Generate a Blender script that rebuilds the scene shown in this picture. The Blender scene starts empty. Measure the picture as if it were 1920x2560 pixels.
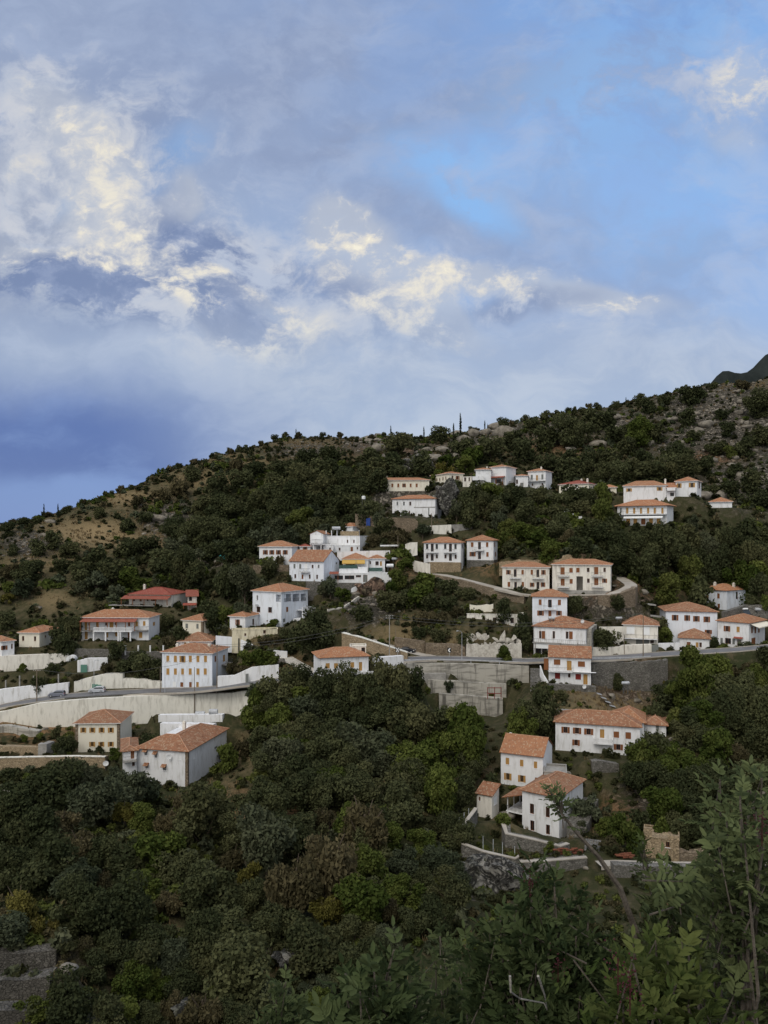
import bpy, math, random
import numpy as np
from mathutils import Vector, Matrix
random.seed(7); RNG = np.random.default_rng(7)
SC = bpy.context.scene; COL = SC.collection
R = math.radians
F = 1923.0; H0 = 1340.0           # focal length in photo pixels, eye-level row of the photograph
# ------------------------------------------------------------------ camera
cd = bpy.data.cameras.new('camera'); cam = bpy.data.objects.new('camera', cd); COL.objects.link(cam)
cd.sensor_fit = 'HORIZONTAL'; cd.sensor_width = 36.0; cd.lens = 36.0 * F / 1920.0
cd.shift_y = (H0 - 1280.0) / 1920.0
cd.clip_start = 0.1; cd.clip_end = 20000
cam.location = (0, 0, 0); cam.rotation_euler = (R(90), 0, 0); SC.camera = cam
SC.view_settings.view_transform = 'Standard'; SC.view_settings.look = 'None'
SC.view_settings.exposure = 0.0; SC.view_settings.gamma = 1.0; SC.view_settings.use_curve_mapping = False
SC.cycles.max_bounces = 5; SC.cycles.diffuse_bounces = 3; SC.cycles.glossy_bounces = 2; SC.cycles.transparent_max_bounces = 6
# ------------------------------------------------------------------ sun behind a broken overcast, high behind the left shoulder
SUN_AZ, SUN_EL = R(-152), R(50)   # azimuth from +Y towards +X
sl = bpy.data.lights.new('sun', 'SUN'); sl.energy = 1.1; sl.angle = R(26); sl.color = (1.0, 0.95, 0.88)
so = bpy.data.objects.new('sun', sl); COL.objects.link(so)
sd = Vector((math.sin(SUN_AZ) * math.cos(SUN_EL), math.cos(SUN_AZ) * math.cos(SUN_EL), math.sin(SUN_EL)))
so.rotation_euler = sd.to_track_quat('Z', 'Y').to_euler()

# ------------------------------------------------------------------ node helpers
class NT:
    def __init__(s, tree): s.t = tree; s.n = tree.nodes; s.l = tree.links
    def new(s, typ, **kw):
        nd = s.n.new(typ)
        for k, v in kw.items(): setattr(nd, k, v)
        return nd
    def put(s, sock, v):
        if hasattr(v, 'is_output'): s.l.new(v, sock)
        elif isinstance(v, (tuple, list)):
            if len(sock.default_value) == 4 and len(v) == 3: v = (*v, 1)
            sock.default_value = v
        else: sock.default_value = v
    def m(s, op, a, b=0.0, c=0.0, clamp=False):
        nd = s.new('ShaderNodeMath', operation=op); nd.use_clamp = clamp
        for i, v in enumerate((a, b, c)): s.put(nd.inputs[i], v)
        return nd.outputs[0]
    def vm(s, op, a, b=(0, 0, 0)):
        nd = s.new('ShaderNodeVectorMath', operation=op); s.put(nd.inputs[0], a)
        if op == 'SCALE': s.put(nd.inputs['Scale'], b)
        else: s.put(nd.inputs[1], b)
        return nd.outputs[0]
    def mix(s, f, a, b, mode='MIX'):
        nd = s.new('ShaderNodeMix', data_type='RGBA', blend_type=mode)
        s.put(nd.inputs[0], f); s.put(nd.inputs[6], a); s.put(nd.inputs[7], b)
        return nd.outputs[2]
    def noise(s, vec, scale, detail=4, rough=0.55, dist=0.0, out=0):
        nd = s.new('ShaderNodeTexNoise'); s.put(nd.inputs['Vector'], vec)
        nd.inputs['Scale'].default_value = scale; nd.inputs['Detail'].default_value = detail
        nd.inputs['Roughness'].default_value = rough; nd.inputs['Distortion'].default_value = dist
        return nd.outputs[out]
    def ramp(s, f, lo, hi, a=0.0, b=1.0, smooth=True):
        nd = s.new('ShaderNodeMapRange'); nd.interpolation_type = 'SMOOTHSTEP' if smooth else 'LINEAR'
        for i, v in enumerate((f, lo, hi, a, b)): s.put(nd.inputs[i], v)
        return nd.outputs[0]
    def sep(s, v):
        nd = s.new('ShaderNodeSeparateXYZ'); s.put(nd.inputs[0], v); return nd.outputs
    def comb(s, x, y, z=0.0):
        nd = s.new('ShaderNodeCombineXYZ')
        for i, v in enumerate((x, y, z)): s.put(nd.inputs[i], v)
        return nd.outputs[0]

def srgb(r, g, b):
    f = lambda c: (c / 255 / 12.92) if c / 255 <= 0.04045 else ((c / 255 + 0.055) / 1.055) ** 2.4
    return (f(r), f(g), f(b))
# ------------------------------------------------------------------ sky: clear-air model behind a broken cloud deck, laid out by direction
def make_sky():
    w = bpy.data.worlds.new('World'); SC.world = w; w.use_nodes = True
    nt = NT(w.node_tree); bg = w.node_tree.nodes['Background']
    d = nt.new('ShaderNodeTexCoord').outputs['Generated']; x, y, z = nt.sep(d)
    yy = nt.m('MAXIMUM', y, 0.22); U = nt.m('MULTIPLY_ADD', nt.m('DIVIDE', x, yy), 1.923, .96); V = nt.m('MULTIPLY_ADD', nt.m('DIVIDE', z, yy), -1.923, 1.34)
    P = nt.comb(U, V, 0)
    w1 = nt.vm('SUBTRACT', nt.noise(P, 1.8, 4, .6, out=1), (.5, .5, .5)); w2 = nt.vm('SUBTRACT', nt.noise(P, 7.0, 4, .65, out=1), (.5, .5, .5))
    S = nt.vm('ADD', P, nt.vm('ADD', nt.vm('SCALE', w1, .2), nt.vm('SCALE', w2, .05)))
    def blob(cx, cy, sx, sy, rot=0.0, src=S):
        m = nt.new('ShaderNodeMapping', vector_type='TEXTURE'); nt.put(m.inputs[0], src)
        m.inputs[1].default_value = (cx, cy, 0); m.inputs[2].default_value = (0, 0, R(rot)); m.inputs[3].default_value = (sx, sy, 1)
        g = nt.new('ShaderNodeTexGradient', gradient_type='SPHERICAL'); nt.put(g.inputs[0], m.outputs[0])
        return nt.ramp(g.outputs['Fac'], 0, 1)
    def total(lst, src=S):
        s = None
        for b in lst:
            v = nt.m('MULTIPLY', blob(*b[:5], src=src), b[5]); s = v if s is None else nt.m('ADD', s, v)
        return s
    C = srgb
    u_, v_, _ = nt.sep(S)
    # textures: drawn-out veils, tufts, fine grain
    mp = nt.new('ShaderNodeMapping'); nt.put(mp.inputs[0], nt.vm('ADD', P, nt.vm('SCALE', w1, .35))); mp.inputs[2].default_value = (0, 0, R(20)); mp.inputs[3].default_value = (1.0, 2.0, 1)
    na = nt.noise(mp.outputs[0], 1.6, 7, .6); nb = nt.noise(nt.vm('ADD', mp.outputs[0], (7, 3, 0)), 3.0, 8, .62)
    Q = nt.vm('MULTIPLY', nt.vm('ADD', P, nt.vm('ADD', nt.vm('SCALE', w1, .2), nt.vm('SCALE', w2, .045))), (1, 1.35, 1))
    nc = nt.noise(Q, 5.2, 9, .62); nd_ = nt.noise(nt.vm('ADD', Q, (3, 9, 0)), 13.0, 7, .66)
    tex = nt.m('ADD', nt.m('MULTIPLY', nc, .62), nt.m('MULTIPLY', nd_, .38))
    # broad tones
    top = nt.mix(nt.ramp(u_, .1, 1.5), C(152, 166, 196), C(126, 164, 222)); mid = nt.mix(nt.ramp(u_, 0, 1.4), C(168, 174, 190), C(148, 182, 232)); low = nt.mix(nt.ramp(u_, .1, 1.2), C(148, 165, 198), C(164, 182, 214))
    c = nt.mix(nt.ramp(v_, .05, .6), top, mid); c = nt.mix(nt.ramp(v_, .6, .98), c, low)
    c = nt.mix(nt.ramp(na, .42, .62, 0, .6), c, C(146, 161, 194)); c = nt.mix(nt.ramp(nb, .46, .68, 0, .5), c, C(182, 195, 222))
    # heavy soft grey-blue sheets
    gr = total([(.78, .1, 1.0, .34, 8, .75), (.72, .36, .6, .3, 20, .95), (1.15, .27, .55, .1, -13, .8), (1.15, .6, .6, .2, 6, .55), (.1, .1, .5, .3, 0, .4), (1.6, .64, .5, .14, 0, .3), (.05, .5, .3, .3, 0, .5)])
    c = nt.mix(nt.m('MULTIPLY', gr, nt.ramp(na, .3, .6, .45, 1), clamp=True), c, nt.mix(nt.ramp(tex, .42, .6), C(144, 158, 190), C(160, 173, 202)))
    # clear blue openings
    bl = total([(1.08, .41, .26, .13, 18, 1.0), (1.2, .53, .2, .08, 22, 1.3), (1.7, .5, .36, .22, -20, .8), (1.42, .32, .5, .22, -12, .8), (1.7, .1, .7, .3, 0, .75), (.42, .4, .1, .2, 65, .8), (.68, .79, .12, .05, 10, 1.0), (.2, .5, .12, .05, 0, .5)])
    c = nt.mix(nt.m('MULTIPLY', bl, nt.ramp(tex, .6, .42, .1, .8), clamp=True), c, C(143, 186, 238))
    # broken, softly lit cloud: a pale field first, then cream where it is thin
    env = total([(.75, .9, .6, .12, 6, .6), (.25, .42, .65, .42, 20, .95), (.4, .68, .85, .3, 18, 1.0), (.95, .74, .65, .24, 14, .8), (1.3, .72, .5, .14, 4, .5), (1.85, .28, .3, .28, 30, .7), (.1, .24, .35, .2, 20, .6), (1.6, .8, .5, .14, 0, .4), (1.55, .22, .5, .12, -10, .35)])
    ev = nt.m('MINIMUM', env, 1.0)
    pale = nt.ramp(nt.m('ADD', tex, nt.m('MULTIPLY', nt.m('SUBTRACT', ev, .5), .16)), .47, .62)
    c = nt.mix(nt.m('MULTIPLY', nt.m('MULTIPLY', pale, ev), .85), c, nt.mix(nt.ramp(nb, .4, .6), C(190, 197, 214), C(212, 212, 218)))
    lit = total([(.13, .27, .3, .13, 25, .65), (.27, .4, .22, .1, 22, .8), (.28, .55, .22, .13, 25, 1.2), (.48, .47, .1, .08, 40, .9), (.44, .52, .09, .07, 0, .8), (.22, .65, .44, .06, 6, 1.1), (.47, .70, .36, .09, 30, 1.3), (.57, .79, .3, .12, 30, 1.1), (.69, .82, .3, .13, 10, 1.0),
                 (.9, .62, .3, .15, 32, 1.05), (.84, .55, .16, .1, 40, .6), (.98, .75, .32, .12, 22, .95), (1.1, .81, .3, .1, 20, .85), (1.36, .71, .34, .09, 8, .75), (1.6, .75, .3, .08, 5, .5), (1.14, .7, .2, .06, 8, .8), (1.88, .22, .2, .18, 40, .7), (1.84, .36, .2, .07, 10, .45), (.05, .42, .25, .14, 0, .55), (1.5, .84, .35, .06, 0, .35)])
    tex2 = nt.m('ADD', nt.m('MULTIPLY', nc, .45), nt.m('MULTIPLY', nd_, .55))
    le = nt.ramp(lit, .02, .95); lf = nt.m('MULTIPLY', le, nt.ramp(tex2, .455, .65, .14, 1.06))
    c = nt.mix(nt.ramp(le, 0, 1, 0, .6), c, C(196, 199, 208))
    c = nt.mix(nt.ramp(lf, .1, .6, 0, .8), c, C(224, 219, 214)); c = nt.mix(nt.ramp(lf, .42, 1.0, 0, .82), c, C(246, 236, 216)); c = nt.mix(nt.ramp(lf, .88, 1.15), c, C(255, 247, 226))
    # darker ragged tufts in front
    dk = total([(.32, .735, .5, .15, 6, 1.7), (.53, .62, .3, .1, 16, 1.4), (.1, .7, .34, .1, 0, .9), (.66, .85, .2, .08, 20, .75), (.98, .83, .26, .07, 0, .75), (1.05, .9, .2, .07, -30, .8), (1.32, .76, .24, .05, -14, .9), (.85, .72, .24, .09, 20, .7), (.72, .97, .34, .08, 8, .6), (.6, .84, .16, .09, 30, .8), (.4, .4, .3, .14, 70, .4)])
    c = nt.mix(nt.m('MULTIPLY', nt.m('MULTIPLY', dk, nt.ramp(tex, .59, .44), clamp=True), .92), c, nt.mix(nt.ramp(nd_, .4, .6), C(118, 134, 172), C(138, 152, 186)))
    # pale layer above the hill, and the deep blue rain band low on the left
    c = nt.mix(nt.m('MULTIPLY', nt.ramp(v_, .7, .95), nt.ramp(u_, .1, .7, .45, .85)), c, nt.mix(nt.ramp(nb, .38, .64), C(166, 180, 206), C(188, 197, 214)))
    # V is used unwarped here: the rain band's edge is level
    band = nt.m('MULTIPLY', nt.ramp(nt.m('ADD', v_, nt.m('MULTIPLY', nt.m('SUBTRACT', nb, .5), .12)), .88, 1.06), nt.ramp(nt.m('ADD', u_, nt.m('MULTIPLY', nt.m('SUBTRACT', v_, 1.0), -1.0)), .85, .1))
    c = nt.mix(nt.m('MULTIPLY', band, .95), c, nt.mix(nt.ramp(nb, .38, .64), C(84, 107, 168), C(104, 128, 184)))
    c = nt.mix(nt.m('MULTIPLY', nt.ramp(nt.m('ADD', V, nt.m('MULTIPLY', nt.m('SUBTRACT', nb, .5), .08)), 1.15, 1.22), nt.ramp(u_, .9, .2, 0, .85)), c, C(122, 148, 202))
    # the half of the sky behind the viewer: high thin cloud, brightest round the hidden sun
    sunv = nt.new('ShaderNodeVectorMath', operation='DOT_PRODUCT'); nt.put(sunv.inputs[0], d); sunv.inputs[1].default_value = tuple(sd)
    nz = nt.noise(d, 2.2, 6, .6)
    back = nt.mix(nt.ramp(nz, .38, .62), (.5, .57, .7), (.76, .78, .82)); back = nt.mix(nt.ramp(sunv.outputs['Value'], .55, 1.0, 0, .9), back, (1.7, 1.58, 1.4))
    c = nt.mix(nt.ramp(y, .34, .1), c, back)
    c = nt.mix(nt.ramp(z, -.02, -.2), c, (.05, .05, .045))
    sky = nt.new('ShaderNodeTexSky', sky_type='NISHITA'); sky.sun_disc = False; sky.sun_elevation = SUN_EL; sky.sun_rotation = SUN_AZ; sky.altitude = 300
    c = nt.mix(.08, c, nt.vm('MULTIPLY', sky.outputs[0], (.12, .12, .12)))
    nt.put(bg.inputs[0], nt.vm('MULTIPLY', c, (10.25, 10.4, 10.3))); bg.inputs[1].default_value = 0.1
    w.cycles.sampling_method = 'MANUAL'; w.cycles.sample_map_resolution = 512
make_sky()

# ------------------------------------------------------------------ materials
def mat(name, build=None, base=(0.5, 0.5, 0.5), rough=0.85, spec=0.2):
    m = bpy.data.materials.new(name); m.use_nodes = True
    nt = NT(m.node_tree); b = m.node_tree.nodes['Principled BSDF']
    b.inputs['Base Color'].default_value = (*base, 1); b.inputs['Roughness'].default_value = rough
    b.inputs['Specular IOR Level'].default_value = spec
    if build: build(nt, b)
    return m
def objcoord(nt): return nt.new('ShaderNodeTexCoord').outputs['Object']
def worldpos(nt): return nt.new('ShaderNodeNewGeometry').outputs['Position']
def bump(nt, b, h, strength=0.4, dist=0.05):
    nd = nt.new('ShaderNodeBump'); nd.inputs['Strength'].default_value = strength; nd.inputs['Distance'].default_value = dist
    nt.put(nd.inputs['Height'], h); nt.l.new(nd.outputs[0], b.inputs['Normal'])
def plaster(base, stain, amount=0.5):
    def f(nt, b):
        p = worldpos(nt); x, y, z = nt.sep(p)
        n1 = nt.noise(p, 0.35, 5, 0.6); n2 = nt.noise(nt.comb(x, y, nt.m('MULTIPLY', z, 0.22)), 1.3, 5, 0.65); n3 = nt.noise(p, 7.0, 3)
        oi = nt.new('ShaderNodeObjectInfo').outputs['Random']; a = nt.m('MULTIPLY', nt.m('MULTIPLY', nt.ramp(n2, 0.46, 0.7), amount), nt.m('MULTIPLY_ADD', oi, .7, .55), clamp=True)
        c = nt.mix(a, base, stain)
        c = nt.mix(nt.m('MULTIPLY', nt.ramp(n1, 0.45, 0.75), amount * 0.5), c, tuple(v * 0.82 for v in base))
        nt.put(b.inputs['Base Color'], nt.mix(nt.ramp(n3, 0.2, 0.9, 0, 0.12), c, tuple(v * 0.8 for v in base)))
        bump(nt, b, n3, 0.25, 0.03)
    return f
def tiles(base, dark, pale, old=0.5):
    def f(nt, b):
        uv = nt.new('ShaderNodeUVMap').outputs[0]; u, v, _ = nt.sep(uv)
        p = worldpos(nt)
        cu = nt.m('DIVIDE', u, 0.24); cv = nt.m('DIVIDE', v, 0.36)
        cell = nt.comb(nt.m('FLOOR', cu), nt.m('FLOOR', cv), 0)
        wn = nt.new('ShaderNodeTexWhiteNoise', noise_dimensions='2D'); nt.put(wn.inputs[0], cell)
        r = wn.outputs[0]
        c = nt.mix(nt.ramp(r, 0.0, 1.0, 0, 0.8, False), base, dark)
        c = nt.mix(nt.m('MULTIPLY', nt.m('GREATER_THAN', r, 1.0 - 0.22 * old), 0.85), c, pale)
        n = nt.noise(p, 1.4, 6, 0.75); c = nt.mix(nt.ramp(n, 0.5, 0.75, 0, 0.5 * old), c, pale)
        n = nt.noise(p, 0.9, 6, 0.7, 0.4); c = nt.mix(nt.ramp(n, 0.52, 0.72, 0, 0.75 * old), c, tuple(x * 0.42 for x in dark))
        oi = nt.new('ShaderNodeObjectInfo').outputs['Random']; c = nt.mix(nt.m('MULTIPLY', oi, .55), c, nt.mix(.5, c, (.24, .16, .105))); c = nt.mix(nt.m('MULTIPLY', nt.m('FRACT', nt.m('MULTIPLY', oi, 5.7)), .35), c, nt.vm('SCALE', c, .62))
        wave = nt.m('ABSOLUTE', nt.m('SUBTRACT', nt.m('FRACT', cu), 0.5))
        c = nt.mix(nt.ramp(wave, 0.32, 0.5, 0, 0.6), c, tuple(x * 0.35 for x in dark))
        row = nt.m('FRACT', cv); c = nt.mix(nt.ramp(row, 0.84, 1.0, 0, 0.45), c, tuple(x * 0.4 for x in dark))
        nt.put(b.inputs['Base Color'], c)
        bump(nt, b, nt.m('ADD', nt.m('MULTIPLY', wave, -0.16), nt.m('MULTIPLY', row, -0.05)), 0.9, 0.6)
    return f
def stone(base, dark, scale=1.6, pale=None):
    def f(nt, b):
        p = worldpos(nt); p = nt.vm('ADD', p, nt.vm('SCALE', nt.noise(p, 1.2, 3, out=1), 0.5))
        vo = nt.new('ShaderNodeTexVoronoi'); nt.put(vo.inputs['Vector'], nt.vm('MULTIPLY', p, (1, 1, 1.5))); vo.inputs['Scale'].default_value = scale
        ve = nt.new('ShaderNodeTexVoronoi', feature='DISTANCE_TO_EDGE'); nt.put(ve.inputs['Vector'], nt.vm('MULTIPLY', p, (1, 1, 1.5))); ve.inputs['Scale'].default_value = scale
        cr, cg, cb = nt.sep(vo.outputs['Color'])
        c = nt.mix(cr, base, dark); c = nt.mix(nt.ramp(cg, 0.6, 1, 0, 0.7), c, pale or tuple(min(1, v * 1.5) for v in base))
        c = nt.mix(nt.ramp(ve.outputs['Distance'], 0.0, 0.09, 0.8, 0), c, tuple(v * 0.4 for v in dark))
        n = nt.noise(p, 0.3, 5, 0.65); c = nt.mix(nt.ramp(n, 0.45, 0.75, 0, 0.6), c, tuple(v * 0.6 for v in dark))
        nt.put(b.inputs['Base Color'], c); bump(nt, b, nt.ramp(ve.outputs['Distance'], 0, 0.12), 0.7, 0.15)
    return f
def streaky(base, dark, amount=0.8):
    def f(nt, b):
        p = worldpos(nt); x, y, z = nt.sep(p)
        n = nt.noise(nt.comb(x, y, nt.m('MULTIPLY', z, 0.1)), 0.8, 6, 0.7); n2 = nt.noise(nt.comb(x, y, nt.m('MULTIPLY', z, 6.0)), 0.25, 4)
        n3 = nt.noise(p, 0.25, 5)
        c = nt.mix(nt.m('MULTIPLY', nt.ramp(n, 0.48, 0.66), amount), base, dark)
        c = nt.mix(nt.ramp(n2, 0.48, 0.62, 0, 0.55), c, dark); c = nt.mix(nt.ramp(n3, 0.5, 0.7, 0, 0.4), c, tuple(min(1, v * 1.35) for v in base))
        nt.put(b.inputs['Base Color'], c); bump(nt, b, n2, 0.3, 0.05)
    return f
def wood(base, dark):
    def f(nt, b):
        p = worldpos(nt); x, y, z = nt.sep(p)
        n = nt.noise(nt.comb(x, y, nt.m('MULTIPLY', z, 9.0)), 2.0, 3); nt.put(b.inputs['Base Color'], nt.mix(n, base, dark))
    return f
def mottled(base, dark, scale=0.6):
    def f(nt, b):
        p = worldpos(nt); n = nt.noise(p, scale, 6, 0.65); n2 = nt.noise(p, scale * 9, 3)
        c = nt.mix(nt.ramp(n, 0.35, 0.7), base, dark); nt.put(b.inputs['Base Color'], nt.mix(nt.ramp(n2, 0.3, 0.8, 0, 0.35), c, dark)); bump(nt, b, n2, 0.3, 0.05)
    return f
M = {}
M['white'] = mat('white_plaster', plaster((0.7, 0.705, 0.725), (0.42, 0.41, 0.385), 0.75))
M['bluewhite'] = mat('cool_white_plaster', plaster((0.68, 0.715, 0.78), (0.44, 0.45, 0.46), 0.65))
M['cream'] = mat('cream_plaster', plaster((0.7, 0.66, 0.56), (0.5, 0.45, 0.36), 0.6))
M['oldwhite'] = mat('weathered_white_plaster', plaster((0.68, 0.65, 0.59), (0.34, 0.31, 0.27), 0.9))
M['limewall'] = mat('limewashed_concrete', plaster((0.68, 0.66, 0.6), (0.33, 0.31, 0.265), 0.95))
M['yellowold'] = mat('stained_yellow_plaster', plaster((0.64, 0.59, 0.45), (0.33, 0.29, 0.2), 0.95))
M['conc'] = mat('concrete', streaky((0.37, 0.35, 0.31), (0.1, 0.094, 0.082), 0.95))
M['greyconc'] = mat('plain_concrete', mottled((0.34, 0.33, 0.31), (0.2, 0.19, 0.18)))
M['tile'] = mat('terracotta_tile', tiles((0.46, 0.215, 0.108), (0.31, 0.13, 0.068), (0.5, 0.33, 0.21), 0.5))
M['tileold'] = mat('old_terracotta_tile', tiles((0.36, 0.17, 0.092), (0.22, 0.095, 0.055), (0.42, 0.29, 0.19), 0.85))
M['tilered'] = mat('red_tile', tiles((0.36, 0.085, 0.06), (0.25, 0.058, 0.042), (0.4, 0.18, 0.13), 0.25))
M['ridge'] = mat('ridge_tile_clay', mottled((0.48, 0.29, 0.19), (0.3, 0.15, 0.09), 2.0))
M['stone'] = mat('rubble_stone', stone((0.26, 0.205, 0.145), (0.16, 0.125, 0.09), 2.0, (.32, .26, .19)))
M['greystone'] = mat('grey_rubble_stone', stone((0.2, 0.19, 0.172), (0.115, 0.108, 0.096), 2.7, (.25, .24, .22)))
M['darkstone'] = mat('dark_dry_stone', stone((0.12, 0.112, 0.1), (0.07, 0.066, 0.058), 3.2, (.16, .15, .135)))
M['tanstone'] = mat('tan_stone', stone((0.38, 0.295, 0.19), (0.28, 0.215, 0.14), 2.2, (.42, .34, .23)))
M['ochre'] = mat('ochre_wood', wood((0.43, 0.25, 0.08), (0.31, 0.17, 0.055)))
M['brown'] = mat('brown_wood', wood((0.25, 0.1, 0.04), (0.14, 0.055, 0.025)))
M['darkred'] = mat('dark_red_paint', wood((0.22, 0.03, 0.025), (0.12, 0.02, 0.018)))
M['greywood'] = mat('grey_shutter_paint', wood((0.2, 0.21, 0.2), (0.12, 0.125, 0.12)))
M['whitepaint'] = mat('white_paint', wood((0.78, 0.79, 0.8), (0.66, 0.67, 0.68)), rough=0.5)
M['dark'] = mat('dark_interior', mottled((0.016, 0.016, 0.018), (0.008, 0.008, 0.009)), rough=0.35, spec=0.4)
M['green'] = mat('green_door_paint', wood((0.11, 0.24, 0.19), (0.07, 0.16, 0.13)))
M['blue'] = mat('blue_door_paint', wood((0.035, 0.08, 0.3), (0.025, 0.05, 0.2)))
M['iron'] = mat('grey_iron', mottled((0.12, 0.12, 0.12), (0.06, 0.06, 0.06), 3), rough=0.5)
M['metal'] = mat('galvanised_metal', mottled((0.45, 0.47, 0.5), (0.3, 0.31, 0.33), 2), rough=0.4, spec=0.5)
M['yellow'] = mat('yellow_canvas', wood((0.52, 0.34, 0.1), (0.42, 0.26, 0.07)))
M['redcanvas'] = mat('red_canvas', wood((0.38, 0.05, 0.045), (0.26, 0.035, 0.03)))
def _glass(nt, b): b.inputs['Transmission Weight'].default_value = 0.5; nt.put(b.inputs['Base Color'], nt.mix(nt.noise(worldpos(nt), 1.0, 2), (0.12, 0.2, 0.18), (0.07, 0.13, 0.12)))
M['glass'] = mat('green_balcony_glass', _glass, rough=0.12, spec=0.5)
M['asphalt'] = mat('asphalt', mottled((0.17, 0.17, 0.18), (0.12, 0.12, 0.125), 0.35))
M['roadconc'] = mat('concrete_paving', mottled((0.4, 0.37, 0.33), (0.28, 0.25, 0.21), 0.3))
M['pole'] = mat('pole_concrete', mottled((0.33, 0.31, 0.28), (0.22, 0.2, 0.18), 2))
M['woodpole'] = mat('weathered_pole_wood', wood((0.2, 0.16, 0.12), (0.12, 0.095, 0.07)))
M['bark'] = mat('bark', mottled((0.11, 0.085, 0.06), (0.05, 0.04, 0.03), 5))
M['rubber'] = mat('tyre_rubber', mottled((0.02, 0.02, 0.02), (0.012, 0.012, 0.012), 8))
M['rubble'] = mat('broken_plaster', mottled((0.6, 0.57, 0.51), (0.33, 0.3, 0.26), 1.2))
M['turq'] = mat('turquoise_paint', mottled((0.05, 0.33, 0.33), (0.03, 0.2, 0.22), 1))
M['orangepaint'] = mat('terracotta_clay', mottled((0.17, 0.06, 0.035), (0.1, 0.04, 0.024), 4))
M['machine'] = mat('yellow_machine_paint', mottled((0.5, 0.3, 0.06), (0.3, 0.18, 0.04), 1))

# ------------------------------------------------------------------ mesh helpers
class MB:
    def __init__(s): s.v = []; s.f = []; s.mi = []; s.uv = []
    def face(s, pts, mi=0, uv=None):
        i = len(s.v); s.v += [tuple(p) for p in pts]; s.f.append(tuple(range(i, i + len(pts)))); s.mi.append(mi); s.uv.append(uv or [(0, 0)] * len(pts))
    def box(s, x0, x1, y0, y1, z0, z1, mi=0, T=None):
        c = [(x, y, z) for z in (z0, z1) for x, y in ((x0, y0), (x1, y0), (x1, y1), (x0, y1))]
        if T: c = [T(p) for p in c]
        for q in ((3, 2, 1, 0), (4, 5, 6, 7), (0, 1, 5, 4), (1, 2, 6, 5), (2, 3, 7, 6), (3, 0, 4, 7)): s.face([c[k] for k in q], mi)
    def tube(s, pts, rad, n=6, mi=0, cap=True):
        pts = [Vector(p) for p in pts]; rs = rad if isinstance(rad, (list, tuple)) else [rad] * len(pts)
        rings = []
        for i, p in enumerate(pts):
            t = (pts[min(i + 1, len(pts) - 1)] - pts[max(i - 1, 0)]).normalized()
            a = t.orthogonal().normalized() if i == 0 else (a - t * a.dot(t)).normalized()
            bb = t.cross(a)
            rings.append([p + (a * math.cos(2 * math.pi * k / n) + bb * math.sin(2 * math.pi * k / n)) * rs[i] for k in range(n)])
        i0 = len(s.v)
        for rg in rings: s.v += [tuple(p) for p in rg]
        for i in range(len(rings) - 1):
            for k in range(n):
                k2 = (k + 1) % n; a0 = i0 + i * n
                s.f.append((a0 + k, a0 + k2, a0 + n + k2, a0 + n + k)); s.mi.append(mi); s.uv.append([(0, 0)] * 4)
        if cap:
            s.f.append(tuple(i0 + k for k in reversed(range(n)))); s.mi.append(mi); s.uv.append([(0, 0)] * n)
            s.f.append(tuple(i0 + (len(rings) - 1) * n + k for k in range(n))); s.mi.append(mi); s.uv.append([(0, 0)] * n)
    def build(s, name, mats, parent=None, smooth=False, loc=None, rz=0.0):
        me = bpy.data.meshes.new(name); me.from_pydata(s.v, [], s.f)
        mats = mats if isinstance(mats, (list, tuple)) else [mats]
        for m in mats: me.materials.append(m)
        me.polygons.foreach_set('material_index', s.mi)
        ul = me.uv_layers.new(name='UVMap'); ul.data.foreach_set('uv', [c for q in s.uv for p in q for c in p])
        if smooth: me.polygons.foreach_set('use_smooth', [True] * len(me.polygons))
        me.update()
        o = bpy.data.objects.new(name, me); COL.objects.link(o)
        if parent: o.parent = parent
        if loc is not None: o.location = loc; o.rotation_euler.z = rz
        return o
def tag(o, label=None, cat=None, group=None, kind=None):
    if label: o['label'] = label
    if cat: o['category'] = cat; o['kind'] = 'thing'
    if group: o['group'] = group
    if kind: o['kind'] = kind
    return o
def empty(name, loc=(0, 0, 0), rz=0.0, label=None, cat=None, group=None):
    o = bpy.data.objects.new(name, None); COL.objects.link(o); o.location = loc; o.rotation_euler.z = rz
    o.empty_display_size = 0.3
    return tag(o, label, cat, group)
# photo measurements: crop id -> (left, top, photo pixels per crop pixel)
CR = {0: (0, 0, 1.0), 1: (0, 1400, 480 / 1659), 2: (380, 1400, 480 / 1659), 3: (620, 1280, 400 / 1659), 4: (900, 1130, 400 / 1659), 5: (1240, 1150, 680 / 1659),
      6: (1020, 1320, 540 / 1659), 7: (1280, 1420, 640 / 1659), 8: (1100, 1720, 820 / 1659), 9: (700, 1540, 660 / 1659), 'F': (0, 0, 1920 / 1659)}
def uvp(c, x, y): a = CR[c]; return a[0] + x * a[2], a[1] + y * a[2]
def at(u, v, d): return Vector(((u - 960) / F * d, d, (H0 - v) / F * d))
def atc(c, x, y, d): return at(*uvp(c, x, y), d)
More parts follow.
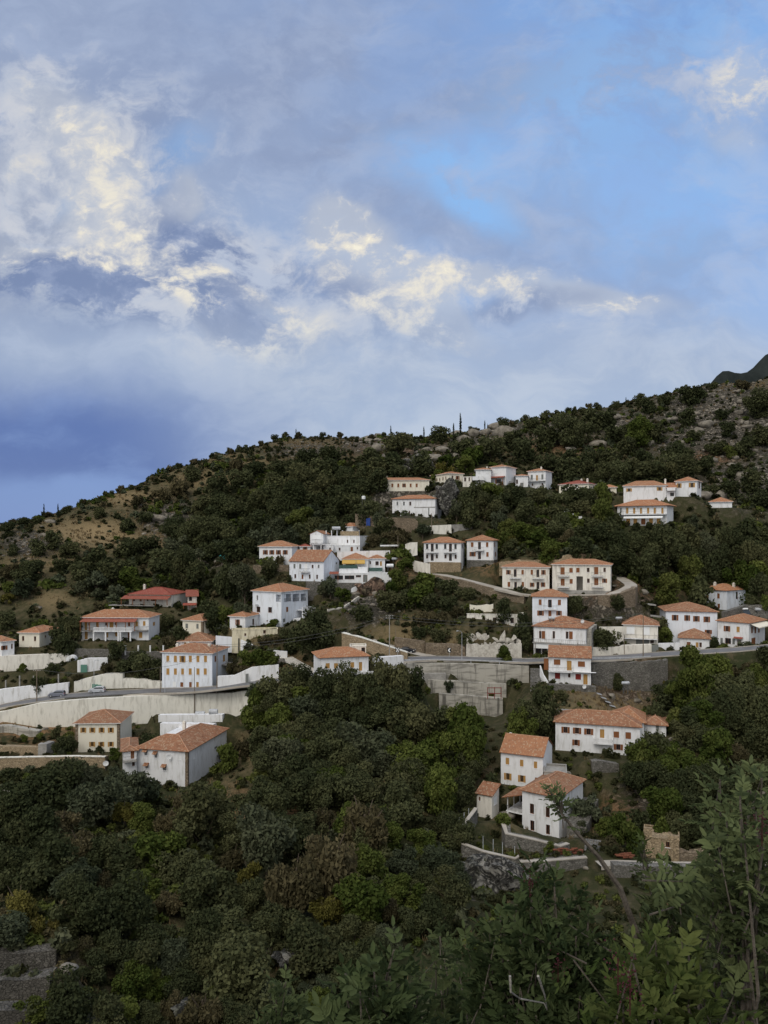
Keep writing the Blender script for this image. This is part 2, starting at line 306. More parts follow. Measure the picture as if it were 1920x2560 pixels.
# ------------------------------------------------------------------ houses
PADS = []      # (centre, half width, half depth, yaw, ground height)
CTRL = []      # terrain control points (x, y, z)
SHIELD = []    # (u0, v0, u1, v1, depth): what planting must leave in view
def grid_wall(mb, L, H0z, Hz, holes, T, depth):
    """a wall along x 0..L, z H0z..Hz with rectangular holes (x0,x1,z0,z1); T maps (x, inward, z); reveals of the given depth"""
    xs = sorted({0.0, L, *[a for h in holes for a in h[:2]]}); zs = sorted({H0z, Hz, *[a for h in holes for a in h[2:4]]})
    for i in range(len(xs) - 1):
        for k in range(len(zs) - 1):
            cx, cz = (xs[i] + xs[i + 1]) / 2, (zs[k] + zs[k + 1]) / 2
            if any(h[0] < cx < h[1] and h[2] < cz < h[3] for h in holes): continue
            mb.face([T(xs[i], 0, zs[k]), T(xs[i + 1], 0, zs[k]), T(xs[i + 1], 0, zs[k + 1]), T(xs[i], 0, zs[k + 1])])
    for h in holes:
        x0, x1, z0, z1 = h[:4]; d = h[4]
        for q in (((x0, 0, z0), (x0, d, z0), (x0, d, z1), (x0, 0, z1)), ((x1, 0, z0), (x1, 0, z1), (x1, d, z1), (x1, d, z0)),
                  ((x0, 0, z0), (x1, 0, z0), (x1, d, z0), (x0, d, z0)), ((x0, 0, z1), (x0, d, z1), (x1, d, z1), (x1, 0, z1)),
                  ((x0, d, z0), (x1, d, z0), (x1, d, z1), (x0, d, z1))):
            mb.face([T(*p) for p in q])
class House: pass
LEAF = {'or': 'ochre', 'br': 'brown', 'gr': 'greywood', 'wh': 'whitepaint', 'rd': 'darkred', 'gn': 'green', 'bl': 'blue'}
def house(name, label, c, xl, xr, xs, side, ye, yb, d, D=9.0, yaw=None, roof='hip', pitch=0.36, oh=0.45, wall='white', tile='tile',
          wins=(), bal=(), chim=(), group='white houses of the hillside village', cat='house', base_up=None, quoin=None, cornice=True, pad=1.2, found=3.0, shield=True, yview=None):
    h = House(); t = lambda x: (uvp(c, x, 0)[0] - 960) / F
    zc = lambda y: (H0 - uvp(c, 0, y)[1]) / F * d
    shared = xr if side == 'R' else xl; other = xl if side == 'R' else xr
    bx, by = t(shared) * d, d; a = t(other)
    def solve(ps):
        f = Vector((math.cos(ps), math.sin(ps))); s = Vector((-math.sin(ps), math.cos(ps)))
        if side == 'R': W = (bx - a * d) / (f.x - a * f.y)
        else: W = (a * d - bx) / (f.x - a * f.y)
        C = Vector((bx, by)) + s * D
        return f, s, W, C
    if yaw is not None: ps = R(yaw)
    elif xs is None: ps = -math.atan2(bx, by) + (R(1) if side == 'R' else R(-1))
    else:
        best = None
        for k in range(-80, 81):
            ps_ = R(k); f, s, W, C = solve(ps_)
            if W < 1.5: continue
            if side == 'R' and (C.x / C.y) < bx / by: continue
            if side == 'L' and (C.x / C.y) > bx / by: continue
            e = abs(C.x / C.y - t(xs)) * F + abs(k) * 0.01
            if best is None or e < best[0]: best = (e, ps_)
        ps = best[1]
    f, s, W, C = solve(ps)
    A = Vector((bx, by)) - (f * W if side == 'R' else Vector((0, 0)))     # front-left corner
    zb, ze = zc(yb), zc(ye); H = ze - zb
    cen = A + f * (W / 2) + s * (D / 2)
    root = empty(name, (cen.x, cen.y, zb), ps, label, cat, group)
    h.root, h.W, h.D, h.H, h.ps, h.f, h.s, h.A, h.zb, h.d, h.c, h.cen, h.side = root, W, D, H, ps, f, s, A, zb, d, c, cen, side
    PADS.append((cen, W / 2 + pad, D / 2 + pad, ps, zb))
    for fx, fy in ((0, 0), (1, 0), (0, 1), (1, 1), (0.5, 0)):
        p = A + f * (W * fx) + s * (D * fy); CTRL.append((p.x, p.y, zb + (0.8 if fy else 0)))
    allx = [xl, xr] + ([xs] if xs is not None else [])
    if shield:
        u0, v0 = uvp(c, min(allx), ye); u1, v1 = uvp(c, max(allx), yb if yview is None else yview)
        SHIELD.append((u0, v0 - 0.25 * (u1 - u0) * 0.5, u1, v1, d))
    # local frames: x -W/2..W/2, y -D/2 (front)..D/2, z 0..H
    def loc(face, x, y):
        u, v = uvp(c, x, y); dv = Vector(((u - 960) / F, 1.0, (H0 - v) / F))
        if face == 'f': p0, n = A, s
        else: p0, n = (A + f * W if side == 'R' else A), f
        k = (p0.x * n.x + p0.y * n.y) / (dv.x * n.x + dv.y * n.y)
        p = dv * k; r = Vector((p.x - cen.x, p.y - cen.y)); lx, ly = r.dot(f), r.dot(s)
        return (lx if face == 'f' else ly), p.z - zb
    h.loc = loc
    def TF(face):
        if face == 'f': return lambda x, i, z: (x, -D / 2 + i, z)
        if side == 'R': return lambda x, i, z: (W / 2 - i, x, z)
        return lambda x, i, z: (-W / 2 + i, x, z)
    h.TF = TF
    holes = {'f': [], 's': []}; specs = []
    for w in wins:
        face, x, y, ww, hh, typ = w[:6]
        ax, az = loc(face, x - ww / 2, y + hh / 2); bx2, bz = loc(face, x + ww / 2, y - hh / 2)
        x0, x1 = min(ax, bx2), max(ax, bx2); z0, z1 = min(az, bz), max(az, bz)
        lim = (W if face == 'f' else D) / 2 - 0.12
        x0, x1 = max(x0, -lim), min(x1, lim); z0 = max(z0, 0.03); z1 = min(z1, H - 0.12)
        if x1 - x0 < 0.2 or z1 - z0 < 0.2: continue
        dep = {'lg': 2.4, 'pass': 4.5}.get(typ, 0.2)
        if any(not (x1 <= q[0] or x0 >= q[1] or z1 <= q[2] or z0 >= q[3]) for q in holes[face]): continue
        holes[face].append((x0, x1, z0, z1, dep)); specs.append((face, x0, x1, z0, z1, typ))
    wm = M[wall]
    w_ = MB()
    def wallface(L, T, hs): grid_wall(w_, L, -found, H, [(q[0] + L / 2, q[1] + L / 2, q[2], q[3], q[4]) for q in hs], lambda x, i, z: T(x - L / 2, i, z), 0.2)
    wallface(W, TF('f'), holes['f'])
    wallface(W, lambda x, i, z: (x, D / 2 - i, z), [])
    wallface(D, (lambda x, i, z: (W / 2 - i, x, z)), holes['s'] if side == 'R' else [])
    wallface(D, (lambda x, i, z: (-W / 2 + i, x, z)), holes['s'] if side == 'L' else [])
    if roof == 'flat':
        w_.face([(-W / 2, -D / 2, H - 0.25), (W / 2, -D / 2, H - 0.25), (W / 2, D / 2, H - 0.25), (-W / 2, D / 2, H - 0.25)])
        w_.box(-W / 2 - .08, W / 2 + .08, -D / 2 - .08, -D / 2 + .12, H, H + .18); w_.box(-W / 2 - .08, W / 2 + .08, D / 2 - .12, D / 2 + .08, H, H + .18)
        w_.box(-W / 2 - .08, -W / 2 + .12, -D / 2 + .12, D / 2 - .12, H, H + .18); w_.box(W / 2 - .12, W / 2 + .08, -D / 2 + .12, D / 2 - .12, H, H + .18)
    if roof == 'L': w_.face([(-W / 2, -D / 2, H - .06), (W / 2, -D / 2, H - .06), (W / 2, D / 2, H - .06), (-W / 2, D / 2, H - .06)])
    gdir = 'x' if roof in ('gablex', 'shedx') else 'y'
    rise_g = 0
    if roof == 'gablex':      # ridge along x: gables on the sides
        rg = D / 2 * pitch
        for X in (-W / 2, W / 2): w_.face([(X, -D / 2, H), (X, D / 2, H), (X, 0, H + rg)])
    if roof == 'gabley':
        rg = W / 2 * pitch
        for Y in (-D / 2, D / 2): w_.face([(-W / 2, Y, H), (W / 2, Y, H), (0, Y, H + rg)])
    wo = w_.build('wall', wm, root)
    if base_up:               # a plinth of another finish, proud of the wall
        b_ = MB(); zz = loc('f', xl, base_up[0])[1]; o = 0.04
        b_.box(-W / 2 - o, W / 2 + o, -D / 2 - o, D / 2 + o, -found - .01, zz); b_.build('plinth', M[base_up[1]], root)
    if quoin:
        q_ = MB(); X = W / 2 if side == 'R' else -W / 2
        q_.box(X - 0.55, X + 0.03, -D / 2 - .03, -D / 2 + .55, 0, H - 0.02) if side == 'R' else q_.box(X - .03, X + .55, -D / 2 - .03, -D / 2 + .55, 0, H - .02)
        if quoin == 2:
            q_.build('quoin', M['stone'], root); q_ = MB()
            X = -X; q_.box(min(X, X + (.55 if X < 0 else -.55)) - .03, max(X, X + (.55 if X < 0 else -.55)) + .03, -D / 2 - .03, -D / 2 + .3, 0, H - .02)
        q_.build('quoin', M['stone'], root)
    if roof != 'flat':
        r_ = MB(); ew, ed = W / 2 + oh, D / 2 + oh; z0 = H + 0.10 - oh * pitch * 0.6; th = 0.1; rid = MB(); rr = 0.10
        def slope(pts):
            p = [Vector(q) for q in pts]; e = (p[1] - p[0]).normalized(); n = (p[1] - p[0]).cross(p[2] - p[0]).normalized(); up = n.cross(e)
            r_.face(p, 0, [((q - p[0]).dot(e), (q - p[0]).dot(up)) for q in p])
        if roof == 'hip':
            hw, hd = ew, ed; m = min(hw, hd); zt = z0 + m * pitch
            if hw >= hd: ra, rb = Vector((-(hw - hd), 0, zt)), Vector((hw - hd, 0, zt))
            else: ra, rb = Vector((0, -(hd - hw), zt)), Vector((0, hd - hw, zt))
            c4 = [Vector((-ew, -ed, z0)), Vector((ew, -ed, z0)), Vector((ew, ed, z0)), Vector((-ew, ed, z0))]
            if hw >= hd:
                slope([c4[0], c4[1], rb, ra]); slope([c4[2], c4[3], ra, rb]); slope([c4[1], c4[2], rb]); slope([c4[3], c4[0], ra])
                hips = ((c4[0], ra), (c4[3], ra), (c4[1], rb), (c4[2], rb))
            else:
                slope([c4[1], c4[2], rb, ra]); slope([c4[3], c4[0], ra, rb]); slope([c4[0], c4[1], ra]); slope([c4[2], c4[3], rb])
                hips = ((c4[0], ra), (c4[1], ra), (c4[2], rb), (c4[3], rb))
            for p, q in hips: rid.tube([p + Vector((0, 0, .02)), q + Vector((0, 0, .02))], rr, 6)
            if (rb - ra).length > 0.3: rid.tube([ra + Vector((0, 0, .03)), rb + Vector((0, 0, .03))], rr, 6)
            h.top = zt
        elif roof == 'L':
            m = min(4.6, ew * .9); zt = z0 + m * pitch; k = lambda X, Y, Z=z0: (X, Y, Z)
            cor, lf_, bk = (ew - m, -ed + m, zt), (-ew + m, -ed + m, zt), (ew - m, ed - m, zt)
            if lf_[0] > cor[0]: lf_ = (cor[0] - .4, cor[1], zt)
            slope([k(-ew, -ed), k(ew, -ed), cor, lf_]); slope([k(ew, -ed), k(ew, ed), bk, cor]); slope([k(-ew, -ed + 2 * m), k(-ew, -ed), lf_]); slope([k(ew, ed), k(ew - 2 * m, ed), bk])
            slope([k(ew - 2 * m, -ed + 2 * m), k(-ew, -ed + 2 * m), lf_, cor]); slope([k(ew - 2 * m, ed), k(ew - 2 * m, -ed + 2 * m), cor, bk])
            for p, q in ((k(-ew, -ed), lf_), (k(ew, -ed), cor), (k(ew, ed), bk), (lf_, cor), (cor, bk)): rid.tube([Vector(p) + Vector((0, 0, .02)), Vector(q) + Vector((0, 0, .02))], rr, 6)
            h.top = zt
        elif roof in ('gablex', 'gabley'):
            if roof == 'gablex':
                zt = z0 + ed * pitch; ew = W / 2 + 0.2
                slope([(-ew, -ed, z0), (ew, -ed, z0), (ew, 0, zt), (-ew, 0, zt)]); slope([(ew, ed, z0), (-ew, ed, z0), (-ew, 0, zt), (ew, 0, zt)])
                rid.tube([(-ew, 0, zt + .03), (ew, 0, zt + .03)], rr, 6)
            else:
                zt = z0 + ew * pitch; ed = D / 2 + 0.2
                slope([(ew, -ed, z0), (ew, ed, z0), (0, ed, zt), (0, -ed, zt)]); slope([(-ew, ed, z0), (-ew, -ed, z0), (0, -ed, zt), (0, ed, zt)])
                rid.tube([(0, -ed, zt + .03), (0, ed, zt + .03)], rr, 6)
            h.top = zt
        elif roof == 'shedx':   # one slope falling to the front
            zt = z0 + 2 * ed * pitch
            slope([(-ew, -ed, z0), (ew, -ed, z0), (ew, ed, zt), (-ew, ed, zt)]); h.top = zt
            g_ = MB()
            for X in (-W / 2 + .02, W / 2 - .02): g_.face([(X, -D / 2, H), (X, D / 2, H), (X, D / 2, H + D * pitch)])
            g_.face([(-W / 2, D / 2 - .02, H), (W / 2, D / 2 - .02, H), (W / 2, D / 2 - .02, H + D * pitch), (-W / 2, D / 2 - .02, H + D * pitch)])
            g_.build('gable_wall', wm, root)
        # the underside a hand's breadth lower, and the rim
        n0 = len(r_.f)
        tops = [[r_.v[i] for i in r_.f[k]] for k in range(n0)]
        for q in tops: r_.face([(p[0], p[1], p[2] - th) for p in reversed(q)], 1)
        for q in tops:
            for k in range(len(q)):
                a_, b_ = q[k], q[(k + 1) % len(q)]
                if abs(a_[2] - b_[2]) < 1e-5 and a_[2] < z0 + 0.01 or roof.startswith('gable') or roof == 'shedx':
                    r_.face([a_, (a_[0], a_[1], a_[2] - th), (b_[0], b_[1], b_[2] - th), b_], 1)
        ro = r_.build('roof', [M[tile], M['whitepaint'] if cornice else M['brown']], root)
        if rid.f: rid.build('ridge_tile', M['ridge'] if tile != 'tilered' else M['tilered'], ro)
        h.roof = ro
        if cornice:
            k_ = MB(); o = 0.14
            k_.box(-W / 2 - o, W / 2 + o, -D / 2 - o, -D / 2 - .003, H - 0.24, H - 0.03); k_.box(-W / 2 - o, W / 2 + o, D / 2 + .003, D / 2 + o, H - 0.24, H - .03)
            k_.box(-W / 2 - o, -W / 2 - .003, -D / 2 - .003, D / 2 + .003, H - 0.24, H - .03); k_.box(W / 2 + .003, W / 2 + o, -D / 2 - .003, D / 2 + .003, H - 0.24, H - .03)
            k_.build('cornice', wm if wall not in ('bluewhite',) else M['white'], root)
        for fx, fy, hh in chim:
            c_ = MB(); X, Y = fx * W / 2, fy * D / 2; zc0 = H + 0.2; zt = h.top + hh
            c_.box(X - .3, X + .3, Y - .3, Y + .3, zc0, zt); c_.box(X - .38, X + .38, Y - .38, Y + .38, zt + .003, zt + .12); c_.box(X - .2, X + .2, Y - .2, Y + .2, zt + .123, zt + .4)
            c_.build('chimney', M['oldwhite'], ro)
    # windows and doors
    for face, x0, x1, z0, z1, typ in specs:
        T = TF(face); g = 0.05
        def put(n, m, par, boxes):
            b_ = MB()
            for (a0, a1, i0, i1, c0, c1) in boxes: b_.box(a0, a1, i0, i1, c0, c1, 0, lambda p: T(p[0], p[1], p[2]))
            return b_.build(n, M[m], par)
        if typ in ('lg', 'pass'):
            if typ == 'lg':
                xm = (x0 + x1) / 2; rail = [(x0, x1, .05, .1, z0 + .95, z0 + 1.02), (x0, x1, .05, .1, z0 + .1, z0 + .15)]
                xx = x0 + .12
                while xx < x1: rail.append((xx, xx + .03, .06, .09, z0 + .15, z0 + .95)); xx += .22
                b_ = put('balustrade', 'iron', root, rail)
                put('door', 'greywood', root, [(xm - .1, xm + .8, 2.3, 2.36, z0 + .02, z0 + 2.1)])
            continue
        if typ in ('ord', 'brd', 'dkd', 'rdd', 'gnd', 'bld', 'grd'):
            m = {'ord': 'ochre', 'brd': 'brown', 'dkd': 'dark', 'rdd': 'darkred', 'gnd': 'green', 'bld': 'blue', 'grd': 'greywood'}[typ]
            do = put('door', m, root, [(x0 + .08, (x0 + x1) / 2 - .015, .1, .15, z0 + .02, z1 - .08), ((x0 + x1) / 2 + .015, x1 - .08, .1, .15, z0 + .02, z1 - .08)])
            put('door_frame', 'brown' if m != 'ochre' else 'ochre', do, [(x0, x0 + .08, .04, .17, z0, z1), (x1 - .08, x1, .04, .17, z0, z1), (x0 + .08, x1 - .08, .04, .17, z1 - .08, z1)])
            continue
        shut = typ[:2]; op = 'op' in typ; closed = typ in LEAF; fr = {'or': 'ochre', 'br': 'brown', 'rd': 'darkred', 'gr': 'greywood'}.get(shut, 'whitepaint')
        if typ == 'fr': fr = 'greywood'
        if typ == 'dk': fr = 'brown'
        wf = put('window', fr, root, [(x0, x0 + g, .06, .16, z0, z1), (x1 - g, x1, .06, .16, z0, z1), (x0 + g, x1 - g, .06, .16, z0, z0 + g), (x0 + g, x1 - g, .06, .16, z1 - g, z1),
                                      ((x0 + x1) / 2 - .02, (x0 + x1) / 2 + .02, .08, .14, z0 + g, z1 - g)])
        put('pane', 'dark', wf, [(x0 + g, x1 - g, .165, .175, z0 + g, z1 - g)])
        put('sill', 'white' if wall != 'cream' else 'cream', wf, [(x0 - .1, x1 + .1, -.08, .06, z0 - .09, z0 - .003)])
        if closed:
            xm = (x0 + x1) / 2
            for p, q in ((x0 + .02, xm - .012), (xm + .012, x1 - .02)): put('shutter', LEAF[shut], wf, [(p, q, .0, .04, z0 + .03, z1 - .03)])
        elif op:
            sw = (x1 - x0) * 0.55
            for p, q in ((x0 - sw, x0 - .02), (x1 + .02, x1 + sw)):
                if typ.endswith('L') and p > x0: continue
                if typ.endswith('R') and p < x0: continue
                put('shutter', LEAF[shut], wf, [(p, q, -.06, -.02, z0, z1)])
        elif typ == 'aw':
            b_ = MB(); o = .2
            p = [T(x0 - o, -.75, z1 - .05), T(x1 + o, -.75, z1 - .05), T(x1 + o, -.003, z1 + .38), T(x0 - o, -.003, z1 + .38)]
            b_.face(p, 0, [(0, 0), (1.5, 0), (1.5, .8), (0, .8)]); b_.face([(q[0], q[1], q[2] - .07) for q in reversed(p)], 1)
            for k in range(4):
                a_, c_ = p[k], p[(k + 1) % 4]; b_.face([a_, (a_[0], a_[1], a_[2] - .07), (c_[0], c_[1], c_[2] - .07), c_], 1)
            b_.build('window_canopy', [M['tileold'], M['brown']], wf)
    for b in bal: balcony(h, *b)
    return h
def balcony(h, face, xa, xb, yslab, kind='iron', dep=1.1, hr=1.0, slab='white', parent=None):
    x0, z = h.loc(face, xa, yslab); x1, _ = h.loc(face, xb, yslab); x0, x1 = min(x0, x1), max(x0, x1); T = h.TF(face); TT = lambda p: T(p[0], -p[1], p[2])
    b_ = MB(); b_.box(x0, x1, .003, dep, z - .16, z, 0, TT); bo = b_.build('balcony', M[slab], h.root)
    r_ = MB()
    if kind == 'iron':
        for (a, b, c, d) in ((x0, x1, dep - .05, dep - .02), (x0, x0 + .03, .01, dep - .05), (x1 - .03, x1, .01, dep - .05)):
            r_.box(a, b, c, d, z + hr - .05, z + hr, 0, TT); r_.box(a, b, c, d, z + .08, z + .12, 0, TT)
        xx = x0
        while xx <= x1 + .001: r_.box(xx, xx + .03, dep - .045, dep - .025, z, z + hr - .05, 0, TT); xx += max(.25, (x1 - x0) / 26)
        r_.build('railing', M['iron'], bo)
    elif kind in ('white', 'glass'):
        mm = 'white' if kind == 'white' else 'glass'; th = .1 if kind == 'white' else .03
        r_.box(x0, x1, dep - th, dep, z + .003, z + hr, 0, TT); r_.box(x0, x0 + th, .01, dep - th - .003, z + .003, z + hr, 0, TT); r_.box(x1 - th, x1, .01, dep - th - .003, z + .003, z + hr, 0, TT)
        r_.build('railing', M[mm], bo)
    elif kind == 'balus':
        for (a, b, c, d) in ((x0, x1, dep - .16, dep), (x0, x0 + .16, .01, dep - .16), (x1 - .16, x1, .01, dep - .16)):
            r_.box(a, b, c, d, z + hr - .14, z + hr, 0, TT); r_.box(a, b, c, d, z + .003, z + .12, 0, TT)
        xx = x0
        while xx <= x1 - .1: r_.box(xx, xx + .11, dep - .14, dep - .03, z + .12, z + hr - .14, 0, TT); xx += .24
        r_.build('balustrade', M['white'], bo)
    return bo
def lean(h, face, xa, xb, ytop, dep, drop, tile='tile', posts=0, name='porch_roof', postm='brown', zfloor=None):
    """a lean-to roof off a face, with posts under its eave"""
    x0, z = h.loc(face, xa, ytop); x1, _ = h.loc(face, xb, ytop); x0, x1 = min(x0, x1), max(x0, x1); T = h.TF(face); TT = lambda p: T(p[0], -p[1], p[2])
    r_ = MB(); p = [(x0, dep, z - drop), (x1, dep, z - drop), (x1, .003, z), (x0, .003, z)]
    sl_ = math.hypot(dep, drop)
    r_.face([TT(q) for q in p], 0, [(0, 0), (x1 - x0, 0), (x1 - x0, sl_), (0, sl_)])
    lo = [(q[0], q[1], q[2] - .1) for q in p]; r_.face([TT(q) for q in reversed(lo)], 1)
    for k in range(4): r_.face([TT(p[k]), TT(lo[k]), TT(lo[(k + 1) % 4]), TT(p[(k + 1) % 4])], 1)
    o = r_.build(name, [M[tile], M['brown']], h.root)
    for k in range(posts):
        x = x0 + .2 + (x1 - x0 - .4) * k / max(1, posts - 1); b_ = MB()
        zf = zfloor if zfloor is not None else 0
        b_.box(x - .08, x + .08, dep - .3, dep - .14, zf, z - drop - .06, 0, TT); b_.build('post', M[postm], h.root)
    return o
def hbox(h, face, xa, xb, ya, yb, i0, i1, name, m, parent=None):
    x0, z1 = h.loc(face, xa, ya); x1, z0 = h.loc(face, xb, yb); T = h.TF(face)
    b_ = MB(); b_.box(min(x0, x1), max(x0, x1), i0, i1, min(z0, z1), max(z0, z1), 0, lambda p: T(p[0], p[1], p[2])); return b_.build(name, M[m] if isinstance(m, str) else m, parent or h.root)
# ---- the lower left
def W_(face, y, w, h, typ, *xs): return [(face, x, y, w, h, typ) for x in xs]
h = house('white_house', 'small white house cut by the left edge of the picture beside a bushy bank', 1, 18, 124, -60, 'L', 703, 862, 200, D=8, wins=[('f', 37, 758, 26, 40, 'brop'), ('f', 103, 745, 14, 44, 'dk')])
h = house('cream_cottage', 'low cream cottage with orange hip roof half hidden by bushes on the left', 1, 165, 340, 500, 'R', 628, 752, 205, D=10, wall='cream', yview=700,
          wins=[('f', 200, 678, 18, 40, 'dk'), ('f', 303, 680, 18, 40, 'dk'), ('s', 393, 660, 12, 22, 'dk')])
h = house('veranda_house', 'long white house with ochre shutters and a white balustraded balcony on columns', 1, 707, 1285, 1378, 'R', 497, 692, 209, D=9, pitch=0.34,
          wins=[('f', 742, 572, 24, 72, 'ord'), ('f', 770, 550, 14, 28, 'dk'), ('f', 840, 570, 20, 66, 'ord'), ('f', 920, 553, 22, 27, 'dk'), ('f', 963, 565, 34, 54, 'or'), ('f', 1000, 550, 14, 26, 'dk'),
                ('f', 1115, 555, 18, 36, 'br'), ('f', 1180, 552, 24, 44, 'or'), ('f', 1246, 548, 22, 40, 'or'), ('f', 745, 652, 26, 66, 'ord'), ('f', 920, 647, 30, 44, 'or'),
                ('f', 1012, 642, 34, 38, 'or'), ('f', 1118, 655, 28, 66, 'brd'), ('f', 1215, 648, 30, 50, 'or'), ('s', 1330, 552, 18, 38, 'or')],
          bal=[('f', 722, 832, 606, 'iron', 1.7, 1.0, 'greyconc'), ('f', 836, 1168, 606, 'balus', 2.4, 1.0), ('f', 1172, 1284, 604, 'iron', 1.2, 1.0, 'greyconc')], chim=[(-.3, .2, .1)])
lean(h, 'f', 716, 1192, 502, 2.3, 0.75, 'tilered', 7, zfloor=h.loc('f', 800, 606)[1])
for x in (838, 940, 1048, 1066, 1152):
    X, z = h.loc('f', x, 606); b_ = MB(); b_.box(X - .17, X + .17, -h.D / 2 - 2.3, -h.D / 2 - 1.96, 0, z - .17); b_.box(X - .24, X + .24, -h.D / 2 - 2.36, -h.D / 2 - 1.9, z - .35, z - .173); b_.build('column', M['white'], h.root)
h = house('red_roofed_house', 'house with deep red roof and long open veranda above the balustraded house', 1, 1115, 1482, 1616, 'R', 300, 405, 226, D=11, pitch=.3, wall='oldwhite', tile='tilered', cornice=False, yview=395,
          wins=[('f', 1155, 338, 24, 36, 'dk'), ('f', 1215, 338, 20, 40, 'brd'), ('f', 1275, 338, 15, 36, 'dk'), ('f', 1330, 338, 22, 34, 'brop')], chim=[(-.55, -.3, .6)],
          bal=[('f', 976, 1370, 382, 'iron', 2.6, 1.0, 'greyconc')])
lean(h, 'f', 1080, 1482, 304, 2.8, 0.8, 'tilered', 5, zfloor=h.loc('f', 1200, 382)[1])
h2 = house('porch_annex', 'narrow annex with two stacked little red roofs beside the red-roofed house', 1, 1622, 1700, None, 'R', 312, 430, 227, D=5, roof='shedx', pitch=.25, oh=.6, wall='oldwhite', tile='tilered', cornice=False, cat='annex', group='outbuildings of the village',
           wins=[('f', 1645, 335, 26, 40, 'lg')])
lean(h2, 'f', 1580, 1698, 372, 1.8, .5, 'tilered', 3)
h = house('white_house', 'cream-white house with four pairs of ochre shutters beneath the white retaining wall', 1, 652, 1033, 1138, 'R', 1405, 1655, 166, D=9.5, wall='cream', tile='tileold', quoin=2, yview=1640,
          wins=W_('f', 1470, 24, 44, 'orop', 720, 798, 878, 958) + W_('f', 1592, 24, 42, 'orop', 797, 876, 957))
h = house('long_white_house', 'long white house with red-brown roof and tiny tiled window canopies, stained gable side', 1, 1185, 1622, 1953, 'R', 1650, 1960, 151, D=18, roof='L', wall='white', tile='tileold', quoin=1, cornice=False, pitch=.42, yview=1940,
          wins=[('f', 1258, 1668, 24, 40, 'aw'), ('f', 1345, 1690, 22, 44, 'aw'), ('f', 1268, 1785, 26, 34, 'aw'), ('f', 1420, 1800, 26, 40, 'aw'), ('f', 1553, 1708, 20, 40, 'wh'),
                ('s', 1675, 1703, 16, 42, 'wh'), ('s', 1866, 1620, 26, 36, 'gr'), ('s', 1715, 1855, 10, 14, 'dk')], chim=[(-.5, .6, -.2)])
h = house('balcony_annex', 'lower wing with timber balcony at the left end of the long white house', 1, 1060, 1182, None, 'R', 1640, 1900, 152.5, D=9, wall='white', tile='tileold', cornice=False, pitch=.36, cat='annex', group='outbuildings of the village',
          wins=[('f', 1145, 1680, 30, 80, 'brd'), ('f', 1085, 1742, 12, 18, 'dk'), ('f', 1153, 1762, 22, 36, 'dk')], bal=[('f', 1062, 1182, 1730, 'iron', 1.4, 1.0, 'greyconc')])
# ---- the three-storey house and its neighbours
h = house('three_storey_house', 'tall white three-storey house with two rows of ochre shutters on the road', 2, 87, 520, 655, 'R', 806, 1108, 192, D=10.5, pitch=.27, wall='bluewhite', tile='tileold',
          wins=W_('f', 854, 26, 55, 'or', 137, 202, 331, 397, 462) + [('f', 264, 856, 24, 55, 'orop')] + W_('f', 964, 26, 54, 'or', 137, 202, 330, 397, 460) + [('f', 264, 964, 24, 52, 'or')] +
          [('f', 193, 1072, 30, 42, 'wh'), ('f', 257, 1082, 26, 50, 'brd'), ('f', 332, 1080, 22, 50, 'brd'), ('f', 393, 1081, 22, 52, 'ord'), ('s', 548, 855, 14, 58, 'br'), ('s', 622, 850, 18, 66, 'ord')],
          bal=[('s', 600, 655, 905, 'iron', 1.4, 1.0, 'greyconc')], chim=[(-.75, 0, -.4), (-.35, .1, 0), (.55, 0, -.3)])
h = house('white_house', 'white upper house peeping over the roof of the three-storey house', 2, 228, 512, 560, 'R', 702, 775, 204.5, D=9, pitch=.4, wall='white', tile='tileold', yview=760,
          wins=W_('f', 728, 25, 36, 'or', 290, 368), chim=[])
h = house('cream_house', 'cream house with grey shutters and a tan corner strip among trees', 2, 265, 438, 640, 'R', 525, 640, 211, D=11, wall='cream', quoin=1, tile='tile',
          wins=[('f', 300, 570, 22, 40, 'gr'), ('f', 393, 573, 20, 40, 'gr'), ('s', 546, 548, 30, 36, 'gr')], chim=[(.7, .6, 0)])
h = house('small_white_house', 'small white house with pyramid roof between the cream house and the loggia house', 2, 672, 806, 922, 'R', 490, 602, 210, D=7.5, wall='white',
          wins=[('f', 740, 537, 18, 46, 'brop'), ('s', 875, 535, 15, 56, 'dkd')])
h = house('loggia_house', 'large bright white house with an arcaded upper loggia and an outside stair', 2, 870, 1118, 1345, 'R', 276, 578, 213, D=12.5, wall='bluewhite', pitch=.34,
          wins=[('f', 910, 326, 14, 42, 'whopL'), ('f', 920, 427, 30, 46, 'dk'), ('f', 1020, 431, 32, 46, 'dk'), ('f', 1092, 330, 42, 62, 'lg'), ('f', 995, 525, 9, 14, 'dk'), ('f', 1080, 522, 13, 24, 'dk'),
                ('s', 1172, 328, 64, 74, 'lg'), ('s', 1245, 326, 58, 72, 'lg'), ('s', 1309, 324, 46, 70, 'lg'), ('s', 1168, 427, 18, 46, 'br'), ('s', 1142, 522, 20, 34, 'gr')])
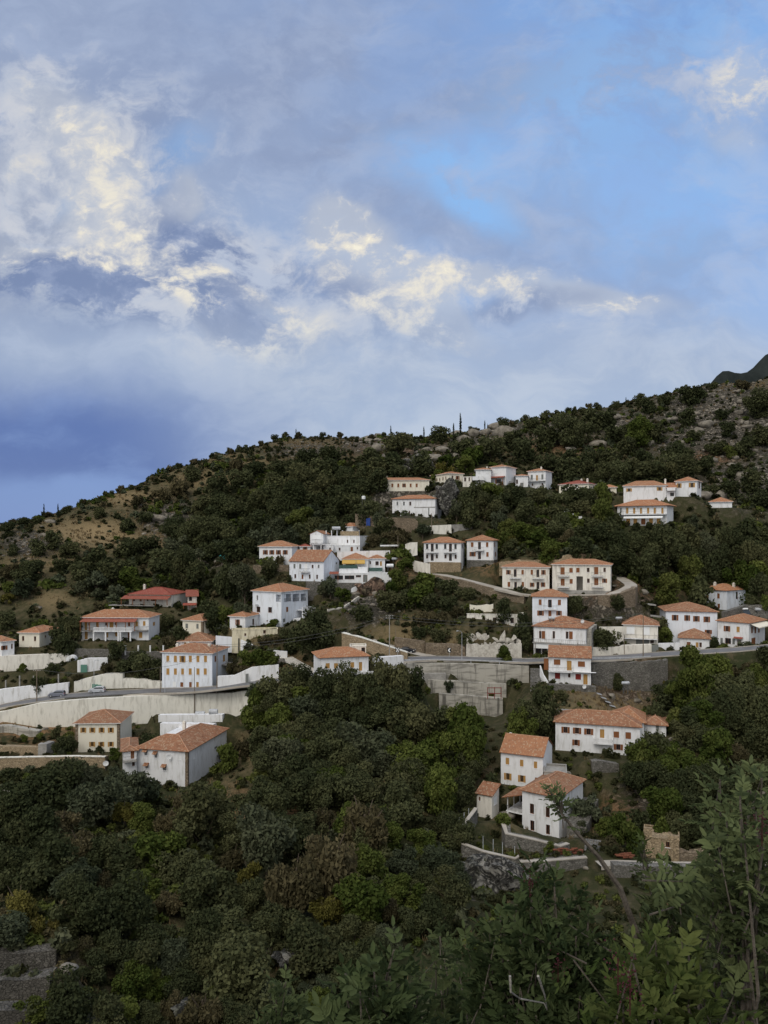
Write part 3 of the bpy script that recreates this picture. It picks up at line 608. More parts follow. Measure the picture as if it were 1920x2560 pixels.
# outside stair: a sloped solid flight with a parapet
X0, Z0 = h.loc('s', 1215, 385); X1, Z1 = h.loc('s', 1345, 372)
b_ = MB(); y0 = h.D / 2
pts = [(y0 - 5.5, 0), (y0 + 4.6, 0), (y0 + 4.6, 1.6), (y0, 5.0), (y0 - 5.5, 5.0)]
for s_, xo in ((1, 2.2), (-1, 1.9)): b_.face([(h.W / 2 + xo, p[0], p[1]) for p in (pts if s_ == 1 else pts[::-1])])
for k in range(5): p, q = pts[k], pts[(k + 1) % 5]; b_.face([(h.W / 2 + 1.9, p[0], p[1]), (h.W / 2 + 1.9, q[0], q[1]), (h.W / 2 + 2.2, q[0], q[1]), (h.W / 2 + 2.2, p[0], p[1])])
b_.box(h.W / 2 + .003, h.W / 2 + 1.9, y0 - 5.5, y0, 4.0, 4.15)
for k in range(14): b_.box(h.W / 2 + .003, h.W / 2 + 1.897, y0 + .33 * k, y0 + .33 * (k + 1), -1, 4.0 - .2 * (k + 1))
b_.build('stair', M['white'], h.root)
b_ = MB(); b_.box(h.W / 2 + .5, h.W / 2 + 4.5, -1.5, 4.5, 0, 1.9); b_.build('cellar', M['white'], h.root)
b_ = MB(); b_.box(-h.W / 2 + 1.3, -h.W / 2 + 2.1, -h.D / 2 - .4, -h.D / 2 - .003, 5.3, 5.9); b_.build('air_conditioner', M['metal'], h.root)
LOG = h
h = house('roadside_house', 'white house with orange roof, ochre door and long balcony above the dark grove', 9, 250, 556, 213, 'L', 262, 432, 172, D=8, wall='white', cornice=False, pitch=.36, yview=360,
          wins=W_('f', 313, 25, 34, 'or', 300, 352) + [('f', 454, 308, 24, 36, 'or'), ('f', 506, 317, 20, 56, 'ord'), ('f', 455, 396, 20, 36, 'dk'), ('f', 507, 397, 18, 42, 'rdd'), ('f', 330, 396, 30, 34, 'dk')],
          bal=[('f', 404, 606, 362, 'white', 1.6, .55)])
X, z = h.loc('f', 598, 362)
b_ = MB(); b_.box(X - .15, X + .15, -h.D / 2 - 1.4, -h.D / 2 - 1.1, 0, z - .17); b_.build('column', M['white'], h.root)
house('flat_shed', 'little flat-roofed white shed with dark openings behind the roadside house', 9, 440, 541, None, 'R', 192, 240, 181, D=4, roof='flat', wall='oldwhite', cat='shed', group='outbuildings of the village',
      wins=[('f', 465, 212, 30, 16, 'dk'), ('f', 523, 216, 24, 36, 'dkd')], yview=205)
# ---- middle cluster
house('white_house', 'white house with four dark brown window pairs at the left end of the middle cluster', 3, 117, 455, 530, 'R', 358, 545, 246, D=9, pitch=.36,
      wins=W_('f', 418, 24, 46, 'brop', 180, 247, 316, 386) + [('f', 182, 493, 20, 40, 'brop'), ('f', 247, 515, 24, 56, 'brd'), ('f', 310, 512, 22, 44, 'dk')])
house('small_white_house', 'tiny white house with one brown window wedged against the gabled house', 3, 537, 648, None, 'R', 356, 448, 253, D=6, tile='tilered', wins=[('f', 592, 379, 22, 40, 'brop')])
h = house('gabled_house', 'narrow white gabled house with a glazed balcony in the middle cluster', 3, 645, 780, 850, 'R', 228, 450, 256, D=12, roof='gabley', pitch=.45, cornice=False,
      wins=[('f', 712, 258, 90, 46, 'wh'), ('f', 712, 400, 40, 50, 'dk')], bal=[('f', 648, 778, 322, 'iron', 1.2, 1.1)])
h = house('terrace_house', 'white flat-roofed block with roof terrace and water tank in the middle cluster', 3, 785, 1160, 1275, 'R', 252, 360, 254, D=9, roof='flat',
      wins=W_('f', 305, 17, 34, 'wh', 846, 905) + W_('f', 304, 14, 32, 'dk', 1032, 1098))
b_ = MB(); D2, W2 = h.D / 2, h.W / 2
b_.box(W2 * 0.0 - .6, W2 - .4, -D2 + .3, -D2 + .45, h.H + .2, h.H + 1.7); b_.build('terrace_screen', M['tanstone'], h.root)
for k in range(7): b_ = MB(); X = -W2 + .6 + k * (2 * W2 - 1.2) / 6; b_.box(X - .12, X + .12, -D2 + .55, -D2 + .8, h.H + .19, h.H + 2.0); b_.build('terrace_post', M['white'], h.root)
TERR = h
house('small_white_house', 'white hip-roofed house rising behind the roof terrace and its tank', 3, 940, 1086, 1214, 'R', 148, 245, 268, D=8, pitch=.36, wins=[('f', 993, 172, 24, 18, 'dk'), ('s', 1150, 172, 14, 24, 'wh')], yview=195)
h = house('porch_house', 'white flat-roofed house with a deep shaded porch on pillars in the middle cluster', 3, 676, 886, None, 'R', 345, 455, 248, D=7, roof='flat',
      wins=[('f', 745, 393, 74, 84, 'lg'), ('f', 850, 384, 16, 28, 'dk')])
b_ = MB(); b_.box(-h.W / 2 - .4, h.W / 2 * .2, -h.D / 2 - 1.3, -h.D / 2 - .003, h.H + .2, h.H + .36); b_.build('porch_slab', M['white'], h.root)
for k in (0, 1, 2): b_ = MB(); X = -h.W / 2 + .1 + k * 2.4; b_.box(X - .14, X + .14, -h.D / 2 - 1.2, -h.D / 2 - .92, 0, h.H + .197); b_.build('column', M['white'], h.root)
h = house('terrace_house', 'long low white house with vine-shaded door above the yellow awning', 3, 888, 1160, None, 'R', 350, 425, 251, D=6, roof='flat', wins=[('f', 1076, 385, 24, 46, 'brd'), ('f', 1135, 375, 14, 24, 'dk'), ('f', 950, 385, 18, 30, 'dk')])
house('gable_end_house', 'white house with old ridge roof, blank gable end and an iron balcony', 3, 430, 785, 945, 'R', 512, 720, 228, D=11, roof='gablex', pitch=.55, tile='tileold', cornice=False, wall='bluewhite',
      wins=[('f', 482, 562, 20, 46, 'gr'), ('f', 541, 562, 20, 46, 'gr'), ('f', 600, 572, 30, 70, 'wh'), ('f', 670, 565, 18, 34, 'dk'), ('f', 732, 565, 18, 36, 'whopL'), ('f', 490, 665, 18, 40, 'dk'), ('f', 565, 672, 18, 46, 'brd'),
            ('f', 640, 670, 18, 42, 'dk'), ('f', 716, 672, 18, 42, 'dk'), ('s', 917, 530, 14, 18, 'gr')], bal=[('f', 548, 642, 618, 'iron', 1.0)])
h = house('yellow_awning_house', 'white house with yellow awnings over a green glass balcony', 3, 985, 1250, None, 'R', 487, 640, 236, D=8, pitch=.4,
      wins=[('f', 1060, 548, 90, 50, 'dk'), ('f', 1180, 550, 26, 50, 'wh'), ('f', 1122, 625, 16, 22, 'dk')], chim=[(.9, -.2, 0)], bal=[('f', 946, 1132, 585, 'glass', 1.6, 1.1), ('f', 1140, 1240, 585, 'white', 1.3, .5)])
for xa, xb in ((976, 1118), (1122, 1212)):
    b_ = MB(); x0, z = h.loc('f', xa, 490); x1, _ = h.loc('f', xb, 490); y = -h.D / 2
    p = [(x0, y - 1.8, z - 1.1), (x1, y - 1.8, z - 1.1), (x1, y - .02, z), (x0, y - .02, z)]; b_.face(p); b_.face([(q[0], q[1], q[2] - .05) for q in reversed(p)])
    b_.face([p[0], (p[0][0], p[0][1], p[0][2] - .3), (p[1][0], p[1][1], p[1][2] - .3), p[1]])
    b_.build('awning', M['yellow'], h.root)
hbox(h, 'f', 946, 1240, 588, 640, -1.5, -.003, 'terrace_base', 'white')
h = house('white_wing', 'low white wing with glass-fronted terrace right of the yellow awnings', 3, 1256, 1420, None, 'R', 482, 625, 237, D=7, pitch=.36,
      wins=[('f', 1338, 532, 34, 40, 'dk'), ('f', 1378, 535, 20, 48, 'ord'), ('f', 1268, 525, 14, 30, 'dk')], bal=[('f', 1254, 1392, 612, 'glass', 1.6, 1.1)], cat='house')
h = house('terrace_building', 'long white flat terrace building with dark glazed openings above a rock face', 3, 890, 1520, None, 'R', 640, 735, 230, D=4.5, roof='flat',
      wins=[('f', 942, 680, 88, 44, 'dk'), ('f', 1052, 678, 100, 40, 'dk'), ('f', 1145, 665, 54, 22, 'dk'), ('f', 1216, 690, 44, 76, 'grd')])
lean(h, 'f', 846, 942, 618, 1.6, .6, 'tilered', 2)
# ---- above the middle
h = house('plain_white_house', 'plain white two-storey house with three dark upper windows above the stone wall', 4, 335, 780, 842, 'R', 482, 690, 272, D=9, roof='hip', pitch=.3, wall='white', cornice=False,
      wins=[('f', 388, 535, 19, 40, 'whop'), ('f', 455, 535, 19, 40, 'whop'), ('f', 521, 535, 19, 40, 'dk'), ('f', 450, 638, 20, 56, 'dkd'), ('f', 513, 627, 13, 36, 'dk'), ('f', 713, 620, 12, 84, 'gr')], chim=[(.95, .3, .3)])
hbox(h, 'f', 560, 780, 570, 577, -.06, -.003, 'cable_duct', 'greyconc')
house('long_cream_house', 'long low cream house with a row of small brown windows near the hill top', 4, 150, 718, None, 'R', 292, 405, 292, D=8, pitch=.26, wall='cream',
      wins=W_('f', 346, 20, 38, 'br', 335, 397, 525, 588) + [('f', 457, 346, 18, 38, 'brop'), ('f', 270, 348, 18, 38, 'br'), ('f', 205, 350, 18, 38, 'br')])
house('corner_cream_house', 'cream house seen on its corner, dark windows, left of the big white house', 4, 918, 1068, 735, 'L', 222, 330, 292, D=13, pitch=.26, wall='cream', yview=300,
      wins=[('f', 958, 262, 16, 34, 'dk'), ('f', 1012, 268, 18, 38, 'brop'), ('s', 890, 271, 10, 36, 'dk'), ('s', 860, 277, 10, 34, 'dk'), ('s', 827, 284, 10, 32, 'dk'), ('s', 797, 288, 12, 30, 'dk')])
h = house('big_white_house', 'biggest white block on the upper slope with a little red porch roof', 4, 1355, 1515, 1617, 'R', 152, 345, 287, D=9, pitch=.3, wins=[('f', 1405, 207, 26, 34, 'wh'), ('f', 1432, 305, 60, 46, 'dk')])
lean(h, 'f', 1358, 1506, 255, 2.0, .6, 'tilered', 3)
h = house('stair_wing', 'white stepped wing with outside stair at the left of the big white block', 4, 1200, 1358, None, 'R', 182, 345, 288, D=8, pitch=.26, wins=[('f', 1320, 205, 16, 34, 'wh'), ('f', 1235, 255, 40, 50, 'wh')],
      bal=[('f', 1165, 1290, 292, 'white', 1.6, 1.3)], cat='house', chim=[(.5, .2, .3)])
b_ = MB()
for k in range(12): b_.box(h.W / 2 - 4.6 + .3 * k, h.W / 2 - 4.3 + .3 * k, -h.D / 2 - 1.2, -h.D / 2 - .003, -1, 3.4 - .28 * k)
b_.build('stair', M['greyconc'], h.root)
house('ruined_house', 'roofless pale ruin with empty window holes left of the big white block', 4, 1066, 1160, None, 'R', 258, 362, 288, D=6, roof='flat', wall='oldwhite', wins=[('f', 1090, 285, 20, 40, 'dk'), ('f', 1133, 283, 14, 40, 'dk')], cat='ruin')
house('low_link', 'low white lean-to house between the big white block and the balcony tower', 5, 120, 196, None, 'R', 96, 165, 289, D=7, pitch=.25, wins=[('f', 128, 132, 12, 26, 'dk'), ('f', 158, 152, 20, 26, 'grd')], cat='house')
house('tower_house', 'square white house with balcony, ochre door and grey shutters on the upper slope', 5, 195, 303, 342, 'R', 66, 178, 290, D=8, pitch=.32,
      wins=[('f', 218, 105, 13, 30, 'gr'), ('f', 250, 109, 12, 34, 'ord'), ('f', 283, 103, 13, 30, 'gr'), ('f', 223, 150, 9, 16, 'dk'), ('f', 283, 148, 10, 16, 'dk')], bal=[('f', 196, 303, 130, 'iron', 1.2)], chim=[(.3, -.4, .2)])
house('red_eaved_house', 'cream house with bright red eaves and blue-tinted roof end on the upper slope', 5, 385, 565, 622, 'R', 144, 215, 279, D=10, pitch=.3, wall='cream', tile='tilered', yview=185,
      wins=[('f', 428, 162, 22, 22, 'gr'), ('f', 495, 166, 9, 18, 'wh'), ('f', 530, 168, 9, 18, 'wh'), ('s', 596, 168, 8, 20, 'gr')], chim=[(.6, 0, .3), (.2, 0, .2)])
house('low_cottage', 'low cottage of which mostly the orange roof shows among trees on the upper slope', 5, 650, 735, None, 'R', 166, 190, 277, D=7, pitch=.4, wall='cream', yview=172)
house('long_low_house', 'long low white house with two small shuttered windows on the upper right slope', 5, 778, 1040, None, 'R', 154, 208, 264, D=8, pitch=.42, wall='white', yview=178, wins=[('f', 812, 183, 16, 20, 'orop'), ('f', 998, 176, 16, 22, 'orop')], chim=[(.95, 0, .3)])
h = house('corner_house', 'white house with arched terrace and pyramid roof on the upper right slope', 5, 1096, 1226, 1252, 'R', 126, 222, 262, D=8, pitch=.42, yview=185, wins=[('f', 1117, 156, 14, 28, 'orop'), ('f', 1195, 153, 18, 28, 'orop'), ('s', 1240, 152, 8, 40, 'dk')])
h = house('arched_terrace', 'white terrace block with arched cellar door joining the two upper right houses', 5, 1042, 1094, None, 'R', 168, 222, 262.5, D=6, roof='shedx', pitch=.3, wall='white', cat='annex', group='outbuildings of the village', wins=[('f', 1074, 210, 24, 22, 'dkd')], bal=[('f', 1042, 1094, 186, 'white', 1.4, .8)])
h = house('balcony_house', 'wide white house with full-width balcony and white doors between ochre shutters', 5, 740, 1042, 1082, 'R', 274, 398, 250, yview=392, D=10, pitch=.36, oh=.9, wall='white', cornice=False,
      wins=[('f', 761, 306, 12, 26, 'gr')] + W_('f', 309, 13, 36, 'or', 800, 843, 884, 928, 968, 1015) + W_('f', 309, 24, 36, 'wh', 821, 906, 992) + W_('f', 372, 24, 34, 'or', 806, 850, 945, 992) + [('f', 898, 374, 26, 40, 'brd')],
      bal=[('f', 740, 1042, 334, 'iron', 1.7, 1.0)])
b_ = MB(); x0, z = h.loc('f', 788, 340); x1, _ = h.loc('f', 1025, 340); y = -h.D / 2
b_.face([(x0, y - 2.4, z - .7), (x1, y - 2.4, z - .7), (x1, y - 1.72, z - .3), (x0, y - 1.72, z - .3)]); b_.box(x0, x1, y - 2.44, y - 2.4, z - 1.0, z - .7); b_.build('awning', M['whitepaint'], h.root)
house('low_cottage', 'small white cottage with orange roof alone among trees at the upper right', 5, 1303, 1440, None, 'R', 254, 290, 260, D=8, pitch=.42, yview=272)
# ---- half-built houses in the middle
h = house('new_house', 'unfinished white twin house with black door openings on a stone base, left of its pair', 6, 122, 405, 432, 'R', 112, 262, 241, D=9, pitch=.34, cornice=False, tile='tile', yview=300,
      wins=W_('f', 142, 18, 38, 'fr', 147, 221, 286, 365) + W_('f', 151, 22, 60, 'dkd', 186, 326) + W_('f', 218, 16, 30, 'dk', 147, 222, 288) + W_('f', 226, 22, 52, 'dkd', 186, 326) + [('f', 366, 220, 16, 32, 'dk'), ('s', 418, 142, 8, 34, 'fr')],
      bal=[('f', 138, 232, 186, 'iron', 1.1), ('f', 275, 372, 186, 'iron', 1.1)], group='half-built white houses')
h = house('new_house', 'unfinished white square house with brown shutters and one balcony, right of its pair', 6, 452, 656, 686, 'R', 95, 296, 243, D=8.5, pitch=.36, cornice=False, base_up=(246, 'greystone'), group='half-built white houses',
      wins=[('f', 493, 128, 20, 36, 'br'), ('f', 549, 136, 22, 56, 'dkd'), ('f', 608, 128, 18, 36, 'br'), ('f', 496, 201, 22, 34, 'brop'), ('f', 549, 211, 22, 56, 'dkd'), ('f', 610, 203, 18, 36, 'br'), ('s', 666, 128, 8, 36, 'br'), ('s', 672, 202, 8, 36, 'br'), ('f', 525, 270, 18, 36, 'dkd')],
      bal=[('f', 514, 584, 170, 'iron', 1.1)])
h = house('new_house', 'unfinished cream double house with two small balconies in the left of the row', 6, 725, 1086, None, 'R', 302, 472, 218, D=9, pitch=.26, wall='oldwhite', cornice=True, group='half-built white houses',
      wins=[('f', 771, 340, 16, 34, 'brop'), ('f', 823, 346, 22, 58, 'dkd'), ('f', 880, 340, 18, 36, 'br'), ('f', 951, 340, 18, 38, 'br'), ('f', 997, 348, 22, 58, 'dkd'), ('f', 1040, 341, 16, 36, 'brop'),
            ('f', 775, 433, 20, 38, 'br'), ('f', 826, 442, 20, 54, 'dkd'), ('f', 882, 433, 18, 38, 'br'), ('f', 953, 436, 16, 32, 'brop'), ('f', 998, 442, 22, 54, 'dkd'), ('f', 1037, 435, 16, 34, 'brop')],
      bal=[('f', 780, 866, 382, 'iron', 1.1), ('f', 954, 1042, 386, 'iron', 1.1)])
h = house('new_house', 'unfinished white double house with a tall dark passage, right end of the row', 6, 1108, 1556, 1562, 'R', 284, 512, 214, D=9, pitch=.28, wall='oldwhite', cornice=True, group='half-built white houses',
      base_up=(474, 'greyconc'),
      wins=[('f', 1187, 330, 32, 56, 'br'), ('f', 1252, 325, 26, 36, 'br'), ('f', 1305, 324, 26, 36, 'br'), ('f', 1384, 322, 20, 32, 'dk'), ('f', 1446, 328, 32, 56, 'br'), ('f', 1510, 322, 18, 32, 'dk'),
            ('f', 1188, 416, 30, 54, 'brd'), ('f', 1253, 410, 24, 36, 'br'), ('f', 1385, 405, 20, 32, 'dk'), ('f', 1446, 412, 32, 54, 'brd'), ('f', 1510, 405, 18, 32, 'brop'), ('f', 1318, 438, 50, 132, 'pass'),
            ],
      bal=[('f', 1150, 1238, 366, 'iron', 1.1), ('f', 1410, 1498, 366, 'iron', 1.1), ('f', 1150, 1238, 452, 'iron', 1.1), ('f', 1410, 1500, 450, 'iron', 1.1)])
h = house('new_house', 'bluish-white house with brown shutters and a black balcony door below the half-built row', 6, 955, 1222, None, 'R', 528, 700, 203, D=7, pitch=.42, wall='bluewhite', cornice=False, yview=670, group='half-built white houses',
      wins=[('f', 1015, 570, 22, 42, 'br'), ('f', 1090, 580, 28, 60, 'dkd'), ('f', 1163, 572, 24, 42, 'br'), ('f', 1018, 653, 24, 38, 'brop'), ('f', 1090, 656, 24, 42, 'br'), ('f', 1160, 654, 20, 36, 'brop')], bal=[('f', 1038, 1142, 622, 'iron', 1.1)])
# ---- along the road on the right
h = house('shop_house', 'white shop house with white blinds, brown shutters and a long grey balcony', 6, 965, 1366, 1418, 'R', 770, 1000, 193, D=12, pitch=.34, tile='tileold', cornice=False, wall='white',
      wins=[('f', 1016, 820, 18, 56, 'dkd'), ('f', 1040, 821, 26, 58, 'br'), ('f', 1120, 821, 18, 56, 'dkd'), ('f', 1141, 821, 26, 58, 'br'), ('f', 1222, 823, 20, 54, 'dkd'), ('f', 1251, 824, 28, 58, 'br'), ('f', 1000, 955, 46, 60, 'dk'), ('f', 1050, 955, 40, 60, 'dk'), ('f', 1250, 960, 60, 60, 'dk')],
      bal=[('f', 965, 1378, 872, 'iron', 1.5, 1.0, 'greyconc')])
for xa, xb in ((974, 1176), (1184, 1308)): hbox(h, 'f', xa, xb, 874, 928, -1.2, -1.12, 'roller_blind', 'whitepaint')
for x in (985, 1176, 1310, 1380): X, z = h.loc('f', x, 872); b_ = MB(); b_.box(X - .12, X + .12, -h.D / 2 - 1.45, -h.D / 2 - 1.22, 0, z - .17); b_.build('column', M['greyconc'], h.root)
hbox(h, 's', 1372, 1416, 770, 900, -1.2, -.003, 'side_terrace', 'conc')
h = house('roadside_house', 'white two-storey house with brown doors and a short tiled ridge roof below the road', 7, 238, 512, None, 'R', 582, 764, 179, D=7.5, roof='gablex', pitch=.5, tile='tileold', cornice=False, wall='white', oh=.5,
      wins=[('f', 292, 610, 42, 34, 'br'), ('f', 371, 633, 30, 62, 'ord'), ('f', 450, 623, 46, 34, 'br'), ('f', 295, 699, 34, 38, 'rd'), ('f', 371, 696, 16, 26, 'dk'), ('f', 429, 705, 36, 36, 'rd'), ('f', 476, 722, 28, 66, 'ord')],
      bal=[('f', 238, 392, 664, 'iron', 1.2)])
hbox(h, 'f', 234, 545, 664, 676, -.9, -.003, 'balcony_ledge', 'white')
hbox(h, 'f', 206, 236, 588, 662, .2, .5, 'side_screen', 'brown')
house('white_house', 'weathered white house with blank white doors behind a garden wall on the road', 7, 722, 946, None, 'R', 372, 505, 199, D=9, pitch=.46, tile='tileold', wall='oldwhite', yview=490,
      wins=[('f', 768, 402, 52, 44, 'wh'), ('f', 872, 406, 40, 50, 'wh'), ('f', 846, 480, 84, 44, 'gr'), ('f', 908, 475, 24, 24, 'dk')], bal=[('f', 722, 942, 450, 'iron', 1.3, 1.0)])
house('long_white_house', 'long white house with four brown-shuttered windows, behind a dark round tree', 7, 997, 1330, None, 'R', 284, 432, 207, D=12, pitch=.3, tile='tileold', yaw=-12, wall='bluewhite', cornice=False,
      wins=[('f', 1057, 322, 20, 36, 'brop'), ('f', 1135, 324, 18, 36, 'brop'), ('f', 1195, 329, 20, 36, 'brop'), ('f', 1262, 333, 20, 36, 'brop'), ('f', 1190, 410, 26, 20, 'br'), ('f', 1272, 414, 22, 26, 'brop')])
house('small_white_house', 'single-storey white roadside house with a brown door and pyramid roof', 7, 1085, 1280, None, 'R', 458, 538, 199, D=8, pitch=.5, tile='tileold', cornice=False, wins=[('f', 1145, 508, 24, 56, 'brd'), ('f', 1200, 498, 18, 32, 'or'), ('f', 1222, 498, 16, 30, 'dk')])
h = house('corner_white_house', 'white corner house with a cream awning and a small red door canopy on the road', 7, 1332, 1535, 1640, 'R', 356, 522, 198, D=11, pitch=.36, cornice=False,
      wins=[('f', 1393, 393, 20, 34, 'brop'), ('f', 1465, 398, 20, 34, 'or'), ('f', 1400, 473, 38, 34, 'dk'), ('f', 1358, 471, 16, 34, 'gr'), ('f', 1436, 476, 16, 36, 'gr'), ('f', 1472, 492, 26, 50, 'grd'),
            ('s', 1555, 402, 10, 44, 'br'), ('s', 1577, 402, 10, 44, 'br'), ('s', 1600, 400, 10, 40, 'br'), ('s', 1565, 478, 26, 58, 'brd')])
lean(h, 'f', 1440, 1498, 444, .8, .3, 'tilered', 0, name='door_canopy')
b_ = MB(); x0, z = h.loc('s', 1540, 362); x1, _ = h.loc('s', 1640, 345); X = h.W / 2
b_.face([(X + .003, x0, z), (X + 2.2, x0, z - .8), (X + 2.2, x1, z - .8), (X + .003, x1, z)]); b_.face([(X + 2.2, x0, z - .8), (X + 2.2, x0, z - 1.05), (X + 2.2, x1, z - 1.05), (X + 2.2, x1, z - .8)]); b_.build('awning', M['cream'], h.root)
house('white_house', 'white house with white chimney and brown shutters standing highest of the right row', 7, 1228, 1392, 1512, 'R', 146, 272, 229, D=10, pitch=.36, wall='bluewhite', cornice=False,
      wins=[('f', 1267, 178, 16, 30, 'br'), ('f', 1338, 181, 16, 32, 'br'), ('f', 1268, 243, 16, 22, 'br'), ('f', 1340, 246, 15, 28, 'br'), ('s', 1457, 178, 12, 48, 'dkd')], chim=[(-.3, -.5, .2), (.6, .3, 0)])
# ---- the three houses in the lower right
h = house('long_white_house', 'long white house with lichen-spotted roof, ochre shutters and a slatted balcony', 8, 584, 1012, None, 'R', 196, 345, 149, D=8, pitch=.4, tile='tileold', yaw=-16, cornice=False,
      wins=[('f', 635, 212, 20, 30, 'brop'), ('f', 693, 216, 20, 30, 'brop'), ('f', 752, 221, 22, 30, 'brop'), ('f', 820, 231, 22, 42, 'ord'), ('f', 892, 236, 28, 30, 'br'), ('f', 952, 241, 28, 32, 'br'), ('f', 688, 276, 18, 28, 'brop'), ('f', 902, 299, 22, 28, 'brop')],
      bal=[('f', 776, 874, 272, 'balus', 1.1)])
house('peaked_wing', 'taller pyramid-roofed wing behind the right end of the long lichen-roofed house', 8, 880, 1032, None, 'R', 172, 300, 153, D=8, pitch=.6, oh=.5, cornice=False, yview=180, cat='house')
house('small_annex', 'small white annex with tiled roof at the right of the long lichen-roofed house', 8, 1034, 1144, None, 'R', 188, 245, 154, D=6, pitch=.5, tile='tileold', cornice=False, wins=[('f', 1100, 203, 16, 24, 'gr')], cat='annex', group='outbuildings of the village')
h = house('white_house', 'square white house with clean orange roof and ochre shutters on a stone base', 8, 308, 521, 566, 'R', 345, 512, 140, D=8, roof='gablex', pitch=.55, wall='white', cornice=False, base_up=(497, 'greystone'),
      wins=[('f', 341, 370, 18, 32, 'or'), ('f', 413, 380, 18, 32, 'or'), ('f', 483, 389, 17, 32, 'or'), ('f', 343, 448, 18, 32, 'orop'), ('f', 414, 459, 18, 32, 'orop'), ('f', 491, 466, 22, 22, 'br')], chim=[(-.85, .2, -.4)])
h = house('white_house', 'nearest white house with four dark windows, a left porch and a wide old tiled roof', 8, 416, 602, 722, 'R', 550, 778, 128, D=11, pitch=.46, tile='tileold', wall='white', cornice=False, yview=760,
      wins=[('f', 465, 611, 21, 46, 'dk'), ('f', 545, 629, 20, 46, 'dk'), ('f', 467, 696, 20, 46, 'dk'), ('f', 546, 716, 20, 44, 'dk')])
NEAR = h
# left porch: slab and floor on pillars under a small lean-to
b_ = MB(); X = -h.W / 2; D2 = h.D / 2
b_.box(X - 3.3, X - .003, -D2 + .5, -D2 + 6, 2.9, 3.1); b_.build('porch_floor', M['white'], h.root)
for y in (-D2 + .7, -D2 + 3.2, -D2 + 5.7): b_ = MB(); b_.box(X - 3.2, X - 2.9, y - .15, y + .15, -1, 2.9); b_.box(X - 3.15, X - 3.0, y - .07, y + .07, 3.1, 5.5); b_.build('column', M['white'], h.root)
b_ = MB()
p = [(X - 3.9, -D2, 5.4), (X - .003, -D2, 6.55), (X - .003, -D2 + 6.6, 6.55), (X - 3.9, -D2 + 6.6, 5.4)]
b_.face([p[0], p[1], p[2], p[3]], 0, [(0, 0), (0, 4), (6.6, 4), (6.6, 0)]); b_.face([(q[0], q[1], q[2] - .12) for q in reversed(p)], 1)
for k in range(4): a_, c_ = p[k], p[(k + 1) % 4]; b_.face([a_, (a_[0], a_[1], a_[2] - .12), (c_[0], c_[1], c_[2] - .12), c_], 1)
b_.build('porch_roof', [M['tileold'], M['brown']], h.root)
b_ = MB(); b_.box(X - 3.12, X - .02, -D2 + .55, -D2 + .6, 3.9, 3.96)
for k in range(12): b_.box(X - 3.1 + k * .26, X - 3.07 + k * .26, -D2 + .56, -D2 + .59, 3.1, 3.9)
b_.build('railing', M['iron'], h.root)
h = house('stone_annex', 'unroofed stone annex with ochre window between the two lower right houses', 8, 526, 640, None, 'R', 432, 500, 137, D=5, roof='flat', wall='greyconc', cat='annex', group='outbuildings of the village', wins=[('f', 556, 466, 18, 44, 'or')])
house('garden_shed', 'small white shed with old tiled lean-to roof left of the nearest white house', 8, 186, 262, 298, 'R', 545, 662, 133, D=3.2, roof='shedx', pitch=.3, oh=.3, tile='tileold', wall='oldwhite', cornice=False, cat='shed', group='outbuildings of the village',
      wins=[('s', 280, 568, 16, 50, 'wh'), ('f', 200, 560, 8, 20, 'dk')])
h = house('ruined_house', 'roofless tan stone ruin with one window gap beside the lower path', 8, 1030, 1210, None, 'R', 775, 882, 116, D=5, roof='flat', wall='tanstone', cat='ruin', wins=[('f', 1152, 792, 20, 26, 'dk')], yview=860)
b_ = MB(); b_.box(-h.W / 2, -h.W / 2 + 1.2, -h.D / 2 - .002, -h.D / 2 + .5, h.H + .19, h.H + 1.4); b_.box(h.W / 2 - 1.6, h.W / 2 + .002, -h.D / 2, -h.D / 2 + .5, h.H + .19, h.H + .7); b_.build('broken_gable', M['tanstone'], h.root)
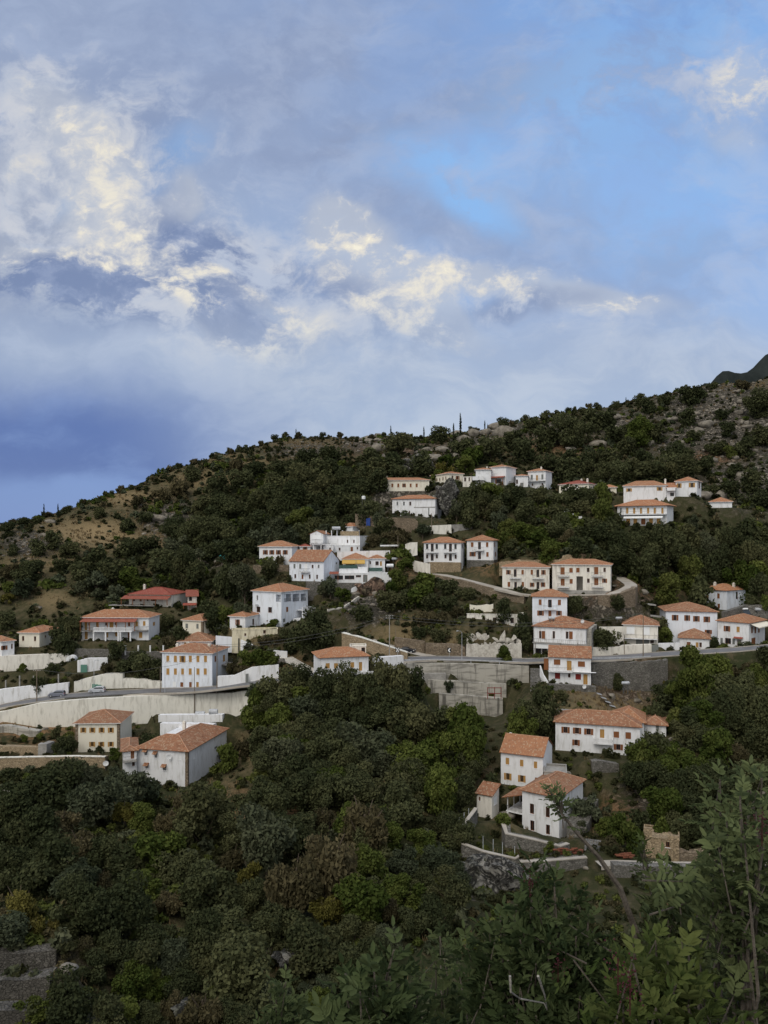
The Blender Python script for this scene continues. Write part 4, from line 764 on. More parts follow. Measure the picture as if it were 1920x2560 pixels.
# ------------------------------------------------------------------ walls, terraces, roads
RET = []      # retaining stamps: polyline of (x, y, ztop, zfoot)
def wall(name, label, c, pts, m, th=0.6, retain=False, cap=None, group='walls and terraces of the village', cat='wall', extra=1.5, jag=0.0, fr=6.0, parent=None, rb=2.5):
    """pts: (x, y_top, y_foot, depth) in crop pixels; a wall of even thickness behind that line"""
    P = []
    for x, yt, yb, d in pts:
        a = atc(c, x, yt, d); b = atc(c, x, yb, d); P.append((Vector((a.x, a.y)), a.z, b.z))
    if jag:
        Q = []
        for i in range(len(P) - 1):
            n = max(1, int((P[i + 1][0] - P[i][0]).length / 0.8))
            for k in range(n):
                f = k / n; Q.append((P[i][0].lerp(P[i + 1][0], f), P[i][1] + (P[i + 1][1] - P[i][1]) * f + random.uniform(-jag, jag * .3), P[i][2] + (P[i + 1][2] - P[i][2]) * f))
        P = Q + [P[-1]]
    nr = []
    for i in range(len(P)):
        t = (P[min(i + 1, len(P) - 1)][0] - P[max(i - 1, 0)][0]).normalized(); n = Vector((-t.y, t.x))
        if n.dot(P[i][0]) < 0: n = -n           # away from the viewer
        nr.append(n)
    org = P[0][0]; b_ = MB(); tt = 1.4 if retain else th
    L = lambda p, z: (p.x - org.x, p.y - org.y, z)
    for i in range(len(P) - 1):
        (p, zt, zb), (q, yt, yb) = P[i], P[i + 1]; p2, q2 = p + nr[i] * tt, q + nr[i + 1] * tt; e = extra
        b_.face([L(p, zb - e), L(q, yb - e), L(q, yt), L(p, zt)]); b_.face([L(q2, yb - e), L(p2, zb - e), L(p2, zt), L(q2, yt)]); b_.face([L(p, zt), L(q, yt), L(q2, yt), L(p2, zt)])
    for i, fl in ((0, 0), (len(P) - 1, 1)):
        p, zt, zb = P[i]; p2 = p + nr[i] * tt; f = [L(p2, zb - extra), L(p, zb - extra), L(p, zt), L(p2, zt)]; b_.face(f if not fl else f[::-1])
    o = b_.build(name, M[m], parent, loc=(org.x, org.y, 0))
    if not parent: tag(o, label, cat, group)
    if cap:
        k_ = MB()
        for i in range(len(P) - 1):
            p, zt, _ = P[i]; q, yt, _ = P[i + 1]; a, b2 = p - nr[i] * .06, q - nr[i + 1] * .06; c2, d2 = q + nr[i + 1] * (th + .06), p + nr[i] * (th + .06)
            lo = [L(a, zt + .004), L(b2, yt + .004), L(c2, yt + .004), L(d2, zt + .004)]; hi = [(v[0], v[1], v[2] + .14) for v in lo]
            k_.face(hi); [k_.face([lo[j], lo[(j + 1) % 4], hi[(j + 1) % 4], hi[j]]) for j in range(4)]
        k_.build('coping', M[cap], o)
    if retain: RET.append(([(p.x, p.y, zt, zb) for p, zt, zb in P], fr, rb))
    for p, zt, zb in P:
        q = p - p.normalized() * 2.0; CTRL.append((q.x, q.y, zb))
        if retain: q = p + p.normalized() * 2.5; CTRL.append((q.x, q.y, zt))
    us = [uvp(c, q[0], 0)[0] for q in pts]; v0 = min(uvp(c, 0, q[1])[1] for q in pts); v1 = max(uvp(c, 0, q[2])[1] for q in pts)
    o['zinfo'] = 0
    del o['zinfo']
    return o
G_ROAD = 'walls along the village road'
RW = wall('retaining_wall', 'long high limewashed retaining wall carrying the road on the left', 1, [(-250, 1345, 1500, 183), (30, 1310, 1395, 184), (60, 1302, 1400, 184), (330, 1240, 1445, 184), (700, 1205, 1440, 185), (1130, 1180, 1420, 186), (1500, 1165, 1400, 187), (1700, 1155, 1390, 187), (2000, 1148, 1370, 186), (2180, 1120, 1300, 183.5)], 'limewall', retain=True, group=G_ROAD, fr=13)
for a_, b_2, dd in ((0, 0, 0),):
    SHIELD.append((10, 1740, 600, 1800, 184)); SHIELD.append((100, 1800, 190, 1818, 184)); SHIELD.append((330, 1760, 560, 1810, 184)); SHIELD.append((0, 1715, 560, 1770, 188)); SHIELD.append((690, 1680, 760, 1705, 182)); SHIELD.append((1000, 1640, 1345, 1656, 190)); SHIELD.append((1500, 1615, 1900, 1645, 192)); SHIELD.append((1045, 1655, 1320, 1790, 185)); SHIELD.append((1480, 1650, 1640, 1745, 176)); SHIELD.append((1500, 1745, 1600, 1775, 170))
wall('ledge_wall', 'white ledge wall with a vine below the retaining wall', 2, [(55, 1340, 1402, 178), (300, 1338, 1402, 177), (608, 1336, 1398, 175)], 'white', retain=True, fr=4)
wall('terrace_wall', 'white yard wall directly behind the long stained house', 2, [(70, 1412, 1520, 171), (300, 1414, 1520, 170), (528, 1420, 1500, 168)], 'white', th=.4, retain=True, fr=4)
wall('road_wall', 'white panelled wall above the road at the far left', 1, [(-200, 1160, 1275, 191), (0, 1120, 1235, 192), (250, 1090, 1190, 193), (380, 1085, 1172, 193), (590, 1060, 1143, 193.5)], 'white', retain=True, group=G_ROAD, fr=3)
wall('road_wall', 'stained white wall above the parked silver car', 1, [(640, 1050, 1138, 194), (720, 1030, 1120, 194.5), (905, 985, 1110, 195), (1060, 980, 1105, 195)], 'limewall', retain=True, group=G_ROAD, fr=3)
wall('road_wall', 'uneven pale wall between the silver car and the three-storey house', 1, [(1062, 1025, 1105, 195), (1230, 1030, 1103, 195), (1395, 1055, 1102, 194.5)], 'limewall', retain=True, group=G_ROAD, fr=3)
wall('garden_wall', 'long white garden wall in two steps at the left edge', 1, [(-100, 840, 960, 200), (20, 830, 965, 200), (380, 815, 940, 201), (590, 808, 900, 202)], 'oldwhite', retain=True, fr=4)
wall('garden_wall', 'white wall around the turquoise gate', 1, [(668, 868, 970, 199), (760, 850, 968, 199), (928, 848, 940, 200)], 'white', retain=True, fr=3)
o = wall('gate', 'turquoise gate leaf in the white garden wall', 1, [(697, 905, 972, 198.6), (752, 905, 972, 198.6)], 'green', th=.1, cat='gate', group='gates')
wall('garden_wall', 'grey stone wall under a post fence beneath the balustraded house', 1, [(640, 770, 850, 204), (960, 775, 850, 204), (1080, 795, 860, 204), (1395, 795, 870, 203)], 'greystone', retain=True, fr=5)
wall('terrace_wall', 'tan rubble terrace wall at the lower left edge', 1, [(-200, 1600, 1690, 164), (0, 1608, 1692, 163), (330, 1620, 1695, 161)], 'tanstone', retain=True, fr=4)
wall('corner_block', 'plain concrete corner block at the end of the tan terrace wall', 1, [(328, 1592, 1695, 160.5), (402, 1590, 1695, 160.5), (470, 1565, 1690, 163)], 'greyconc', retain=True, fr=4, cat='wall')
wall('terrace_wall', 'lower tan stone wall with pale capping in front of the yard', 1, [(-200, 1715, 1820, 157), (0, 1712, 1820, 156.5), (330, 1705, 1795, 156), (640, 1700, 1790, 155), (905, 1705, 1790, 154)], 'tanstone', retain=True, fr=5, cap='limewall')
wall('terrace_wall', 'faint grey wall behind the tan terrace', 1, [(-150, 1440, 1500, 172), (60, 1430, 1490, 171), (330, 1480, 1520, 169)], 'conc', retain=True, fr=4)
wall('yard_wall', 'white yard wall with a dark doorway beside the three-storey house', 2, [(560, 1008, 1075, 189), (700, 1000, 1062, 188.5), (860, 930, 1040, 188), (1095, 905, 1015, 189)], 'white', retain=True, group=G_ROAD, fr=2.5)
wall('gate', 'dark grey gate in the white yard wall right of the three-storey house', 2, [(808, 985, 1050, 187.2), (834, 982, 1049, 187.2)], 'greywood', th=.1, cat='gate', group='gates')
wall('garden_wall', 'white sloping wall right of the dark metal door', 2, [(765, 690, 760, 203), (900, 745, 800, 201), (915, 750, 800, 201)], 'white', th=.4)
wall('garden_wall', 'white wall panel with black door behind the three-storey house', 2, [(550, 655, 750, 205), (756, 672, 752, 205)], 'bluewhite', th=.4)
wall('gate', 'black metal door in the white wall above the vine terrace', 2, [(727, 677, 750, 204.4), (756, 677, 750, 204.4)], 'dark', th=.1, cat='gate', group='gates')
wall('garden_wall', 'short white wall stub left of the big dark tree', 2, [(1050, 780, 835, 198), (1168, 790, 838, 198)], 'white', th=.4)
wall('roadside_wall', 'plain white wall panel right of the roadside house with long balcony', 9, [(598, 262, 360, 176), (776, 250, 358, 179)], 'white', th=.4, retain=True, fr=3, group=G_ROAD)
wall('ramp_wall', 'sloping stone wall beside the ramp to the parked dark saloon', 9, [(388, 108, 190, 193), (500, 135, 215, 191), (640, 180, 240, 190), (800, 232, 262, 189)], 'tanstone', retain=True, cap='limewall', group=G_ROAD, fr=3, th=1.4)
wall('ramp_wall', 'rough stone bank wall behind the parked dark saloon', 9, [(720, 135, 225, 199), (910, 160, 230, 198)], 'stone', retain=True, group=G_ROAD, fr=3)
wall('roadside_wall', 'grey-brown bank wall behind the chevron sign', 9, [(914, 172, 240, 197), (1165, 180, 250, 196)], 'stone', retain=True, group=G_ROAD, fr=3)
CW = wall('retaining_wall', 'tall streaked concrete retaining wall under the road bend', 9, [(780, 300, 400, 184), (855, 296, 410, 186), (1200, 300, 415, 187), (1565, 312, 420, 187)], 'conc', retain=True, group=G_ROAD, fr=5)
wall('retaining_wall', 'pale concrete block wall at the left of the streaked wall foot', 9, [(890, 362, 405, 185), (1042, 362, 407, 185)], 'greyconc', retain=True, group=G_ROAD, fr=3)
wall('retaining_wall', 'middle tier of the streaked concrete wall with a rusty frame', 9, [(930, 402, 495, 184), (1125, 410, 502, 184), (1160, 416, 508, 184), (1422, 428, 522, 184)], 'conc', retain=True, group=G_ROAD, fr=4)
wall('retaining_wall', 'lowest grey tier of the concrete walls above the grove', 9, [(1000, 488, 600, 181.5), (1130, 498, 605, 181.5), (1400, 518, 640, 181)], 'conc', retain=True, group=G_ROAD, fr=4)
wall('stone_bank', 'rough grey stone bank under the right-hand road', 7, [(520, 600, 770, 186), (700, 610, 790, 186), (900, 605, 800, 186), (1010, 590, 760, 187)], 'greystone', retain=True, group=G_ROAD, fr=6, jag=.3)
wall('house_base', 'stone base wall under the roadside house with short ridge roof', 7, [(238, 752, 790, 175.5), (545, 768, 805, 175.5)], 'greystone', retain=True, fr=3)
wall('stair_wall', 'white sloping stair parapet left of the ridge-roofed roadside house', 7, [(180, 632, 700, 179), (200, 690, 745, 178), (232, 740, 790, 177)], 'white', th=.3)
wall('garden_wall', 'long low white garden wall along the right-hand road', 7, [(520, 515, 572, 196), (705, 512, 565, 196.5), (722, 502, 560, 196.5), (905, 495, 553, 196.5)], 'oldwhite', retain=True, group=G_ROAD, fr=2.5)
wall('garden_wall', 'white wall piece right of the grey metal gate', 7, [(950, 488, 548, 196.5), (1085, 484, 540, 197)], 'white', th=.4, group=G_ROAD)
wall('gate', 'grey metal gate in the long low garden wall', 7, [(906, 499, 552, 196.2), (949, 497, 550, 196.2)], 'greywood', th=.1, cat='gate', group='gates')
wall('old_wall', 'pale old wall with a dark window hole left of the weathered white house', 7, [(565, 382, 420, 201), (722, 380, 480, 200)], 'oldwhite', th=.5)
wall('ruined_wall', 'upper fragment of cream ruin wall in the middle', 6, [(475, 588, 652, 207), (530, 590, 655, 207), (655, 584, 655, 207)], 'cream', th=.5, jag=.25, cat='ruin')
UPW = wall('retaining_wall', 'stone retaining wall below the half-built row and the concrete lane', 6, [(140, 352, 372, 236), (300, 375, 412, 230), (400, 398, 450, 226), (640, 458, 535, 218), (890, 520, 582, 212)], 'stone', retain=True, fr=5)
wall('retaining_wall', 'curved stone wall under the concrete lane right of the half-built row', 7, [(560, 185, 235, 208), (650, 175, 260, 208), (720, 160, 262, 209), (800, 130, 250, 212), (815, 110, 230, 218)], 'stone', retain=True, fr=5)
wall('rock_cut_wall', 'tan rock-cut bank behind the half-built double house', 6, [(700, 262, 330, 229), (850, 240, 320, 228), (1100, 248, 320, 226), (1180, 235, 320, 225), (1195, 206, 320, 225), (1330, 198, 320, 225), (1475, 202, 320, 225), (1490, 250, 320, 225)], 'tanstone', retain=True, jag=.3)
wall('stone_podium', 'stone podium under the left unfinished twin house', 6, [(165, 262, 338, 241), (405, 264, 340, 241), (412, 270, 330, 243)], 'tanstone', retain=True, fr=4)
wall('white_wall', 'short crooked white wall left of the unfinished twin house', 6, [(30, 245, 290, 240), (110, 265, 312, 238), (168, 275, 345, 237)], 'oldwhite', th=.4)
wall('terrace_wall', 'high rough stone wall below the plain white house', 4, [(300, 690, 800, 267), (350, 678, 820, 266), (560, 690, 850, 264), (600, 720, 840, 264)], 'stone', retain=True, fr=4)
wall('terrace_wall', 'whitewashed wall with stained panel below the plain white house', 4, [(690, 765, 842, 262), (948, 752, 860, 262)], 'limewall', retain=True, fr=4)
wall('terrace_wall', 'long grey concrete wall right of the whitewashed panel', 4, [(950, 755, 830, 263), (1150, 742, 800, 265), (1190, 715, 790, 266)], 'greyconc', retain=True, fr=4)
wall('white_wall', 'white crumpled wall end beside the pergola terrace', 4, [(470, 955, 1030, 240), (520, 938, 1035, 240), (595, 935, 1020, 240)], 'oldwhite', th=.4)
wall('terrace_wall', 'old stone wall around the bright blue door', 4, [(-50, 640, 740, 270), (20, 650, 750, 270), (180, 670, 780, 269)], 'stone', retain=True, fr=4)
wall('gate', 'bright blue door in the old stone wall', 4, [(64, 685, 752, 269), (105, 685, 752, 268.8)], 'blue', th=.12, cat='gate', group='gates')
wall('terrace_wall', 'white terrace parapet above the yellow awning', 3, [(925, 415, 455, 243), (1290, 402, 455, 243), (1472, 400, 458, 243)], 'white', retain=True, fr=3)
wall('pergola', 'white beam of a pergola right of the roof terrace', 3, [(1370, 342, 356, 247), (1640, 338, 354, 247)], 'white', th=.3, extra=0, cat='pergola')
wall('terrace_wall', 'grey stone wall holding the terrace of the gable end house', 3, [(600, 722, 870, 226), (715, 725, 860, 226), (760, 730, 830, 226)], 'greystone', retain=True, fr=5)
wall('terrace_wall', 'low stone wall under the house with four brown window pairs', 3, [(50, 555, 640, 241), (300, 545, 620, 240), (420, 555, 610, 239)], 'stone', retain=True, fr=4)
wall('terrace_wall', 'rock-based wall under the long flat terrace building', 3, [(890, 735, 850, 227), (1200, 738, 850, 227), (1520, 735, 810, 227)], 'greystone', retain=True, fr=5)
wall('ramp_wall', 'white ramp parapet falling left below the terrace building', 3, [(1195, 735, 800, 226.5), (1080, 790, 850, 225), (1070, 800, 850, 225)], 'white', th=.3)
wall('garden_wall', 'pale stone path edge descending towards the big dark tree', 3, [(1155, 870, 900, 220), (1000, 980, 1010, 212), (830, 1005, 1035, 208)], 'rubble', th=.4, jag=.2)
wall('white_wall', 'small stepped white wall among trees on the upper slope', 5, [(418, 312, 365, 262), (432, 326, 370, 262), (476, 328, 362, 262), (478, 342, 375, 262), (525, 343, 374, 262)], 'white', th=.5)
wall('garden_wall', 'tan stone wall behind the highest house of the right row', 7, [(1360, 65, 130, 240), (1500, 62, 120, 240), (1659, 65, 110, 240), (1900, 70, 120, 240)], 'tanstone', retain=True, fr=5)
wall('garden_wall', 'grey stone terrace wall right of the long white house with four windows', 7, [(1385, 285, 340, 210), (1520, 240, 300, 214), (1659, 240, 330, 212), (1800, 240, 330, 212)], 'greystone', retain=True, fr=4)
wall('garden_wall', 'curving grey stone garden wall with pale capping in the lower right', 8, [(190, 610, 700, 126), (130, 690, 800, 121), (92, 740, 862, 117), (110, 790, 880, 114.5), (215, 830, 900, 113), (300, 850, 915, 112.5), (380, 868, 940, 112), (400, 855, 940, 112)], 'greystone', cap='roadconc', th=.5)
wall('garden_wall', 'low grey wall along the path in front of the nearest white house', 8, [(402, 885, 950, 111.5), (520, 880, 950, 111.5), (745, 862, 905, 112)], 'greystone', retain=True, cap='roadconc', fr=4)
wall('podium', 'rough stone podium under the nearest white house', 8, [(312, 690, 780, 123), (330, 740, 805, 120.5), (470, 770, 830, 118.5), (610, 805, 850, 117.5), (655, 790, 840, 119)], 'greystone', retain=True, fr=3, cap='roadconc')
wall('path_wall', 'low stone wall under the pale path in the lower right', 8, [(880, 895, 960, 109), (1100, 905, 960, 109.5), (1400, 908, 965, 110), (1620, 905, 960, 110)], 'greystone', retain=True, fr=5, rb=4)
wall('path_wall', 'rough stone wall behind the pale path right of the tan ruin', 8, [(1212, 825, 882, 116), (1400, 830, 885, 117), (1560, 840, 890, 117)], 'stone', retain=True, fr=3, jag=.3)
wall('terrace_wall', 'grey wall below the long lichen-roofed house', 8, [(770, 372, 430, 143), (800, 368, 430, 143), (905, 385, 425, 143.5)], 'greystone', retain=True, fr=3)
wall('terrace_wall', 'grey concrete wall behind the long lichen-roofed house', 8, [(598, 112, 150, 160), (740, 118, 160, 160), (880, 130, 170, 160)], 'greyconc', retain=True, fr=3)
for k, (ya, yb, d) in enumerate(((1995, 2085, 72.5), (2180, 2270, 68.5), (2300, 2390, 65.5))): pass
wall('terrace_wall', 'upper grey dry-stone terrace wall in the bottom left corner', 0, [(-120, 2385, 2440, 70), (60, 2378, 2432, 71), (140, 2375, 2425, 71)], 'darkstone', retain=True, jag=.3, fr=4)
wall('terrace_wall', 'middle grey dry-stone terrace wall in the bottom left corner', 0, [(-120, 2462, 2520, 66), (60, 2448, 2515, 67), (125, 2440, 2505, 67)], 'darkstone', retain=True, jag=.3, fr=3)
wall('terrace_wall', 'lowest grey dry-stone terrace wall in the bottom left corner', 0, [(-120, 2535, 2600, 62.5), (60, 2525, 2590, 63.5), (115, 2518, 2585, 63.5)], 'darkstone', retain=True, jag=.3, fr=3)
# ------------------------------------------------------------------ roads
ROADS = []
def road(name, pts, width, m):
    P = [at(u, v, d) for u, v, d in pts]; Q = []
    for i in range(len(P) - 1):
        p0, p1, p2, p3 = P[max(i - 1, 0)], P[i], P[i + 1], P[min(i + 2, len(P) - 1)]
        n = max(2, int((p2 - p1).length / 2.5))
        for k in range(n):
            t = k / n
            Q.append(0.5 * ((2 * p1) + (p2 - p0) * t + (2 * p0 - 5 * p1 + 4 * p2 - p3) * t * t + (3 * p1 - p0 - 3 * p2 + p3) * t ** 3))
    Q.append(P[-1]); ROADS.append((name, Q, width, m)); return Q
def u1(c, x, y, d): u, v = uvp(c, x, y); return (u, v, d)
MAIN = road('road', [(-420, 1840, 187), u1(1, -300, 1340, 188), u1(1, 0, 1268, 188.5), u1(1, 300, 1215, 189), u1(1, 700, 1166, 190), u1(1, 1200, 1140, 190.5), u1(2, 0, 1133, 190.5), u1(2, 300, 1127, 189.5), u1(2, 560, 1106, 187.5), u1(2, 800, 1072, 185.5),
                     u1(2, 1000, 1050, 184.5), u1(2, 1250, 1012, 182.5), u1(2, 1420, 985, 181.5), (880, 1662, 183.5), u1(9, 820, 272, 189), u1(9, 1000, 266, 191), u1(9, 1300, 271, 191.5), u1(9, 1550, 281, 190), u1(7, 340, 590, 187.5), u1(7, 520, 588, 189), u1(7, 700, 580, 190.5), u1(7, 900, 565, 191.5), u1(7, 1200, 545, 192.5), u1(7, 1450, 530, 192), u1(7, 1620, 515, 191), (2150, 1600, 188)], 6.0, 'asphalt')
road('side_road', [u1(9, 1000, 262, 193), u1(9, 880, 240, 196), u1(9, 760, 210, 198), u1(9, 620, 165, 200), u1(9, 480, 120, 202), u1(9, 360, 95, 203)], 3.6, 'roadconc')
road('lane', [u1(6, 120, 350, 239), u1(6, 230, 355, 237), u1(6, 300, 365, 233), u1(6, 400, 388, 229), u1(6, 640, 448, 220.5), u1(6, 800, 490, 215), u1(6, 950, 515, 213.5), u1(6, 1250, 515, 213), u1(6, 1480, 512, 211.5), u1(7, 640, 165, 210.5), u1(7, 700, 150, 212), u1(7, 770, 118, 216), u1(7, 745, 90, 226), u1(7, 690, 60, 236), u1(7, 640, 45, 240)], 3.4, 'roadconc')
road('path', [u1(8, 800, 890, 111), u1(8, 900, 885, 111.5), u1(8, 1100, 892, 112), u1(8, 1400, 895, 112.5), u1(8, 1640, 895, 113), (2100, 2170, 114)], 2.0, 'roadconc')
road('drive', [u1(2, 1420, 985, 184), u1(2, 1330, 940, 189), u1(2, 1200, 870, 195), u1(2, 1150, 840, 199)], 4.0, 'rubble')
for nm, Q, w, m in ROADS:
    for p in Q[::4]: CTRL.append((p.x, p.y, p.z))
# ------------------------------------------------------------------ terrain control points: (u, v, depth) in photo pixels
RIDGE = [(-500, 1420, 270), (-250, 1365, 285), (0, 1318, 300), (120, 1300, 306), (200, 1270, 316), (300, 1235, 330), (420, 1177, 350), (520, 1150, 368), (620, 1124, 384), (700, 1103, 398), (800, 1096, 404), (960, 1094, 408), (1130, 1095, 408), (1180, 1085, 408),
         (1300, 1060, 404), (1400, 1040, 400), (1500, 1020, 396), (1600, 1005, 392), (1700, 980, 388), (1800, 962, 384), (1920, 948, 380), (2150, 905, 375), (2500, 850, 370)]
for u, v, d in RIDGE:
    p = at(u, v, d); CTRL.append(tuple(p))
    for k, dz in ((25, -3), (70, -20), (160, -55), (300, -90)): q = p * ((d + k) / d); CTRL.append((q.x, q.y, p.z + dz))
for u, v, d in [(-300, 1500, 235), (60, 1400, 262), (150, 1480, 240), (300, 1400, 268), (300, 1330, 295), (500, 1340, 292), (450, 1240, 330), (700, 1250, 318), (600, 1400, 258), (900, 1150, 368), (820, 1200, 330), (1200, 1130, 352), (1500, 1110, 345),
                (1750, 1090, 340), (1900, 1050, 345), (1820, 1180, 300), (1750, 1260, 262), (1600, 1380, 243), (1850, 1400, 238), (1450, 1345, 250), (2200, 1300, 260), (2200, 1100, 320), (1000, 1600, 198), (950, 1520, 212), (1130, 1490, 216), (1130, 1600, 200),
                (60, 1850, 170), (700, 1780, 170), (850, 1790, 168), (950, 1830, 163), (640, 1870, 158), (560, 1960, 148), (800, 1900, 150), (1000, 1900, 152), (1150, 1930, 146), (1200, 1850, 158), (1420, 1780, 163),
                (1700, 1700, 183), (1850, 1730, 178), (1800, 1830, 163), (1850, 1950, 142), (1700, 1960, 138), (1750, 2080, 124), (2150, 1900, 150), (2150, 2100, 122), (150, 1960, 146), (-200, 1950, 146), (300, 2060, 125), (600, 2050, 126), (900, 2050, 123),
                (100, 2150, 108), (500, 2170, 106), (900, 2170, 104), (1100, 2080, 116), (200, 2290, 86), (600, 2310, 85), (950, 2300, 86), (1200, 2260, 98), (1500, 2260, 101), (1800, 2260, 103), (1500, 2380, 86), (1900, 2400, 84), (1250, 2420, 80), (-300, 2150, 108), (-300, 2350, 78), (2400, 2300, 98), (2400, 1500, 220)]:
    CTRL.append(tuple(at(u, v, d)))
for u in range(-1100, 3200, 350):
    for d, z in ((2.2, -2.0), (5, -4.6), (10, -8.8), (20, -16.5), (35, -27), (52, -37)): CTRL.append(((u - 960) / F * d, d, z))
    CTRL.append(((u - 960) / F * 70, 70, -43.5 if u < 1000 else -44.5)) if u > 100 else None
    CTRL.append(((u - 960) / F * 1200, 1200, -150)); CTRL.append(((u - 960) / F * 3000, 3000, -150))
# ------------------------------------------------------------------ the ground as one sheet: rows of even spread over the view, finer where the village stands
def lattice(ix, iy, seed):
    n = (ix.astype(np.int64) * 374761393 + iy.astype(np.int64) * 668265263 + seed * 1442695041) & 0x7fffffff
    n = (n ^ (n >> 13)) * 1274126177 & 0x7fffffff
    return ((n ^ (n >> 16)) & 0xffff) / 65535.0
def vnoise(x, y, seed=0):
    ix, iy = np.floor(x), np.floor(y); fx, fy = x - ix, y - iy; fx = fx * fx * (3 - 2 * fx); fy = fy * fy * (3 - 2 * fy)
    a, b, c, d = (lattice(ix + i, iy + j, seed) for j in (0, 1) for i in (0, 1))
    return (a * (1 - fx) + b * fx) * (1 - fy) + (c * (1 - fx) + d * fx) * fy
def fbm(x, y, seed=0, o=4):
    s = 0; a = .5
    for k in range(o): s = s + a * vnoise(x * 2 ** k, y * 2 ** k, seed + k); a *= .5
    return s
GU = np.linspace(-1300, 3300, 420)
GD = np.concatenate([np.geomspace(1.2, 60, 60)[:-1], np.arange(60, 100, 1.0), np.arange(100, 262, 0.7), np.arange(262, 430, 1.6), np.geomspace(430, 6000, 26)])
UU, DD = np.meshgrid(GU, GD); GX = (UU - 960) / F * DD; GY = DD
C_ = np.array(CTRL); keep = []; seen = set()
for i, p in enumerate(C_):
    k = (round(p[0] / 1.5), round(p[1] / 1.5))
    if k not in seen: seen.add(k); keep.append(i)
C_ = C_[keep]; n_ = len(C_)
phi = lambda r2: np.sqrt(r2 + 9.0)
A_ = phi(((C_[:, None, :2] - C_[None, :, :2]) ** 2).sum(-1)) - np.eye(n_) * 1.5
PB = np.c_[np.ones(n_), C_[:, 0] / 100, C_[:, 1] / 100]
K_ = np.block([[A_, PB], [PB.T, np.zeros((3, 3))]]); sol = np.linalg.solve(K_, np.r_[C_[:, 2], 0, 0, 0])
def base_height(x, y):
    out = np.empty(x.size); xf, yf = x.ravel(), y.ravel()
    for i in range(0, x.size, 20000):
        a, b = xf[i:i + 20000], yf[i:i + 20000]
        out[i:i + 20000] = phi((a[:, None] - C_[None, :, 0]) ** 2 + (b[:, None] - C_[None, :, 1]) ** 2) @ sol[:n_] + sol[n_] + sol[n_ + 1] * a / 100 + sol[n_ + 2] * b / 100
    return out.reshape(x.shape)
GZ = base_height(GX, GY)
rough = np.clip((GD[:, None] - 8) / 60, 0.1, 1)
GZ = GZ + rough * ((fbm(GX / 14, GY / 14, 3, 4) - .47) * 4.0 * np.clip((GD[:, None] - 40) / 200, .3, 1) + (fbm(GX / 3.0, GY / 3.0, 9, 3) - .44) * 1.3)
GZ = np.where(DD > 600, np.minimum(GZ, -60 - (DD - 600) * .1), GZ)
BUILT = np.zeros_like(GZ)           # 1 where nothing grows
smooth = lambda t: (lambda q: q * q * (3 - 2 * q))(np.clip(t, 0, 1))
def seg_dist(px, py, qx, qy):
    dx, dy = qx - px, qy - py; L2 = dx * dx + dy * dy + 1e-9
    t = np.clip(((GX - px) * dx + (GY - py) * dy) / L2, 0, 1); return np.hypot(GX - px - t * dx, GY - py - t * dy), t
for cen, hw, hd, ps, zb in PADS:
    c_, s_ = math.cos(ps), math.sin(ps); lx = (GX - cen.x) * c_ + (GY - cen.y) * s_; ly = -(GX - cen.x) * s_ + (GY - cen.y) * c_
    q = np.maximum(np.abs(lx) - hw, np.abs(ly) - hd); w = smooth(1 - q / 3.0); GZ = GZ * (1 - w) + (zb - .03) * w; BUILT = np.maximum(BUILT, (q < -.7) * 1.0)
for nm, Q, wd, m in ROADS:
    bd = np.full_like(GZ, 1e9); bz = np.zeros_like(GZ)
    for p, q in zip(Q[:-1], Q[1:]):
        d_, t = seg_dist(p.x, p.y, q.x, q.y); up = d_ < bd; bd = np.where(up, d_, bd); bz = np.where(up, p.z + (q.z - p.z) * t, bz)
    w = smooth(1 - (bd - wd / 2 - .8) / 2.5); GZ = GZ * (1 - w) + (bz - .05) * w; BUILT = np.maximum(BUILT, (bd < wd / 2 + 1.3) * 1.0)
for P, fr, rb in RET:
    bs = np.full_like(GZ, 1e9); zt = np.zeros_like(GZ); zf = np.zeros_like(GZ); sg = np.zeros_like(GZ)
    for (px, py, pt, pf), (qx, qy, qt, qf) in zip(P[:-1], P[1:]):
        d_, t = seg_dist(px, py, qx, qy); up = d_ < bs; bs = np.where(up, d_, bs)
        zt = np.where(up, pt + (qt - pt) * t, zt); zf = np.where(up, pf + (qf - pf) * t, zf)
        nx, ny = -(qy - py), qx - px; l = math.hypot(nx, ny); nx, ny = nx / l, ny / l
        if nx * px + ny * py < 0: nx, ny = -nx, -ny
        sg = np.where(up, np.where((t > 0) & (t < 1), (GX - px) * nx + (GY - py) * ny, np.sign((GX - px) * nx + (GY - py) * ny) * d_), sg)
    front = sg < .95
    wf = np.where(front, smooth(1 - (bs - fr * .4) / (fr * .8)), 0); GZ = GZ * (1 - wf) + np.minimum(GZ, zf - .02) * wf
    wb = np.where(~front, smooth(1 - (bs - rb * .6) / (rb * .9)), 0); lift = np.where(GZ > zt + .6, 0, 1) * wb * (1 - BUILT) ; GZ = GZ * (1 - lift) + (zt - .06) * lift
    BUILT = np.maximum(BUILT, (bs < 1.0) * 1.0)
def ground(x, y):
    fu = (960 + F * x / y - GU[0]) / (GU[1] - GU[0]); k = int(np.clip(np.searchsorted(GD, y) - 1, 0, len(GD) - 2)); fd = (y - GD[k]) / (GD[k + 1] - GD[k])
    i = int(np.clip(math.floor(fu), 0, len(GU) - 2)); fu = fu - i
    return float((GZ[k, i] * (1 - fu) + GZ[k, i + 1] * fu) * (1 - fd) + (GZ[k + 1, i] * (1 - fu) + GZ[k + 1, i + 1] * fu) * fd)
GV = H0 - F * GZ / GY               # photo row of every ground vertex
